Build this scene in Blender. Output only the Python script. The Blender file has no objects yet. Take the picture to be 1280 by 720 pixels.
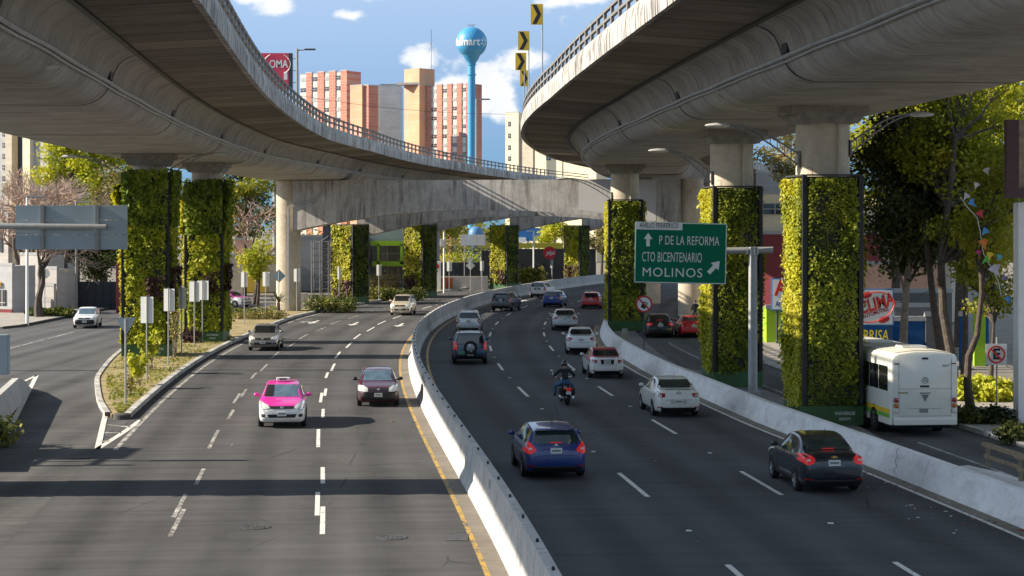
import bpy, bmesh, math, random
import numpy as np
from mathutils import Vector, Matrix
from mathutils.bvhtree import BVHTree

random.seed(7)
rng = np.random.default_rng(7)
R = math.radians
scene = bpy.context.scene
COL = scene.collection

# ------------------------------------------------------------------ camera, sky, sun, exposure
F, YH, H = 2350.0, 285.0, 7.2          # focal length in photo pixels, horizon row, eye height
cd = bpy.data.cameras.new("camera"); cam = bpy.data.objects.new("camera", cd); COL.objects.link(cam)
cam.location = (0, 0, H); cam.rotation_euler = (R(90), 0, 0)
cd.sensor_width = 36.0; cd.lens = F / 1280 * 36.0
cd.shift_y = -(360 - YH) / 1280.0
cd.clip_start = 0.5; cd.clip_end = 20000
scene.camera = cam

SUN_EL, SUN_AZ = 28.0, -92.0            # azimuth clockwise from +Y (sun stands to the left)
sd = bpy.data.lights.new("sun", 'SUN'); so = bpy.data.objects.new("sun", sd); COL.objects.link(so)
sd.energy = 3.9; sd.angle = R(0.5); sd.color = (1.0, 0.89, 0.74)
_sv = Vector((math.sin(R(SUN_AZ)) * math.cos(R(SUN_EL)), math.cos(R(SUN_AZ)) * math.cos(R(SUN_EL)), math.sin(R(SUN_EL))))
so.rotation_euler = _sv.to_track_quat('Z', 'Y').to_euler()
so.location = _sv * 200

scene.view_settings.view_transform = 'Standard'
scene.view_settings.look = 'None'
scene.view_settings.exposure = 1.36
scene.view_settings.gamma = 1.0
scene.view_settings.use_curve_mapping = False
try:
    scene.cycles.max_bounces = 8; scene.cycles.diffuse_bounces = 6; scene.cycles.transparent_max_bounces = 12
except Exception:
    pass

world = bpy.data.worlds.new("World"); scene.world = world; world.use_nodes = True
SKY_STR = 0.145
def build_world():
    nt = world.node_tree; N = nt.nodes; L = nt.links; N.clear()
    out = N.new('ShaderNodeOutputWorld'); bg = N.new('ShaderNodeBackground')
    sky = N.new('ShaderNodeTexSky'); sky.sky_type = 'NISHITA'; sky.sun_disc = False
    sky.sun_elevation = R(SUN_EL); sky.sun_rotation = R(SUN_AZ)
    sky.altitude = 2200; sky.air_density = 1.0; sky.dust_density = 0.4; sky.ozone_density = 1.6
    tc = N.new('ShaderNodeTexCoord')
    def vm(op, a, b=None):
        n = N.new('ShaderNodeVectorMath'); n.operation = op
        L.new(a, n.inputs[0])
        if b is not None:
            if isinstance(b, (tuple, list)): n.inputs[1].default_value = b
            else: L.new(b, n.inputs[1])
        return n
    def m(op, a, b=0.0, clamp=False):
        n = N.new('ShaderNodeMath'); n.operation = op; n.use_clamp = clamp
        for i, v in enumerate((a, b)):
            if isinstance(v, (int, float)): n.inputs[i].default_value = v
            else: L.new(v, n.inputs[i])
        return n.outputs[0]
    d = tc.outputs['Generated']
    def noise(sc, det, rough, stretch=(1, 1, 1.6), off=(0, 0, 0)):
        v = vm('MULTIPLY', d, stretch); v = vm('ADD', v.outputs[0], off)
        n = N.new('ShaderNodeTexNoise'); n.inputs['Scale'].default_value = sc
        n.inputs['Detail'].default_value = det; n.inputs['Roughness'].default_value = rough
        L.new(v.outputs[0], n.inputs['Vector']); return n.outputs['Fac']
    fine = noise(26, 8, 0.55)
    big = noise(5.0, 5, 0.55, off=(3.1, 0.4, 1.7))
    # cumulus banks standing in given directions of the sky: (right, up, half width, half height, weight)
    banks = [(-.034, .075, .028, .017, 1.1), (-.047, .086, .012, .011, 1.1), (-.014, .073, .023, .015, 1.), (-.002, .064, .013, .012, .9), (-.134, .122, .024, .007, .9), (-.086, .113, .010, .004, .62),
             (-.065, .123, .025, .0045, .72), (-.026, .122, .018, .004, .7), (.04, .123, .022, .005, .75), (.006, .089, .012, .006, .5), (.012, .05, .016, .008, .6),
             (-.2, .07, .05, .02, .8)]
    tot = None
    for (a, b, ra, rb, w) in banks:
        c = Vector((a, 1, b)).normalized()
        sub = vm('SUBTRACT', d, tuple(c))
        sc = vm('MULTIPLY', sub.outputs[0], (1 / ra, 1 / .2, 1 / rb))
        ln = vm('LENGTH', sc.outputs[0]).outputs['Value']
        q = m('SUBTRACT', 1.0, ln); q = m('MAXIMUM', q, -1.0); q = m('MULTIPLY', q, w)
        tot = q if tot is None else m('MAXIMUM', tot, q)
    dens = m('ADD', m('MULTIPLY', tot, 0.55), m('MULTIPLY', m('SUBTRACT', fine, 0.50), 1.9))
    mr = N.new('ShaderNodeMapRange'); mr.interpolation_type = 'SMOOTHSTEP'
    mr.inputs['From Min'].default_value = 0.02; mr.inputs['From Max'].default_value = 0.30
    L.new(dens, mr.inputs['Value'])
    # loose clouds over the rest of the sky
    sep = N.new('ShaderNodeSeparateXYZ'); L.new(d, sep.inputs[0])
    mr2 = N.new('ShaderNodeMapRange'); mr2.interpolation_type = 'SMOOTHSTEP'
    mr2.inputs['From Min'].default_value = 0.56; mr2.inputs['From Max'].default_value = 0.72
    L.new(big, mr2.inputs['Value'])
    high = m('GREATER_THAN', sep.outputs[2], 0.16)
    loose = m('MULTIPLY', mr2.outputs[0], m('MULTIPLY', high, 0.6))
    fac = m('MAXIMUM', mr.outputs[0], loose)
    fac = m('MULTIPLY', fac, 0.93)
    # cloud colour: bright tops, greyer where thin
    ramp = N.new('ShaderNodeMix'); ramp.data_type = 'RGBA'
    ramp.inputs['A'].default_value = (2.3, 2.4, 2.55, 1); ramp.inputs['B'].default_value = (3.3, 3.27, 3.2, 1)
    L.new(noise(40, 5, .6, off=(1, 2, 3)), ramp.inputs['Factor'])
    mix = N.new('ShaderNodeMix'); mix.data_type = 'RGBA'
    hs = N.new('ShaderNodeHueSaturation'); hs.inputs['Saturation'].default_value = 0.86; hs.inputs['Value'].default_value = 1.0
    tn = N.new('ShaderNodeMix'); tn.data_type = 'RGBA'; tn.blend_type = 'MULTIPLY'; tn.inputs['Factor'].default_value = 1.0
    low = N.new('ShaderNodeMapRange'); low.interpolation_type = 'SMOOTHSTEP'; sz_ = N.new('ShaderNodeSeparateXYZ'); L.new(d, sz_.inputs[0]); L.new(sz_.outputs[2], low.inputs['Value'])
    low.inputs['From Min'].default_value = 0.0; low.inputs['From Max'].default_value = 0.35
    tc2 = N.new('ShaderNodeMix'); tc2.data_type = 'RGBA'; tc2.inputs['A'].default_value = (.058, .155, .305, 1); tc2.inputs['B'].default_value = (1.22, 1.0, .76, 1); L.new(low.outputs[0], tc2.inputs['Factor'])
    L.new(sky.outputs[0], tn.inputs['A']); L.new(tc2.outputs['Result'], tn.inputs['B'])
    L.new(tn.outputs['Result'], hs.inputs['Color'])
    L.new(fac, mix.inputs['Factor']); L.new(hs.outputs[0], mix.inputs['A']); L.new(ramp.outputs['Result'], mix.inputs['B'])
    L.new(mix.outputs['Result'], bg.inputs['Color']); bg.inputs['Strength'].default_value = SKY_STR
    L.new(bg.outputs[0], out.inputs[0])
build_world()

# ------------------------------------------------------------------ helpers
def G(px, py, z=0.0):
    """Point of the plane at height z seen at photo pixel (px, py)."""
    y = F * (H - z) / (py - YH)
    return Vector(((px - 640) / F * y, y, z))
def A(px, py, y):
    """Point at depth y seen at photo pixel (px, py)."""
    return Vector(((px - 640) / F * y, y, H + (YH - py) / F * y))
def ZY(py, y): return H + (YH - py) / F * y
def XX(px, y): return (px - 640) / F * y

_md = [(30, 1.0), (39.6, .17), (46.1, -.45), (52.5, -1.12), (66.4, -2.37), (75.2, -3.25), (88, -4.4), (99.5, -5.25), (112, -5.75), (123.5, -5.95),
       (138.7, -5.75), (155, -4.8), (180, -2.2), (194, -.3), (220, 5.0), (235, 8.9), (252, 13.8)]
_pc = np.polyfit([(a - 140) / 110 for a, b in _md], [b for a, b in _md], 6)
_pd = np.polyder(_pc)
Y_LO, Y_HI = 32.0, 250.0
def xm(y):
    yc = min(max(y, Y_LO), Y_HI); t = (yc - 140) / 110
    return float(np.polyval(_pc, t)) + (y - yc) * float(np.polyval(_pd, t)) / 110
def sl(y):
    yc = min(max(y, Y_LO), Y_HI)
    return float(np.polyval(_pd, (yc - 140) / 110)) / 110
def nrm(y):
    s = sl(y); l = math.hypot(1, s); return Vector((1 / l, -s / l, 0))
def tang(y):
    s = sl(y); l = math.hypot(1, s); return Vector((s / l, 1 / l, 0))
def RP(y, off, z=0.0):
    n = nrm(y); return Vector((xm(y) + n.x * off, y + n.y * off, z))

def link(o): COL.objects.link(o); return o
def tag(o, label=None, cat=None, group=None, kind=None):
    if label: o['label'] = label
    if cat: o['category'] = cat
    if group: o['group'] = group
    if kind: o['kind'] = kind
    return o
def thing(name, label, cat, loc=(0, 0, 0), rz=0.0, group=None):
    o = link(bpy.data.objects.new(name, None)); o.location = loc; o.rotation_euler = (0, 0, rz)
    o.empty_display_size = 0.3
    return tag(o, label, cat, group)
def copy_tree(o, parent=None):
    c = o.copy(); link(c)
    if parent: c.parent = parent
    for ch in list(o.children): copy_tree(ch, c)
    return c

class MB:
    def __init__(self): self.v = []; self.f = []; self.mi = []; self.uv = []; self.m = 0; self.M = None
    def add(self, vs, fs, uvs=None):
        b = len(self.v)
        for p in vs:
            p = Vector(p)
            self.v.append(tuple(self.M @ p) if self.M else tuple(p))
        for i, f in enumerate(fs):
            self.f.append([b + k for k in f]); self.mi.append(self.m)
            self.uv.append(uvs[i] if uvs else [(0, 0)] * len(f))
        return self
    def box(self, c, s, rz=0.0, bev=0.0, rot=None):
        bm = bmesh.new(); bmesh.ops.create_cube(bm, size=1.0)
        for v in bm.verts: v.co = Vector((v.co.x * s[0], v.co.y * s[1], v.co.z * s[2]))
        if bev > 0: bmesh.ops.bevel(bm, geom=list(bm.edges), offset=bev, segments=2, affect='EDGES', profile=0.6)
        T = Matrix.Translation(Vector(c)) @ (rot if rot else Matrix.Rotation(rz, 4, 'Z'))
        bm.verts.index_update()
        self.add([T @ v.co for v in bm.verts], [[v.index for v in f.verts] for f in bm.faces]); bm.free(); return self
    def tube(self, pts, r, n=8, caps=True):
        pts = [Vector(p) for p in pts]; k = len(pts)
        rs = r if isinstance(r, (list, tuple)) else [r] * k
        vs = []; prev = None
        for i, p in enumerate(pts):
            t = (pts[min(i + 1, k - 1)] - pts[max(i - 1, 0)])
            if t.length < 1e-9: t = Vector((0, 0, 1))
            t.normalize()
            if prev is None:
                a = Vector((0, 0, 1)) if abs(t.z) < .9 else Vector((1, 0, 0))
            else: a = prev
            u = (a - t * a.dot(t)).normalized(); w = t.cross(u); prev = u
            for j in range(n):
                q = 2 * math.pi * j / n
                vs.append(p + (u * math.cos(q) + w * math.sin(q)) * rs[i])
        fs = [[i * n + j, i * n + (j + 1) % n, (i + 1) * n + (j + 1) % n, (i + 1) * n + j] for i in range(k - 1) for j in range(n)]
        if caps: fs += [list(range(n))[::-1], [(k - 1) * n + j for j in range(n)]]
        return self.add(vs, fs)
    def lathe(self, prof, c=(0, 0, 0), n=24, axis='Z', caps=True):
        vs = []
        for (r, z) in prof:
            for j in range(n):
                q = 2 * math.pi * j / n; a, b = r * math.cos(q), r * math.sin(q)
                p = {'Z': (a, b, z), 'X': (z, a, b), 'Y': (a, z, b)}[axis]
                vs.append(Vector(c) + Vector(p))
        k = len(prof)
        fs = [[i * n + j, i * n + (j + 1) % n, (i + 1) * n + (j + 1) % n, (i + 1) * n + j] for i in range(k - 1) for j in range(n)]
        if caps: fs += [list(range(n))[::-1], [(k - 1) * n + j for j in range(n)]]
        return self.add(vs, fs)
    def prism(self, poly, axis, a, b):
        """poly of 2-D points swept along axis from a to b: Z -> (x,y), Y -> (x,z), X -> (y,z)"""
        def P(p, t): return {'Z': (p[0], p[1], t), 'Y': (p[0], t, p[1]), 'X': (t, p[0], p[1])}[axis]
        n = len(poly)
        vs = [P(p, a) for p in poly] + [P(p, b) for p in poly]
        fs = [[i, (i + 1) % n, n + (i + 1) % n, n + i] for i in range(n)] + [list(range(n))[::-1], [n + i for i in range(n)]]
        return self.add(vs, fs)
    def poly(self, pts): return self.add(pts, [list(range(len(pts)))])
    def ico(self, c, s, sub=2, rz=0):
        bm = bmesh.new(); bmesh.ops.create_icosphere(bm, subdivisions=sub, radius=1.0); bm.verts.index_update()
        T = Matrix.Translation(Vector(c)) @ Matrix.Rotation(rz, 4, 'Z') @ Matrix.Diagonal((s[0], s[1], s[2], 1))
        self.add([T @ v.co for v in bm.verts], [[v.index for v in f.verts] for f in bm.faces]); bm.free(); return self
    def loft(self, rings, closed=True, caps=True, us=None, vlen=None):
        """rings: list of equal-length point lists; uv = (distance along, distance across)"""
        n = len(rings[0]); vs = [p for r in rings for p in r]
        if us is None:
            us = [0.0]
            for i in range(1, len(rings)): us.append(us[-1] + (Vector(rings[i][0]) - Vector(rings[i - 1][0])).length)
        vv = [0.0]
        for j in range(1, n + 1): vv.append(vv[-1] + (Vector(rings[0][j % n]) - Vector(rings[0][j - 1])).length)
        fs = []; uvs = []
        for i in range(len(rings) - 1):
            for j in range(n if closed else n - 1):
                fs.append([i * n + j, i * n + (j + 1) % n, (i + 1) * n + (j + 1) % n, (i + 1) * n + j])
                uvs.append([(us[i], vv[j]), (us[i], vv[j + 1]), (us[i + 1], vv[j + 1]), (us[i + 1], vv[j])])
        if caps and closed:
            a = list(range(n))[::-1]; b = [(len(rings) - 1) * n + j for j in range(n)]
            fs += [a, b]; uvs += [[(us[0], vv[j]) for j in a], [(us[-1], vv[j]) for j in range(n)]]
        return self.add(vs, fs, uvs)
    def mesh(self, name, mats, smooth=False):
        me = bpy.data.meshes.new(name); me.from_pydata(self.v, [], self.f)
        mats = mats if isinstance(mats, (list, tuple)) else [mats]
        for m in mats: me.materials.append(m)
        if len(mats) > 1: me.polygons.foreach_set('material_index', self.mi)
        ul = me.uv_layers.new(name='UVMap')
        flat = [c for f in self.uv for p in f for c in p]
        if len(flat) == 2 * len(me.loops): ul.data.foreach_set('uv', flat)
        bm = bmesh.new(); bm.from_mesh(me); bmesh.ops.recalc_face_normals(bm, faces=list(bm.faces)); bm.to_mesh(me); bm.free()
        if smooth:
            me.polygons.foreach_set('use_smooth', [True] * len(me.polygons))
            if smooth != 'all':
                try: me.set_sharp_from_angle(angle=R(35 if smooth is True else smooth))
                except Exception: pass
        me.update(); return me
    def build(self, name, mats, parent=None, smooth=False, loc=None):
        o = link(bpy.data.objects.new(name, self.mesh(name, mats, smooth)))
        if parent: o.parent = parent
        if loc is not None: o.location = loc
        return o

def leaf_mesh(name, P, Nn, S, mat, tint, asp=0.55, fold=0.25):
    """many leaf-shaped faces: centres P, facing Nn, lengths S"""
    n = len(P)
    rv = rng.normal(size=(n, 3))
    U = np.cross(Nn, rv); U /= np.linalg.norm(U, axis=1)[:, None] + 1e-9
    W = np.cross(Nn, U)
    S = S[:, None]
    a = P - U * S * .5; c = P + U * S * .5
    b = P + W * S * asp * .5 + Nn * S * fold * .3; d = P - W * S * asp * .5 + Nn * S * fold * .3
    V = np.stack([a, b, c, d], 1).reshape(-1, 3)
    me = bpy.data.meshes.new(name)
    me.vertices.add(4 * n); me.vertices.foreach_set('co', V.astype(np.float32).ravel())
    me.loops.add(4 * n); me.loops.foreach_set('vertex_index', np.arange(4 * n, dtype=np.int32))
    me.polygons.add(n); me.polygons.foreach_set('loop_start', np.arange(0, 4 * n, 4, dtype=np.int32))
    me.update(calc_edges=True)
    at = me.attributes.new('tint', 'FLOAT', 'FACE'); at.data.foreach_set('value', tint.astype(np.float32))
    me.materials.append(mat)
    me.validate(); return me

# ------------------------------------------------------------------ materials
_M = {}
class NB:
    def __init__(self, name):
        self.m = bpy.data.materials.new(name); self.m.use_nodes = True
        self.nt = self.m.node_tree; self.N = self.nt.nodes; self.L = self.nt.links
        self.p = self.N['Principled BSDF']; self.out = self.N['Material Output']
    def sock(self, v, s):
        if isinstance(v, (int, float)): s.default_value = v
        elif isinstance(v, (tuple, list)): s.default_value = (*v, 1) if len(v) == 3 and len(s.default_value) == 4 else v
        else: self.L.new(v, s)
    def coord(self, kind='Object', scale=(1, 1, 1), loc=(0, 0, 0), rot=(0, 0, 0)):
        t = self.N.new('ShaderNodeTexCoord'); mp = self.N.new('ShaderNodeMapping')
        mp.inputs['Scale'].default_value = scale; mp.inputs['Location'].default_value = loc; mp.inputs['Rotation'].default_value = rot
        self.L.new(t.outputs[kind], mp.inputs[0]); return mp.outputs[0]
    def pos(self, scale=(1, 1, 1)):
        t = self.N.new('ShaderNodeNewGeometry'); mp = self.N.new('ShaderNodeMapping'); mp.inputs['Scale'].default_value = scale
        self.L.new(t.outputs['Position'], mp.inputs[0]); return mp.outputs[0]
    def noise(self, vec, sc, det=4, rough=.55, dist=0.0):
        n = self.N.new('ShaderNodeTexNoise'); self.L.new(vec, n.inputs['Vector'])
        n.inputs['Scale'].default_value = sc; n.inputs['Detail'].default_value = det; n.inputs['Roughness'].default_value = rough
        n.inputs['Distortion'].default_value = dist; return n.outputs['Fac']
    def vor(self, vec, sc, feat='F1'):
        n = self.N.new('ShaderNodeTexVoronoi'); n.feature = feat; self.L.new(vec, n.inputs['Vector']); n.inputs['Scale'].default_value = sc; return n
    def ramp(self, f, stops):
        n = self.N.new('ShaderNodeValToRGB'); e = n.color_ramp.elements
        while len(e) < len(stops): e.new(0.5)
        for i, (p, c) in enumerate(stops):
            e[i].position = p; e[i].color = (*c, 1) if not isinstance(c, (int, float)) else (c, c, c, 1)
        self.L.new(f, n.inputs[0]); return n.outputs[0]
    def map(self, f, a, b, c=0., d=1.):
        n = self.N.new('ShaderNodeMapRange'); self.L.new(f, n.inputs[0])
        for i, v in enumerate((a, b, c, d)): n.inputs[i + 1].default_value = v
        return n.outputs[0]
    def math(self, op, a, b=0.0, clamp=False):
        n = self.N.new('ShaderNodeMath'); n.operation = op; n.use_clamp = clamp
        self.sock(a, n.inputs[0]); self.sock(b, n.inputs[1]); return n.outputs[0]
    def mix(self, f, a, b, mode='MIX'):
        n = self.N.new('ShaderNodeMix'); n.data_type = 'RGBA'; n.blend_type = mode
        self.sock(f, n.inputs['Factor']); self.sock(a, n.inputs['A']); self.sock(b, n.inputs['B']); return n.outputs['Result']
    def sep(self, vec):
        n = self.N.new('ShaderNodeSeparateXYZ'); self.L.new(vec, n.inputs[0]); return n.outputs
    def bump(self, h, s=.3, d=.02):
        n = self.N.new('ShaderNodeBump'); n.inputs['Strength'].default_value = s; n.inputs['Distance'].default_value = d
        self.L.new(h, n.inputs['Height']); self.L.new(n.outputs[0], self.p.inputs['Normal'])
    def set(self, **k):
        for a, v in k.items(): self.sock(v, self.p.inputs[{'color': 'Base Color', 'rough': 'Roughness', 'metal': 'Metallic', 'coat': 'Coat Weight',
                 'spec': 'Specular IOR Level', 'coatr': 'Coat Roughness'}.get(a, a)])
        return self

def simple(name, col, rough=.6, metal=0., var=.12, sc=3.0, coat=0., spec=None):
    if name in _M: return _M[name]
    b = NB(name); n = b.noise(b.coord('Object'), sc, 5, .6)
    lo = [c * (1 - var) for c in col]; hi = [min(1, c * (1 + var)) for c in col]
    b.set(color=b.ramp(n, [(.3, lo), (.7, hi)]), rough=b.map(b.noise(b.coord('Object'), sc * 2.3, 3), .3, .7, max(.02, rough - .08), min(1, rough + .08)), metal=metal)
    if coat: b.set(coat=coat, coatr=.04)
    if spec is not None: b.set(spec=spec)
    _M[name] = b.m; return b.m
def paint(name, col, metal=0.0):
    return simple('paint_' + name, col, .32, metal, .03, 2., coat=.8)
def emit(name, col, st):
    if name in _M: return _M[name]
    b = NB(name); b.set(color=col, rough=.3); b.p.inputs['Emission Color'].default_value = (*col, 1); b.p.inputs['Emission Strength'].default_value = st
    _M[name] = b.m; return b.m

def m_asphalt(name, base, tracks):
    b = NB(name); P = b.pos(); uv = b.coord('UV')
    g = b.noise(P, 30, 6, .7); big = b.noise(P, .16, 5, .6); mid = b.noise(P, 1.1, 5, .65)
    along = b.noise(b.coord('UV', (.05, 1.4, 1)), 1.5, 4, .6)
    cross = b.noise(b.coord('UV', (1.1, .03, 1)), 1.2, 4, .6)
    v = b.math('ADD', b.math('MULTIPLY', b.map(g, .3, .7, -.5, .5), .30), b.math('MULTIPLY', b.map(big, .3, .7, -.5, .5), .34))
    v = b.math('ADD', v, b.math('MULTIPLY', b.map(mid, .3, .7, -.5, .5), .22))
    v = b.math('ADD', v, b.math('MULTIPLY', b.map(along, .3, .7, -.5, .5), tracks))
    v = b.math('ADD', v, b.math('MULTIPLY', b.map(cross, .35, .65, -.5, .5), tracks * .45))
    # polished wheel tracks and the darker oil strip in each lane
    ou = b.sep(uv)[0]; ph = b.math('MULTIPLY', b.math('SUBTRACT', b.math('ABSOLUTE', ou), .80), 2 * math.pi / 3.6)
    wt = b.math('MULTIPLY', b.math('COSINE', b.math('MULTIPLY', ph, 2.0)), -.16); oil = b.math('MULTIPLY', b.math('COSINE', ph), .10)
    v = b.math('ADD', v, b.math('MULTIPLY', b.math('ADD', wt, oil), b.map(b.noise(b.coord('UV', (.3, .05, 1)), 1.0, 4), .3, .7, .4, 1.5)))
    v = b.math('ADD', v, 1.0)
    col = b.mix(1.0, base, v, 'MULTIPLY')
    # oil stains and sealed cracks
    vo = b.vor(b.coord('UV', (.16, .5, 1)), 1.0); st = b.map(vo.outputs['Distance'], .0, .22, .55, 1.)
    col = b.mix(b.math('MULTIPLY', b.map(b.noise(P, .5), .45, .6), .6), col, b.mix(1.0, col, st, 'MULTIPLY'))
    cr = b.vor(b.pos((.22, .10, 1)), 1.0, 'DISTANCE_TO_EDGE'); crk = b.map(cr.outputs['Distance'], 0., .006, 1., 0.)
    crk = b.math('MULTIPLY', crk, b.map(b.noise(P, .23, 3), .52, .58))
    col = b.mix(b.math('MULTIPLY', crk, .75), col, (.012, .012, .012))
    # light grit
    gr = b.vor(P, 5.0); gm = b.math('MULTIPLY', b.map(gr.outputs['Distance'], .0, .05, 1., 0.), b.map(b.noise(P, .7), .52, .62))
    col = b.mix(b.math('MULTIPLY', gm, .5), col, (.2, .19, .18))
    b.set(color=col, rough=b.map(mid, .3, .7, .78, .95), spec=.3); b.bump(g, .5, .01); return b.m
M_ASPH_L = m_asphalt('asphalt_old', (.068, .067, .067), .38)
M_ASPH_R = m_asphalt('asphalt_new', (.070, .071, .073), .26)
M_ASPH_S = m_asphalt('asphalt_side', (.078, .077, .076), .5)

def m_concrete(name, base, streak=.5, lines=0.0, uvdark=(.3, .25, .2), rough=.85, var=.35, patch=0.25, stain_scale=(1.6, .12, 1), lnw=.035, th=(.50, .68), lvar=.2):
    """weathered concrete: uv.x along the structure, uv.y down its face"""
    b = NB(name); P = b.pos()
    g = b.noise(P, 22, 5, .65); big = b.noise(P, .55, 6, .6); mid = b.noise(P, 3.0, 5, .6)
    st = b.noise(b.coord('UV', stain_scale), 1.7, 5, .62, .3); st2 = b.noise(b.coord('UV', (stain_scale[0] * 4, stain_scale[1] * 1.6, 1)), 1.5, 4, .6)
    v = b.math('ADD', b.math('MULTIPLY', b.map(big, .3, .7, -.5, .5), var), b.math('MULTIPLY', b.map(mid, .3, .7, -.5, .5), patch))
    v = b.math('ADD', v, b.math('MULTIPLY', b.map(g, .3, .7, -.5, .5), .12)); v = b.math('ADD', v, 1.0)
    col = b.mix(1.0, base, v, 'MULTIPLY')
    s = b.math('MULTIPLY', b.map(st, *th), streak); s2 = b.math('MULTIPLY', b.map(st2, .52, .7), streak * .6)
    col = b.mix(b.math('MAXIMUM', s, s2), col, b.mix(1.0, col, uvdark, 'MULTIPLY'))
    if lines > 0:
        u = b.sep(b.coord('UV'))[0]
        fr = b.math('FRACT', b.math('DIVIDE', u, lines)); ed = b.math('MINIMUM', fr, b.math('SUBTRACT', 1.0, fr))
        ln = b.map(ed, .0, lnw / lines, 1., 0.)
        n = b.N.new('ShaderNodeTexWhiteNoise'); n.noise_dimensions = '1D'; b.L.new(b.math('FLOOR', b.math('DIVIDE', u, lines)), n.inputs['W'])
        col = b.mix(1.0, col, b.map(n.outputs['Value'], 0, 1, 1 - lvar, 1 + lvar), 'MULTIPLY')
        col = b.mix(b.math('MULTIPLY', ln, .85), col, (.012, .011, .010))
    b.set(color=col, rough=rough, spec=.25); b.bump(b.math('ADD', mid, b.math('MULTIPLY', g, .4)), .25, .02); return b.m
M_GIRDER = m_concrete('girder_concrete', (.37, .36, .335), .75, 0, (.50, .45, .40), stain_scale=(2.2, .16, 1), var=.4)
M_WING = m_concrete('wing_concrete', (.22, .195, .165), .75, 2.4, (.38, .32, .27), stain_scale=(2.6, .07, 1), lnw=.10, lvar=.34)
M_PARAPET = m_concrete('parapet_concrete', (.50, .485, .455), .95, 1.9, (.16, .14, .125), lvar=.12, stain_scale=(2.4, .45, 1), var=.35, lnw=.06, th=(.44, .62))
M_COLUMN = m_concrete('column_concrete', (.50, .43, .33), .35, 0, (.5, .45, .4), stain_scale=(1, 1, 1))
M_BEAM = m_concrete('beam_concrete', (.42, .40, .37), .85, 0, (.25, .23, .21), stain_scale=(1.2, .12, 1))
M_BARRIER = m_concrete('barrier_concrete', (.50, .495, .475), .6, 2.95, (.42, .39, .35), stain_scale=(1.4, .5, 1), var=.2, lnw=.02, lvar=.05)
M_BARRIER2 = m_concrete('kerb_barrier_concrete', (.78, .77, .745), .4, 0, (.5, .47, .43), stain_scale=(.5, 1.4, 1), var=.14, patch=.12)
M_KERB = m_concrete('kerb_concrete', (.46, .45, .42), .6, 1.0, (.35, .33, .3), stain_scale=(.6, 1, 1))
M_PAVE = m_concrete('paving', (.34, .31, .27), .4, 0, (.5, .45, .4), stain_scale=(1, 1, 1))
M_PAVE2 = m_concrete('grey_paving', (.20, .195, .19), .4, 0, (.5, .45, .4), stain_scale=(1, 1, 1))

def m_marking(name, col, wear):
    b = NB(name); P = b.pos(); n = b.noise(P, 6, 6, .75); n2 = b.noise(P, 1.2, 3)
    f = b.map(b.math('ADD', n, b.math('MULTIPLY', n2, .35)), wear, wear + .12)
    b.set(color=b.mix(f, (.10, .095, .09), b.mix(b.noise(P, 14), [c * .8 for c in col], col)), rough=.7); return b.m
M_WHITE = m_marking('white_paint', (.78, .76, .70), .50)
M_WHITEW = m_marking('worn_white_paint', (.62, .60, .55), .63)
M_YELLOW = m_marking('yellow_paint', (.55, .34, .06), .58)

def m_leaf(name, cols, trans=.35, rough=.55, zone=None, zs=.35):
    b = NB(name); at = b.N.new('ShaderNodeAttribute'); at.attribute_name = 'tint'
    P = b.pos((1, 1, zs)); n = b.noise(P, zone or .8, 3)
    f = b.math('ADD', b.math('MULTIPLY', at.outputs['Fac'], .55), b.math('MULTIPLY', b.map(n, .3, .7, 0, 1), .55))
    k = len(cols); col = b.ramp(f, [(.08 + .84 * i / (k - 1), c) for i, c in enumerate(cols)])
    b.set(color=col, rough=rough, spec=.3)
    tr = b.N.new('ShaderNodeBsdfTranslucent'); b.L.new(b.mix(1., col, (1.25, 1.2, .6), 'MULTIPLY'), tr.inputs['Color'])
    mx = b.N.new('ShaderNodeMixShader'); mx.inputs[0].default_value = trans
    b.L.new(b.p.outputs[0], mx.inputs[1]); b.L.new(tr.outputs[0], mx.inputs[2]); b.L.new(mx.outputs[0], b.out.inputs[0]); return b.m
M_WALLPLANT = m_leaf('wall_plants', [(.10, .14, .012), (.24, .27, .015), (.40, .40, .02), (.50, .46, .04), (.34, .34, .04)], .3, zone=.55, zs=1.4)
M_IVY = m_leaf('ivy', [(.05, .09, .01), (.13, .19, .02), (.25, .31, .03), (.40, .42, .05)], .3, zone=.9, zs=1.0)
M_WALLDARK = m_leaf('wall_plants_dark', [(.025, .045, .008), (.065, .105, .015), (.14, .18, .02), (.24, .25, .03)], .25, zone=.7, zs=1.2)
M_REDPLANT = m_leaf('wall_plants_red', [(.03, .02, .015), (.07, .03, .03), (.10, .05, .04), (.09, .08, .04)], .2)
M_SUNTREE = m_leaf('sunny_tree_leaves', [(.06, .09, .01), (.17, .20, .018), (.34, .35, .025), (.48, .44, .04)], .45, zone=.35, zs=1)  # sunlight painted into the leaf colour; these crowns stand mostly in viaduct shade
M_TREE = m_leaf('tree_leaves', [(.04, .06, .008), (.11, .135, .014), (.23, .24, .02), (.38, .34, .03)], .4, zone=.35, zs=1)
M_TREEDARK = m_leaf('dark_tree_leaves', [(.012, .022, .008), (.03, .045, .012), (.06, .075, .018), (.10, .11, .02)], .25, zone=.5, zs=1)
M_LIME = m_leaf('lime_tree_leaves', [(.12, .17, .012), (.28, .33, .02), (.44, .45, .03), (.52, .48, .05)], .4, zone=.4, zs=1)
M_OLIVE = m_leaf('dry_tree_leaves', [(.08, .07, .03), (.16, .14, .05), (.26, .23, .08), (.36, .30, .10)], .3, zone=.4, zs=1)
M_SHRUB = m_leaf('shrub_leaves', [(.02, .035, .01), (.05, .075, .015), (.12, .14, .03), (.26, .25, .04)], .25, zone=.8, zs=1)
M_GRASS = m_leaf('grass_blades', [(.07, .10, .015), (.16, .19, .03), (.28, .27, .05), (.36, .31, .11)], .3, zone=.5, zs=1)
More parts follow.
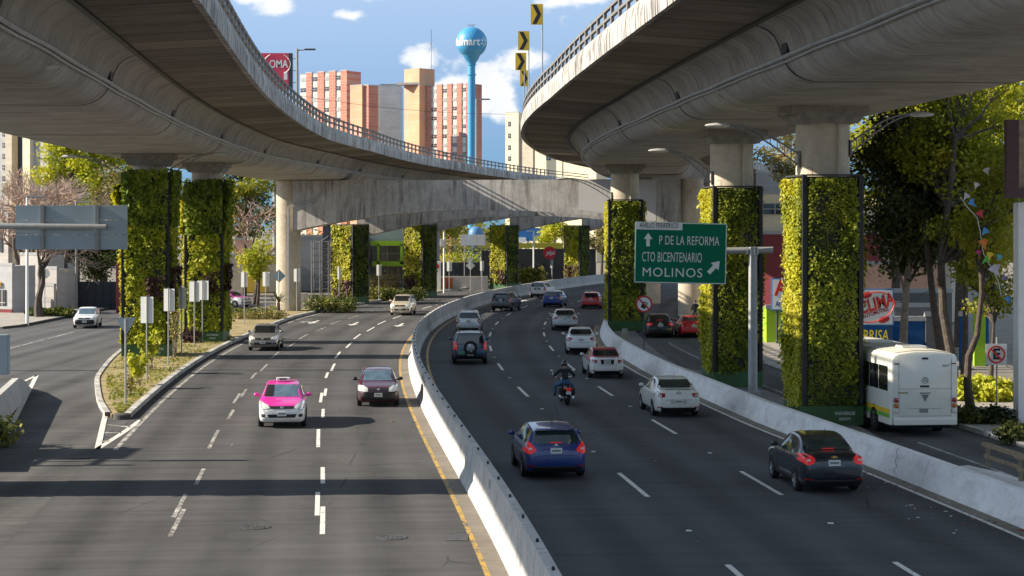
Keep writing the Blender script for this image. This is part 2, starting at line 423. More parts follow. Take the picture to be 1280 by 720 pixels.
M_BARK = simple('bark', (.075, .058, .045), .9, 0, .45, 5)
M_BARKP = simple('pale_bark', (.26, .215, .165), .9, 0, .4, 4)
M_TWIG = simple('bare_twigs', (.38, .27, .21), .9, 0, .3, 2)
M_BLACK = simple('black_frame', (.012, .013, .012), .5)
M_STEEL = simple('galvanised_steel', (.33, .335, .33), .5, .3, .12)
M_GREYP = simple('grey_painted_steel', (.23, .235, .235), .55, .1, .15)
M_DARKM = simple('dark_metal', (.05, .05, .05), .5, .2)
M_BASEG = simple('green_base_paint', (.035, .10, .03), .5, 0, .2, 2)
M_WTXT = simple('white_lettering', (.78, .78, .76), .5, 0, .04)
M_LINES = simple('pipe_metal', (.42, .42, .40), .45, .3, .2)

# ------------------------------------------------------------------ text
def text_mesh(s, size, mat, M, ext=.006, sx=1.0, off=0.0, align='CENTER', shear=0.0, sp=1.0, sub=None):
    c = bpy.data.curves.new('txt', 'FONT'); c.body = s; c.size = size; c.extrude = ext; c.align_x = align; c.align_y = 'CENTER'
    c.offset = off; c.shear = shear; c.space_character = sp; c.resolution_u = 4; c.fill_mode = 'BOTH'
    o = bpy.data.objects.new('txt', c); COL.objects.link(o)
    dg = bpy.context.evaluated_depsgraph_get(); dg.update()
    me = bpy.data.meshes.new_from_object(o.evaluated_get(dg), depsgraph=dg)
    bpy.data.objects.remove(o); bpy.data.curves.remove(c)
    me.materials.clear(); me.materials.append(mat)
    me.transform(M @ Matrix.Diagonal((sx, 1, 1, 1))); me.update(); return me
FACE = Matrix.Rotation(R(90), 4, 'X')      # text plane turned upright, reading side towards -Y
def text(name, s, size, mat, parent, loc, M=None, **k):
    me = text_mesh(s, size, mat, M if M is not None else FACE, **k); me.name = name
    o = link(bpy.data.objects.new(name, me)); o.parent = parent; o.location = loc; return o
# ------------------------------------------------------------------ ground, roads, markings
def structure(o): return tag(o, kind='structure')
def interp(tab, y): return float(np.interp(y, [a for a, b in tab], [b for a, b in tab]))
def strip(name, o0, o1, y0, y1, z, m, step=2.0, x0=None):
    """sheet between two offsets from the median line (numbers or tables over y); uv in metres (across, along)"""
    f0 = (lambda y: o0) if isinstance(o0, (int, float)) else (lambda y: interp(o0, y))
    f1 = (lambda y: o1) if isinstance(o1, (int, float)) else (lambda y: interp(o1, y))
    n = max(2, int((y1 - y0) / step) + 1); mb = MB(); vs = []; uv = []
    for i in range(n):
        y = y0 + (y1 - y0) * i / (n - 1)
        vs += [RP(y, f0(y), z), RP(y, f1(y), z)]; uv += [(f0(y), y), (f1(y), y)]
    fs = [[2 * i, 2 * i + 1, 2 * i + 3, 2 * i + 2] for i in range(n - 1)]
    mb.add(vs, fs, [[uv[k] for k in f] for f in fs])
    return mb.build(name, m)
M_GROUND = m_concrete('bare_ground', (.20, .175, .14), .3, 0, (.6, .55, .5), stain_scale=(1, 1, 1))
g = MB(); g.add([(-6000, -300, -.08), (6000, -300, -.08), (6000, 9000, -.08), (-6000, 9000, -.08)], [[0, 1, 2, 3]]); structure(g.build('ground', M_GROUND))
s_ = MB(); s_.add([(-60, 20, -.012), (-9, 20, -.012), (-9, 178, -.012), (-60, 178, -.012)], [[0, 1, 2, 3]], [[(-60, 20), (-9, 20), (-9, 178), (-60, 178)]])
structure(s_.build('side_road', M_ASPH_S))
RB = [(25, 12.8), (45, 12.45), (57, 12.15), (68, 11.8), (80, 11.7), (91, 11.5), (113, 11.5), (125, 11.8), (141, 12.4)]
LE = [(25, -11.35), (130, -11.6), (150, -12.2), (160, -12.0), (172, -11.5), (186, -11.0), (200, -10.5), (250, -10.5)]
structure(strip('road', LE, 0.0, 20, 255, 0.0, M_ASPH_L)); structure(strip('road', 0.0, 12.9, 20, 255, 0.0, M_ASPH_R))
structure(strip('side_road', 12.9, 18.7, 20, 255, 0.0, M_ASPH_S))
def slab(name, o0, o1, y0, y1, h, m, step=2.0):
    f0 = (lambda y: o0) if isinstance(o0, (int, float)) else (lambda y: interp(o0, y))
    f1 = (lambda y: o1) if isinstance(o1, (int, float)) else (lambda y: interp(o1, y))
    n = max(2, int((y1 - y0) / step) + 1); ys = [y0 + (y1 - y0) * i / (n - 1) for i in range(n)]
    mb = MB(); mb.loft([[RP(y, f0(y), -.05), RP(y, f0(y), h), RP(y, f1(y), h), RP(y, f1(y), -.05)] for y in ys])
    return mb.build(name, m)
structure(slab('sidewalk', 18.85, 23.5, 20, 235, .14, M_PAVE)); structure(slab('kerb', 18.6, 18.85, 20, 235, .16, M_KERB))
sw = MB(); sw.prism([(-80, 134.5), (-36.4, 134.5), (-35.9, 137), (-35.9, 176), (-80, 176)], 'Z', -.05, .13); structure(sw.build('sidewalk', M_PAVE))
kb = MB(); kb.prism([(-36.4, 134.3), (-35.7, 136.9), (-35.7, 176), (-35.9, 176), (-35.9, 137), (-36.4, 134.5)], 'Z', -.05, .16); structure(kb.build('kerb', M_KERB))
# islands between the roads
isl = [(60, 14.3), (66, 14.9), (88, 14.9), (95, 13.5), (118, 14.2), (140, 14.6)]
i_in = [(a, b + .35) for a, b in RB]
structure(slab('traffic_island', i_in, isl, 61, 141, .13, M_PAVE2))
M_WKERB = simple('white_kerb_paint', (.66, .65, .62), .7, 0, .15, 4)
wk = MB(); wk.M = None
wk.prism([(13.15, 55.6), (13.55, 55.9), (14.15, 54.0), (14.9, 47), (15.2, 38), (14.2, 38), (13.35, 48), (12.95, 53)], 'Z', -.05, .15); structure(wk.build('traffic_island', M_WKERB))
# planted island on the left: kerb along the carriageway, earth inside
IL = [(72, -12.1), (78, -13.2), (90, -15.0), (104, -16.4), (120, -17.8), (150, -18.5), (235, -18.5)]
KR = [(a, b - .25) for a, b in LE]
M_EARTH = None
def m_earth():
    b = NB('dry_earth'); P = b.pos(); n = b.noise(P, 1.3, 6, .65); n2 = b.noise(P, 9, 5, .7)
    c = b.ramp(n, [(.3, (.09, .10, .025)), (.45, (.26, .22, .08)), (.6, (.40, .29, .16)), (.75, (.30, .21, .12))])
    b.set(color=b.mix(1., c, b.map(n2, .3, .7, .7, 1.2), 'MULTIPLY'), rough=.95); b.bump(n2, .6, .03); return b.m
M_EARTH = m_earth()
structure(slab('verge', IL, KR, 72.6, 240, .13, M_EARTH)); 
structure(slab('kerb', KR, LE, 72.2, 240, .19, M_KERB))
il2 = [(a, b - .22) for a, b in IL]
structure(slab('kerb', il2, IL, 73, 240, .17, M_KERB))
nose = MB(); nose.lathe([(.34, -.05), (.34, .16), (.28, .2), (0.02, .2)], RP(72.1, -11.75), 14); structure(nose.build('kerb', M_KERB, None, True))

def dashes(name, off, segs, w, m, z=.004, dbl=0.0):
    mb = MB()
    for i, (a, b) in enumerate(segs):
        o = off + (dbl if i % 2 else 0.0)
        n = max(2, int((b - a) / 2) + 1); ys = [a + (b - a) * k / (n - 1) for k in range(n)]
        vs = []
        for y in ys: vs += [RP(y, o - w / 2, z), RP(y, o + w / 2, z)]
        mb.add(vs, [[2 * k, 2 * k + 1, 2 * k + 3, 2 * k + 2] for k in range(n - 1)])
    return structure(mb.build(name, m))
dr = [(34.9 + 15 * k, 39.8 + 15 * k) for k in range(13)]
dashes('lane_marking', 4.45, dr, .14, M_WHITE); dashes('lane_marking', 8.1, dr, .14, M_WHITE)
dl = [(30, 36), (44.6, 49.0), (47.5, 51.7), (53.4, 57), (62.2, 67.7), (71.7, 75.2), (78, 82.5), (81, 84.6), (90.5, 94), (95, 100)] + [(104 + 9 * k, 109.5 + 9 * k) for k in range(13)]
dashes('lane_marking', -4.35, dl, .125, M_WHITE, dbl=.14); dashes('lane_marking', -7.9, dl, .12, M_WHITEW, dbl=.15)
dashes('edge_line', -.75, [(25, 240)], .12, M_YELLOW); dashes('edge_line', .72, [(25, 240)], .13, M_YELLOW)
for nm, of, a, b, m in (('edge_line', -.5, 25, 108, M_WHITE), ('edge_line', -.4, 106, 141, M_YELLOW)):
    mb = MB(); ys = np.arange(a, b, 2.0); vs = []
    for y in ys: o = interp(RB, y) + of; vs += [RP(y, o - .07, .004), RP(y, o + .07, .004)]
    mb.add(vs, [[2 * k, 2 * k + 1, 2 * k + 3, 2 * k + 2] for k in range(len(ys) - 1)]); structure(mb.build(nm, m))
gut = MB(); ys = np.arange(25, 140, 2.0); vs = []
for y in ys: o = interp(RB, y); vs += [RP(y, o - .40, .003), RP(y, o + .05, .003)]
gut.add(vs, [[2 * k, 2 * k + 1, 2 * k + 3, 2 * k + 2] for k in range(len(ys) - 1)]); structure(gut.build('gutter', m_concrete('gutter_dirt', (.24, .215, .18), .5, 0, (.4, .35, .3), stain_scale=(1, 1, 1))))
dashes('edge_line', -10.9, [(62, 128)], .16, M_WHITEW); dashes('edge_line', 15.7, [(40, 61.5), (78, 88), (92, 118)], .12, M_WHITEW)
mb = MB(); ys = np.arange(142, 235, 3.0); vs = []
for y in ys: o = interp(LE, y) + .6; vs += [RP(y, o - .08, .004), RP(y, o + .08, .004)]
mb.add(vs, [[2 * k, 2 * k + 1, 2 * k + 3, 2 * k + 2] for k in range(len(ys) - 1)]); structure(mb.build('edge_line', M_WHITEW))
def line_pts(name, pts, w, m, z=.004):
    mb = MB(); pts = [Vector((p[0], p[1], z)) for p in pts]
    for a, b in zip(pts[:-1], pts[1:]):
        d = (b - a).normalized(); n = Vector((-d.y, d.x, 0)) * w / 2
        mb.add([a - n, b - n, b + n, a + n], [[0, 1, 2, 3]])
    return structure(mb.build(name, m))
gp = lambda x, y: G(x, y)
line_pts('gore_marking', [gp(122, 561), gp(129, 530), gp(140, 485), gp(150, 452)], .2, M_WHITE)
line_pts('gore_marking', [gp(122, 561), gp(155, 540), gp(176, 525)], .2, M_WHITE)
for a, b, c, d in ((127, 552, 136, 551), (130, 541, 152, 541), (133, 531, 163, 534)): line_pts('gore_marking', [gp(a, b), gp(c, d)], .3, M_WHITEW)
line_pts('gore_marking', [gp(-60, 510), gp(8, 487), gp(46, 469)], .16, M_WHITE, .0); line_pts('gore_marking', [gp(46, 469), gp(10, 540), gp(-30, 590)], .2, M_WHITE, .0)
line_pts('lane_marking', [gp(92, 415), gp(10, 436)], .18, M_WHITEW, .0)
def arrow(off, y, flip, m=M_WHITE, turn=0):
    n = nrm(y); t = tang(y) * (-1 if flip else 1); c = RP(y, off, .006)
    mb = MB(); q = lambda u, v: c + n * u + t * v
    mb.poly([q(-.1, -2.4), q(.1, -2.4), q(.1, .8), q(-.1, .8)]); mb.poly([q(-.42, .8), q(.42, .8), q(0, 2.4)])
    if turn: mb.poly([q(.1 * turn, -.9), q(.1 * turn, -.55), q(.75 * turn, .15), q(.75 * turn, -.25)]); mb.poly([q(.75 * turn, -.5), q(.75 * turn, .45), q(1.15 * turn, .3)])
    structure(mb.build('arrow_marking', m))
arrow(-9.6, 143.5, True, M_WHITE, -1); arrow(-6.2, 141, True); arrow(-2.6, 139.5, True); arrow(2.5, 186, False); arrow(6.4, 181, False); arrow(10, 182, False)
# manholes, drains, studs, litter
M_IRON = simple('cast_iron', (.075, .072, .07), .6, .2, .5, 6)
for (px, py, w) in ((490, 672, 0), (320, 659, 0), (572, 672, 1), (100, 572, 0)):
    c = G(px, py); mb = MB()
    if w: mb.box((c.x, c.y, .004), (.5, .9, .016), bev=.004)
    else:
        mb.lathe([(.36, 0), (.36, .012), (.30, .014), (.29, .006), (.02, .008)], (c.x, c.y, .002), 20)
        for k in range(-2, 3): mb.box((c.x + k * .1, c.y, .012), (.03, .4, .008))
    tag(mb.build('drain_grate' if w else 'manhole_cover', M_IRON), {490: 'round iron manhole cover in the carriageway, middle of three', 320: 'round iron manhole cover left of the worn dashed line', 572: 'rectangular drain grate beside the yellow edge line', 100: 'worn manhole cover near the painted gore'}[px], 'drain' if w else 'manhole cover')
stud = MB(); stud.box((0, 0, .012), (.14, .11, .024), bev=.008); sm = stud.mesh('road_stud', M_WTXT)
for k in range(12):
    for of in (4.45, 8.1):
        y = 44.6 + 15 * k + 0.4 * math.sin(k * 3 + of); o = link(bpy.data.objects.new('road_stud', sm)); o.location = RP(y, of, .004)
        tag(o, 'small white reflector stud midway between two lane dashes of the shaded carriageway', 'road stud', 'reflector studs between the lane dashes')
M_LIT = [simple('litter_pale', (.5, .48, .44), .8), simple('litter_dark', (.12, .08, .06), .8), simple('litter_red', (.30, .07, .05), .8), simple('litter_ochre', (.32, .22, .08), .8)]
lb = MB()
for k in range(260):
    y = random.uniform(42, 62) if k < 120 else random.uniform(40, 120); of = interp(RB, y) - abs(random.gauss(.2, .9)) - .1
    if k >= 210: of = random.uniform(-10, 10)
    p = RP(y, of, .012); s = random.uniform(.015, .055) * (1.6 if random.random() < .08 else 1); lb.m = random.choice((0, 0, 0, 1, 1, 2, 3))
    lb.box((p.x, p.y, .006 + s * .15), (s * random.uniform(.6, 2.2), s, s * .3), rz=random.random() * 3)
tag(lb.build('litter', M_LIT), 'scattered scraps of litter and grit along the gutter of the right barrier', 'litter', kind='stuff')

# ------------------------------------------------------------------ median barrier and right barrier
def W(parent): 
    mb = MB(); mb.M = Matrix.Translation(-Vector(parent.location)); return mb
bar = thing('median_barrier', 'long pale concrete barrier curving between the two carriageways', 'barrier', RP(50, 0))
prof = [(-.31, 0), (-.31, .08), (-.17, .34), (-.10, 1.16), (.10, 1.16), (.17, .34), (.31, .08), (.31, 0)]
seg = 6.0; y = 26.0; k = 0
while y < 250:
    mb = W(bar); y1 = y + seg - .03
    ys = [y, y + 2, y + 4, y1]
    mb.loft([[RP(q, u, z) for u, z in prof] for q in ys], us=[q for q in ys])
    mb.build('barrier_section', M_BARRIER, bar)
    if y < 160:
        for dy in (1.2, 4.2):
            rb_ = W(bar); p = RP(y + dy, 0, 1.19); rb_.box(p, (.06, .12, .07), bev=.012); rb_.build('reflector', M_BLACK, bar)
    if k % 5 == 3:
        t_ = W(bar); p = RP(y + 2.2, -.128, .9); t_.box(p, (.02, .3, .22), rz=-math.atan(sl(y))); t_.build('plate', simple('barrier_plate', (.25, .26, .25), .6), bar)
    y += seg; k += 1
rbar = thing('roadside_barrier', 'low sloped concrete barrier along the right edge of the shaded carriageway', 'barrier', RP(70, 12))
prof2 = [(0, 0), (.03, .12), (.28, .78), (.52, .78), (.58, 0)]
y = 27.0
while y < 140:
    y1 = min(141, y + 11.97); ys = list(np.linspace(y, y1, 7)); mb = W(rbar)
    mb.loft([[RP(q, interp(RB, q) + u, z) for u, z in prof2] for q in ys], us=ys)
    mb.build('barrier_section', M_BARRIER2, rbar); y += 12
cr = W(rbar); q0 = None
pts = []
for i in range(9):
    t = i / 8; yy = 53.2 + .5 * t + .12 * math.sin(i * 2.1); pts.append(RP(yy, interp(RB, yy) + .03 + .25 * t - .004, .12 + .66 * t))
cr.tube(pts, .008, 5); cr.build('crack', M_BLACK, rbar)
st = MB(); st.M = None
lbar = thing('ramp_barrier', 'white concrete barrier end tapering down beside the left ramp line', 'barrier', G(0, 540))
a, b_ = G(33, 486), G(-60, 590); mb = W(lbar); d = (b_ - a).normalized(); n = Vector((-d.y, d.x, 0))
mb.loft([[a + d * t + n * .28 * w, a + d * t - n * .28 * w, a + d * t - n * (.12 * w) + Vector((0, 0, h)), a + d * t + n * (.12 * w) + Vector((0, 0, h))] for t, h, w in ((0, .12, .9), (2, .5, 1), (6, .95, 1.1), ((b_ - a).length, 1.1, 1.1))])
mb.build('barrier_section', M_BARRIER, lbar)

# ------------------------------------------------------------------ elevated viaducts
AX_L = [(20, -16.2), (50, -15.5), (80, -15.0), (106, -14.5), (125, -14.3), (145, -13.2), (170, -13.1), (191, -12.9), (224, -13.6), (260, -14.5)]
AX_R = [(20, 12.9), (50, 13.4), (61, 13.7), (72, 14.0), (88, 14.4), (110, 14.5), (127, 14.7), (143, 15.1), (168, 15.6), (195, 16.5), (260, 18)]
HW = 7.95
def axis_pt(tab, y, u, z):
    e = 1.0
    a, b = RP(y - e, interp(tab, y - e)), RP(y + e, interp(tab, y + e)); t = (b - a).normalized(); n = Vector((t.y, -t.x, 0))
    p = RP(y, interp(tab, y)) + n * u; p.z = z; return p
_gr = [(4.95, 13.17), (4.72, 13.13), (4.48, 13.02), (4.28, 12.85), (4.15, 12.62), (4.06, 12.35), (3.97, 12.12), (3.83, 11.88), (3.62, 11.68), (3.36, 11.55), (3.05, 11.48)]
GIRD = [(-u, z) for u, z in _gr] + [(u, z) for u, z in _gr[::-1]]
def viaduct(label, tab, zoff, joints, y_end, side):
    """side: +1 when the edge seen from the road is the right-hand one"""
    v = thing('viaduct', label, 'viaduct', axis_pt(tab, 90, 0, 0))
    gz = lambda z: z + zoff
    y = joints; 
    while y < y_end:
        y1 = min(y_end, y + 19.9); ys = list(np.linspace(y, y1 - .06, 11)); mb = W(v)
        mb.loft([[axis_pt(tab, q, u, gz(z)) for u, z in GIRD] for q in ys], us=ys)
        mb.build('girder', M_GIRDER, v, 60)
        jn = W(v); jn.loft([[axis_pt(tab, q, u * 1.003, gz(11.47 + (z - 11.47) * 1.003 - .006)) for u, z in GIRD] for q in (y - .14, y + .06)], us=[0, .2]); jn.build('expansion_joint', M_BLACK, v)
        d = W(v); s = side
        p0, p1 = axis_pt(tab, y - 1.0, s * 4.06, gz(12.45)), axis_pt(tab, y - .4, s * 4.06, gz(12.45))
        d.box((p0 + p1) / 2, (.14, .75, .34), rz=math.atan2(-(p1 - p0).x, (p1 - p0).y)); d.build('drain_opening', M_BLACK, v)
        y += 19.9
    for s in (-1, 1):
        sl_ = W(v); sl_.loft([[axis_pt(tab, q, s * u, gz(z)) for u, z in ((4.9, 13.10), (5.08, 13.10), (5.08, 13.20), (4.9, 13.20))] for q in np.arange(joints, y_end, 2.0)]); sl_.build('joint_shadow_line', M_BLACK, v)  # black strip painting the shadow line in the gap between girder and wing
    ys = list(np.arange(joints, y_end, 2.0)) + [y_end]
    mb = W(v); sec = [(-HW, 13.34), (-4.99, 13.165), (4.99, 13.165), (HW, 13.34), (HW, 13.62), (-HW, 13.62)]
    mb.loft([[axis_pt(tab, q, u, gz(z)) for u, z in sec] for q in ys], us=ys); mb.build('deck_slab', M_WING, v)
    for s in (-1, 1):
        mb = W(v); sec = [(s * (HW - .02), 13.26), (s * (HW + .20), 13.22), (s * (HW + .22), 13.75), (s * (HW + .14), 14.12), (s * (HW - .10), 14.12), (s * (HW - .16), 13.6)]
        mb.loft([[axis_pt(tab, q, u, gz(z)) for u, z in sec] for q in ys], us=ys); mb.build('parapet', M_PARAPET, v)
        if s == side:
            post = MB(); post.box((0, 0, .40), (.11, .28, .82), bev=.012); pm = post.mesh('railing_post', M_RAIL)
            y = 40.0; n = 0
            while y < y_end - 1 and n < 99:
                p = axis_pt(tab, y, s * (HW + .03), gz(14.1)); q = axis_pt(tab, y + .5, s * (HW + .03), gz(14.1))
                o = link(bpy.data.objects.new('railing_post', pm)); o.parent = v; o.location = p - v.location
                o.rotation_euler = (0, 0, math.atan2(-(q - p).x, (q - p).y)); y += 2.05; n += 1
            for z in (14.46, 14.82):
                mb = W(v); sec = [(s * (HW - .03), z - .05), (s * (HW + .09), z - .05), (s * (HW + .09), z + .05), (s * (HW - .03), z + .05)]
                mb.loft([[axis_pt(tab, q, u, gz(zz)) for u, zz in sec] for q in ys], us=ys); mb.build('rail', M_RAIL, v)
    for k, (du, dz, r) in enumerate(((4.06, 12.18, .065), (4.0, 12.06, .04))):
        mb = W(v); yy = np.arange(joints, y_end, 1.5)
        mb.tube([axis_pt(tab, q, side * (du + .01 * math.sin(q * .9)), gz(dz + .014 * math.sin(q * .63 + k))) for q in yy], r, 6); mb.build('conduit', M_LINES, v, True)
    return v
M_RAIL = simple('railing_concrete', (.17, .165, .155), .8, 0, .3, 2)
VL = viaduct('curving concrete viaduct high over the left carriageway', AX_L, -.18, 24.3, 262, 1)
VR = viaduct('curving concrete viaduct overhead on the right', AX_R, .12, 15.6, 250, -1)

# pipe branches running from the conduit down to each capital
def branch(v, tab, y, side, zoff):
    p = W(v); q = [axis_pt(tab, y - 1.2, side * 4.08, 12.2 + zoff), axis_pt(tab, y - .9, side * 3.95, 11.9 + zoff), axis_pt(tab, y - .6, side * 3.3, 11.47 + zoff), axis_pt(tab, y - .5, side * 2.4, 11.3 + zoff), axis_pt(tab, y - .5, side * 1.3, 11.25 + zoff)]
    p.tube(q, .035, 6); p.build('pipe_branch', M_LINES, v, True)
for y in (67.4, 83.8, 131): branch(VR, AX_R, y, -1, .12)
for y in (105.5, 118.5): branch(VL, AX_L, y, 1, -.18)
dg_ = MB(); ys = np.arange(25, 160, 2.0); vs = []
for y in ys: vs += [RP(y, -.72, .003), RP(y, -.25, .003)]
dg_.add(vs, [[2 * k, 2 * k + 1, 2 * k + 3, 2 * k + 2] for k in range(len(ys) - 1)]); structure(dg_.build('gutter', m_concrete('median_dust', (.20, .175, .14), .5, 0, (.5, .45, .4), stain_scale=(1, 1, 1))))

# ------------------------------------------------------------------ pillars
def wall_panel(w, h, mat, dens, size, parent, M, bands=True, name='plant_panel'):
    """a hanging garden panel: w wide, h high, standing in the local xz plane and facing -y, moved by M"""
    n = int(w * h * dens)
    P = np.zeros((n, 3)); P[:, 0] = rng.uniform(-w / 2, w / 2, n); P[:, 2] = rng.uniform(0.02, h, n)
    # tufts: planting pockets on a grid bulge out
    gx, gz = np.floor(P[:, 0] / .16), np.floor(P[:, 2] / .17)
    hsh = np.abs(np.sin(gx * 12.9898 + gz * 78.233) * 43758.5453) % 1
    clump = np.abs(np.sin(np.floor(P[:, 0] / .55 + .3) * 3.1 + np.floor(P[:, 2] / .7) * 7.7) * 991.1) % 1
    P[:, 1] = -rng.uniform(0, 1, n) * (.07 + .14 * hsh + .12 * clump)
    P[:, 2] -= .04
    o_ = rng.uniform(0, 50, 6); x_, z_ = P[:, 0], P[:, 2]
    fld = np.sin(x_ * 3.1 + o_[0] + 1.3 * np.sin(z_ * 1.9 + o_[1])) * np.sin(z_ * 2.3 + o_[2]) + .6 * np.sin(x_ * 7.3 + z_ * 4.1 + o_[3]) * np.sin(z_ * 5.7 + o_[4])
    thin = rng.uniform(0, 1, n) < np.clip((fld - .55) * 1.6, 0, .82)          # bald patches
    big_ = np.clip(.5 + .7 * np.sin(x_ * 2.0 + o_[5]) * np.sin(z_ * 1.1 + o_[0]), 0, 1)   # coarse and fine species
    P[:, 1] -= .16 * big_ * rng.uniform(0, 1, n) ** 2; P[:, 2] -= .10 * big_ * rng.uniform(0, 1, n)
    Nn = rng.normal(size=(n, 3)) * .55 + np.array([0, -1, .55]); Nn /= np.linalg.norm(Nn, axis=1)[:, None]
    S = rng.uniform(.6, 1.35, n) * size * (.75 + .85 * big_)
    tint = np.clip(.5 * rng.uniform(0, 1, n) + .25 * hsh + .2 * clump - .25 * (big_ - .4) + .18 * np.sin(z_ * 1.4 + o_[1]), 0, 1)
    k_ = ~thin; P, Nn, S, tint = P[k_], Nn[k_], S[k_], tint[k_]
    me = leaf_mesh(name, P, Nn, S, mat, tint, .62); me.transform(M)
    o = link(bpy.data.objects.new(name, me)); o.parent = parent; return o
M_PBACK = simple('planter_felt', (.045, .05, .04), .9, 0, .3, 4)
def pillar(label, tab, y, top, ztop, dens=260, size=.15, plants=True, neck=True, front=M_WALLDARK, cap=True, lamps=(), off=None, wd=(2.1, 2.75), htxt=None, red=False, group=None, basez=.13, rside=None, top_dark=0.0):
    p = axis_pt(tab, y, 0, basez) if off is None else RP(y, off, basez)
    q = axis_pt(tab, y + 1, 0, basez) if off is None else RP(y + 1, off, basez)
    rz = math.atan2(-(q - p).x, (q - p).y)
    t = thing('viaduct_pillar', label, 'pillar', p, rz, group); w, d = wd; top -= basez; ztop -= basez
    mb = MB(); r = .98
    oct_ = [(r * .9, -r * .55), (r * .9, r * .55), (r * .55, r * .9), (-r * .55, r * .9), (-r * .9, r * .55), (-r * .9, -r * .55), (-r * .55, -r * .9), (r * .55, -r * .9)]
    mb.lathe([(r, 0), (r, ztop - .6)], n=20); mb.build('column', M_COLUMN, t, True)
    pp = MB(); pp.tube([(.35, -r - .05, top), (.35, -r - .05, ztop - .3)], .05, 8); pp.build('downpipe', M_COLUMN, t, True)
    if cap:
        mb = MB(); mb.prism([(-1.0, ztop - .62), (-1.18, ztop - .4), (-1.18, ztop - .3), (-1.38, ztop - .28), (-1.38, ztop), (1.38, ztop), (1.38, ztop - .28), (1.18, ztop - .3), (1.18, ztop - .4), (1.0, ztop - .62)], 'Y', -1.25, 1.25)
        mb.build('capital', simple('capital_concrete', (.27, .245, .21), .9, 0, .3, 3), t)
    if plants:
        z0 = .72
        b = MB(); b.prism([(-w / 2 - .06, -d / 2 - .06), (w / 2 + .06, -d / 2 - .06), (w / 2 + .06, d / 2 + .06), (-w / 2 - .06, d / 2 + .06)], 'Z', 0, z0 - .03)
        bo = b.build('base_box', M_BASEG, t)
        c = MB(); c.box((0, 0, (z0 + top) / 2), (w - .16, d - .16, top - z0)); c.build('planter_wall', M_PBACK, t)
        for sx, sy in ((-1, -1), (1, -1), (1, 1), (-1, 1)):
            f = MB(); f.box((sx * (w / 2 - .02), sy * (d / 2 - .02), (z0 + top + .06) / 2), (.17, .17, top - z0 + .06), bev=.01); f.build('corner_frame', M_BLACK, t)
        fr = MB()
        for sy in (-1, 1): fr.box((0, sy * (d / 2 - .02), top + .05), (w - .2, .1, .06))
        for sx in (-1, 1): fr.box((sx * (w / 2 - .02), 0, top + .05), (.1, d - .2, .06))
        fr.tube([(-w / 2 + .3, -d / 2, top + .08), (-w / 2 + .3, -d / 2, top + .3), (-w / 2 + .1, -d / 2, top + .3)], .012, 5)
        fr.build('top_frame', M_DARKM, t)
        hh = top - z0
        T = lambda x, yy, a: Matrix.Translation((x, yy, z0)) @ Matrix.Rotation(a, 4, 'Z')
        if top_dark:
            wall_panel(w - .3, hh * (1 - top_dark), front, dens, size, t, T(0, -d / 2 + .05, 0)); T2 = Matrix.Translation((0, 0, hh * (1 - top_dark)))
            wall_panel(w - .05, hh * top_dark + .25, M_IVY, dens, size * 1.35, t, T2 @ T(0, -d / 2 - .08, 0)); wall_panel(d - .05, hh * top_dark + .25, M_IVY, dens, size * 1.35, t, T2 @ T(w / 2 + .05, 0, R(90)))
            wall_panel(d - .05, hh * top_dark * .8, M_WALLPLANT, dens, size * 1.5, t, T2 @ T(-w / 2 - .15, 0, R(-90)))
        else: wall_panel(w - .3, hh, front, dens, size, t, T(0, -d / 2 + .05, 0))
        wall_panel(d - .3, hh, M_WALLPLANT, dens, size, t, T(-w / 2 + .05, 0, R(-90)))  # brighter leaves here paint sunlight onto the left face
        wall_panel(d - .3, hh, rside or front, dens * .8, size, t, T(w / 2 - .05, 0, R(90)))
        if top_dark:
            wall_panel(d - .4, 1.6, M_REDPLANT, dens, size * 1.2, t, Matrix.Translation((0, 0, hh * .28)) @ T(w / 2 + .06, 0, R(90))); wall_panel((w - .3) * .45, 1.3, M_REDPLANT, dens, size * 1.2, t, Matrix.Translation((w * .24, 0, hh * .26)) @ T(0, -d / 2 - .02, 0))
        if red: wall_panel(d - .4, 1.1, M_REDPLANT, dens, size * 1.1, t, T(-w / 2 + .0, 0, R(-90))); wall_panel(w - .3, 1.6, M_REDPLANT, dens, size * 1.1, t, T(0, -d / 2 + .0, 0))
        if htxt:
            text('lettering', 'VIAVERDE', .17, M_WTXT, bo, (w / 2 - .62, -d / 2 - .07, .42)); text('lettering', htxt, .14, M_WTXT, bo, (w / 2 - .62, -d / 2 - .07, .22))
    return t
M_SIDEDARK = M_WALLDARK
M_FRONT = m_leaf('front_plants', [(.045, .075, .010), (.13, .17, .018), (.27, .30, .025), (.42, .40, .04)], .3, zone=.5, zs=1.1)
M_FRONTL = m_leaf('front_plants_yellow', [(.11, .16, .01), (.27, .31, .02), (.44, .46, .03), (.56, .53, .05)], .3, zone=.38, zs=1.6)
P_R1 = pillar('nearest plant covered pillar of the right viaduct, beside the white bus', AX_R, 67.4, 9.05, 11.6, 620, .105, front=M_FRONT, off=14.0, htxt='029579')
P_R2 = pillar('plant covered pillar right behind the green road sign', AX_R, 83.8, 9.0, 11.6, 560, .108, front=M_FRONT, off=14.05)
P_R3 = pillar('plant covered pillar left of the green road sign, behind the no phone sign', AX_R, 131, 9.1, 11.6, 330, .14, front=M_FRONT, off=13.75, wd=(2.3, 2.8))
P_L0 = pillar('plant covered pillar of the left viaduct outside the left frame edge', AX_L, 53.5, 9.4, 11.3, 60, .3, basez=0)
P_L1 = pillar('broad plant covered pillar behind the row of sign backs on the island', AX_L, 105.5, 10.2, 11.3, 360, .15, front=M_FRONTL, off=-14.75, wd=(2.5, 3.0), htxt='029601', top_dark=.30)
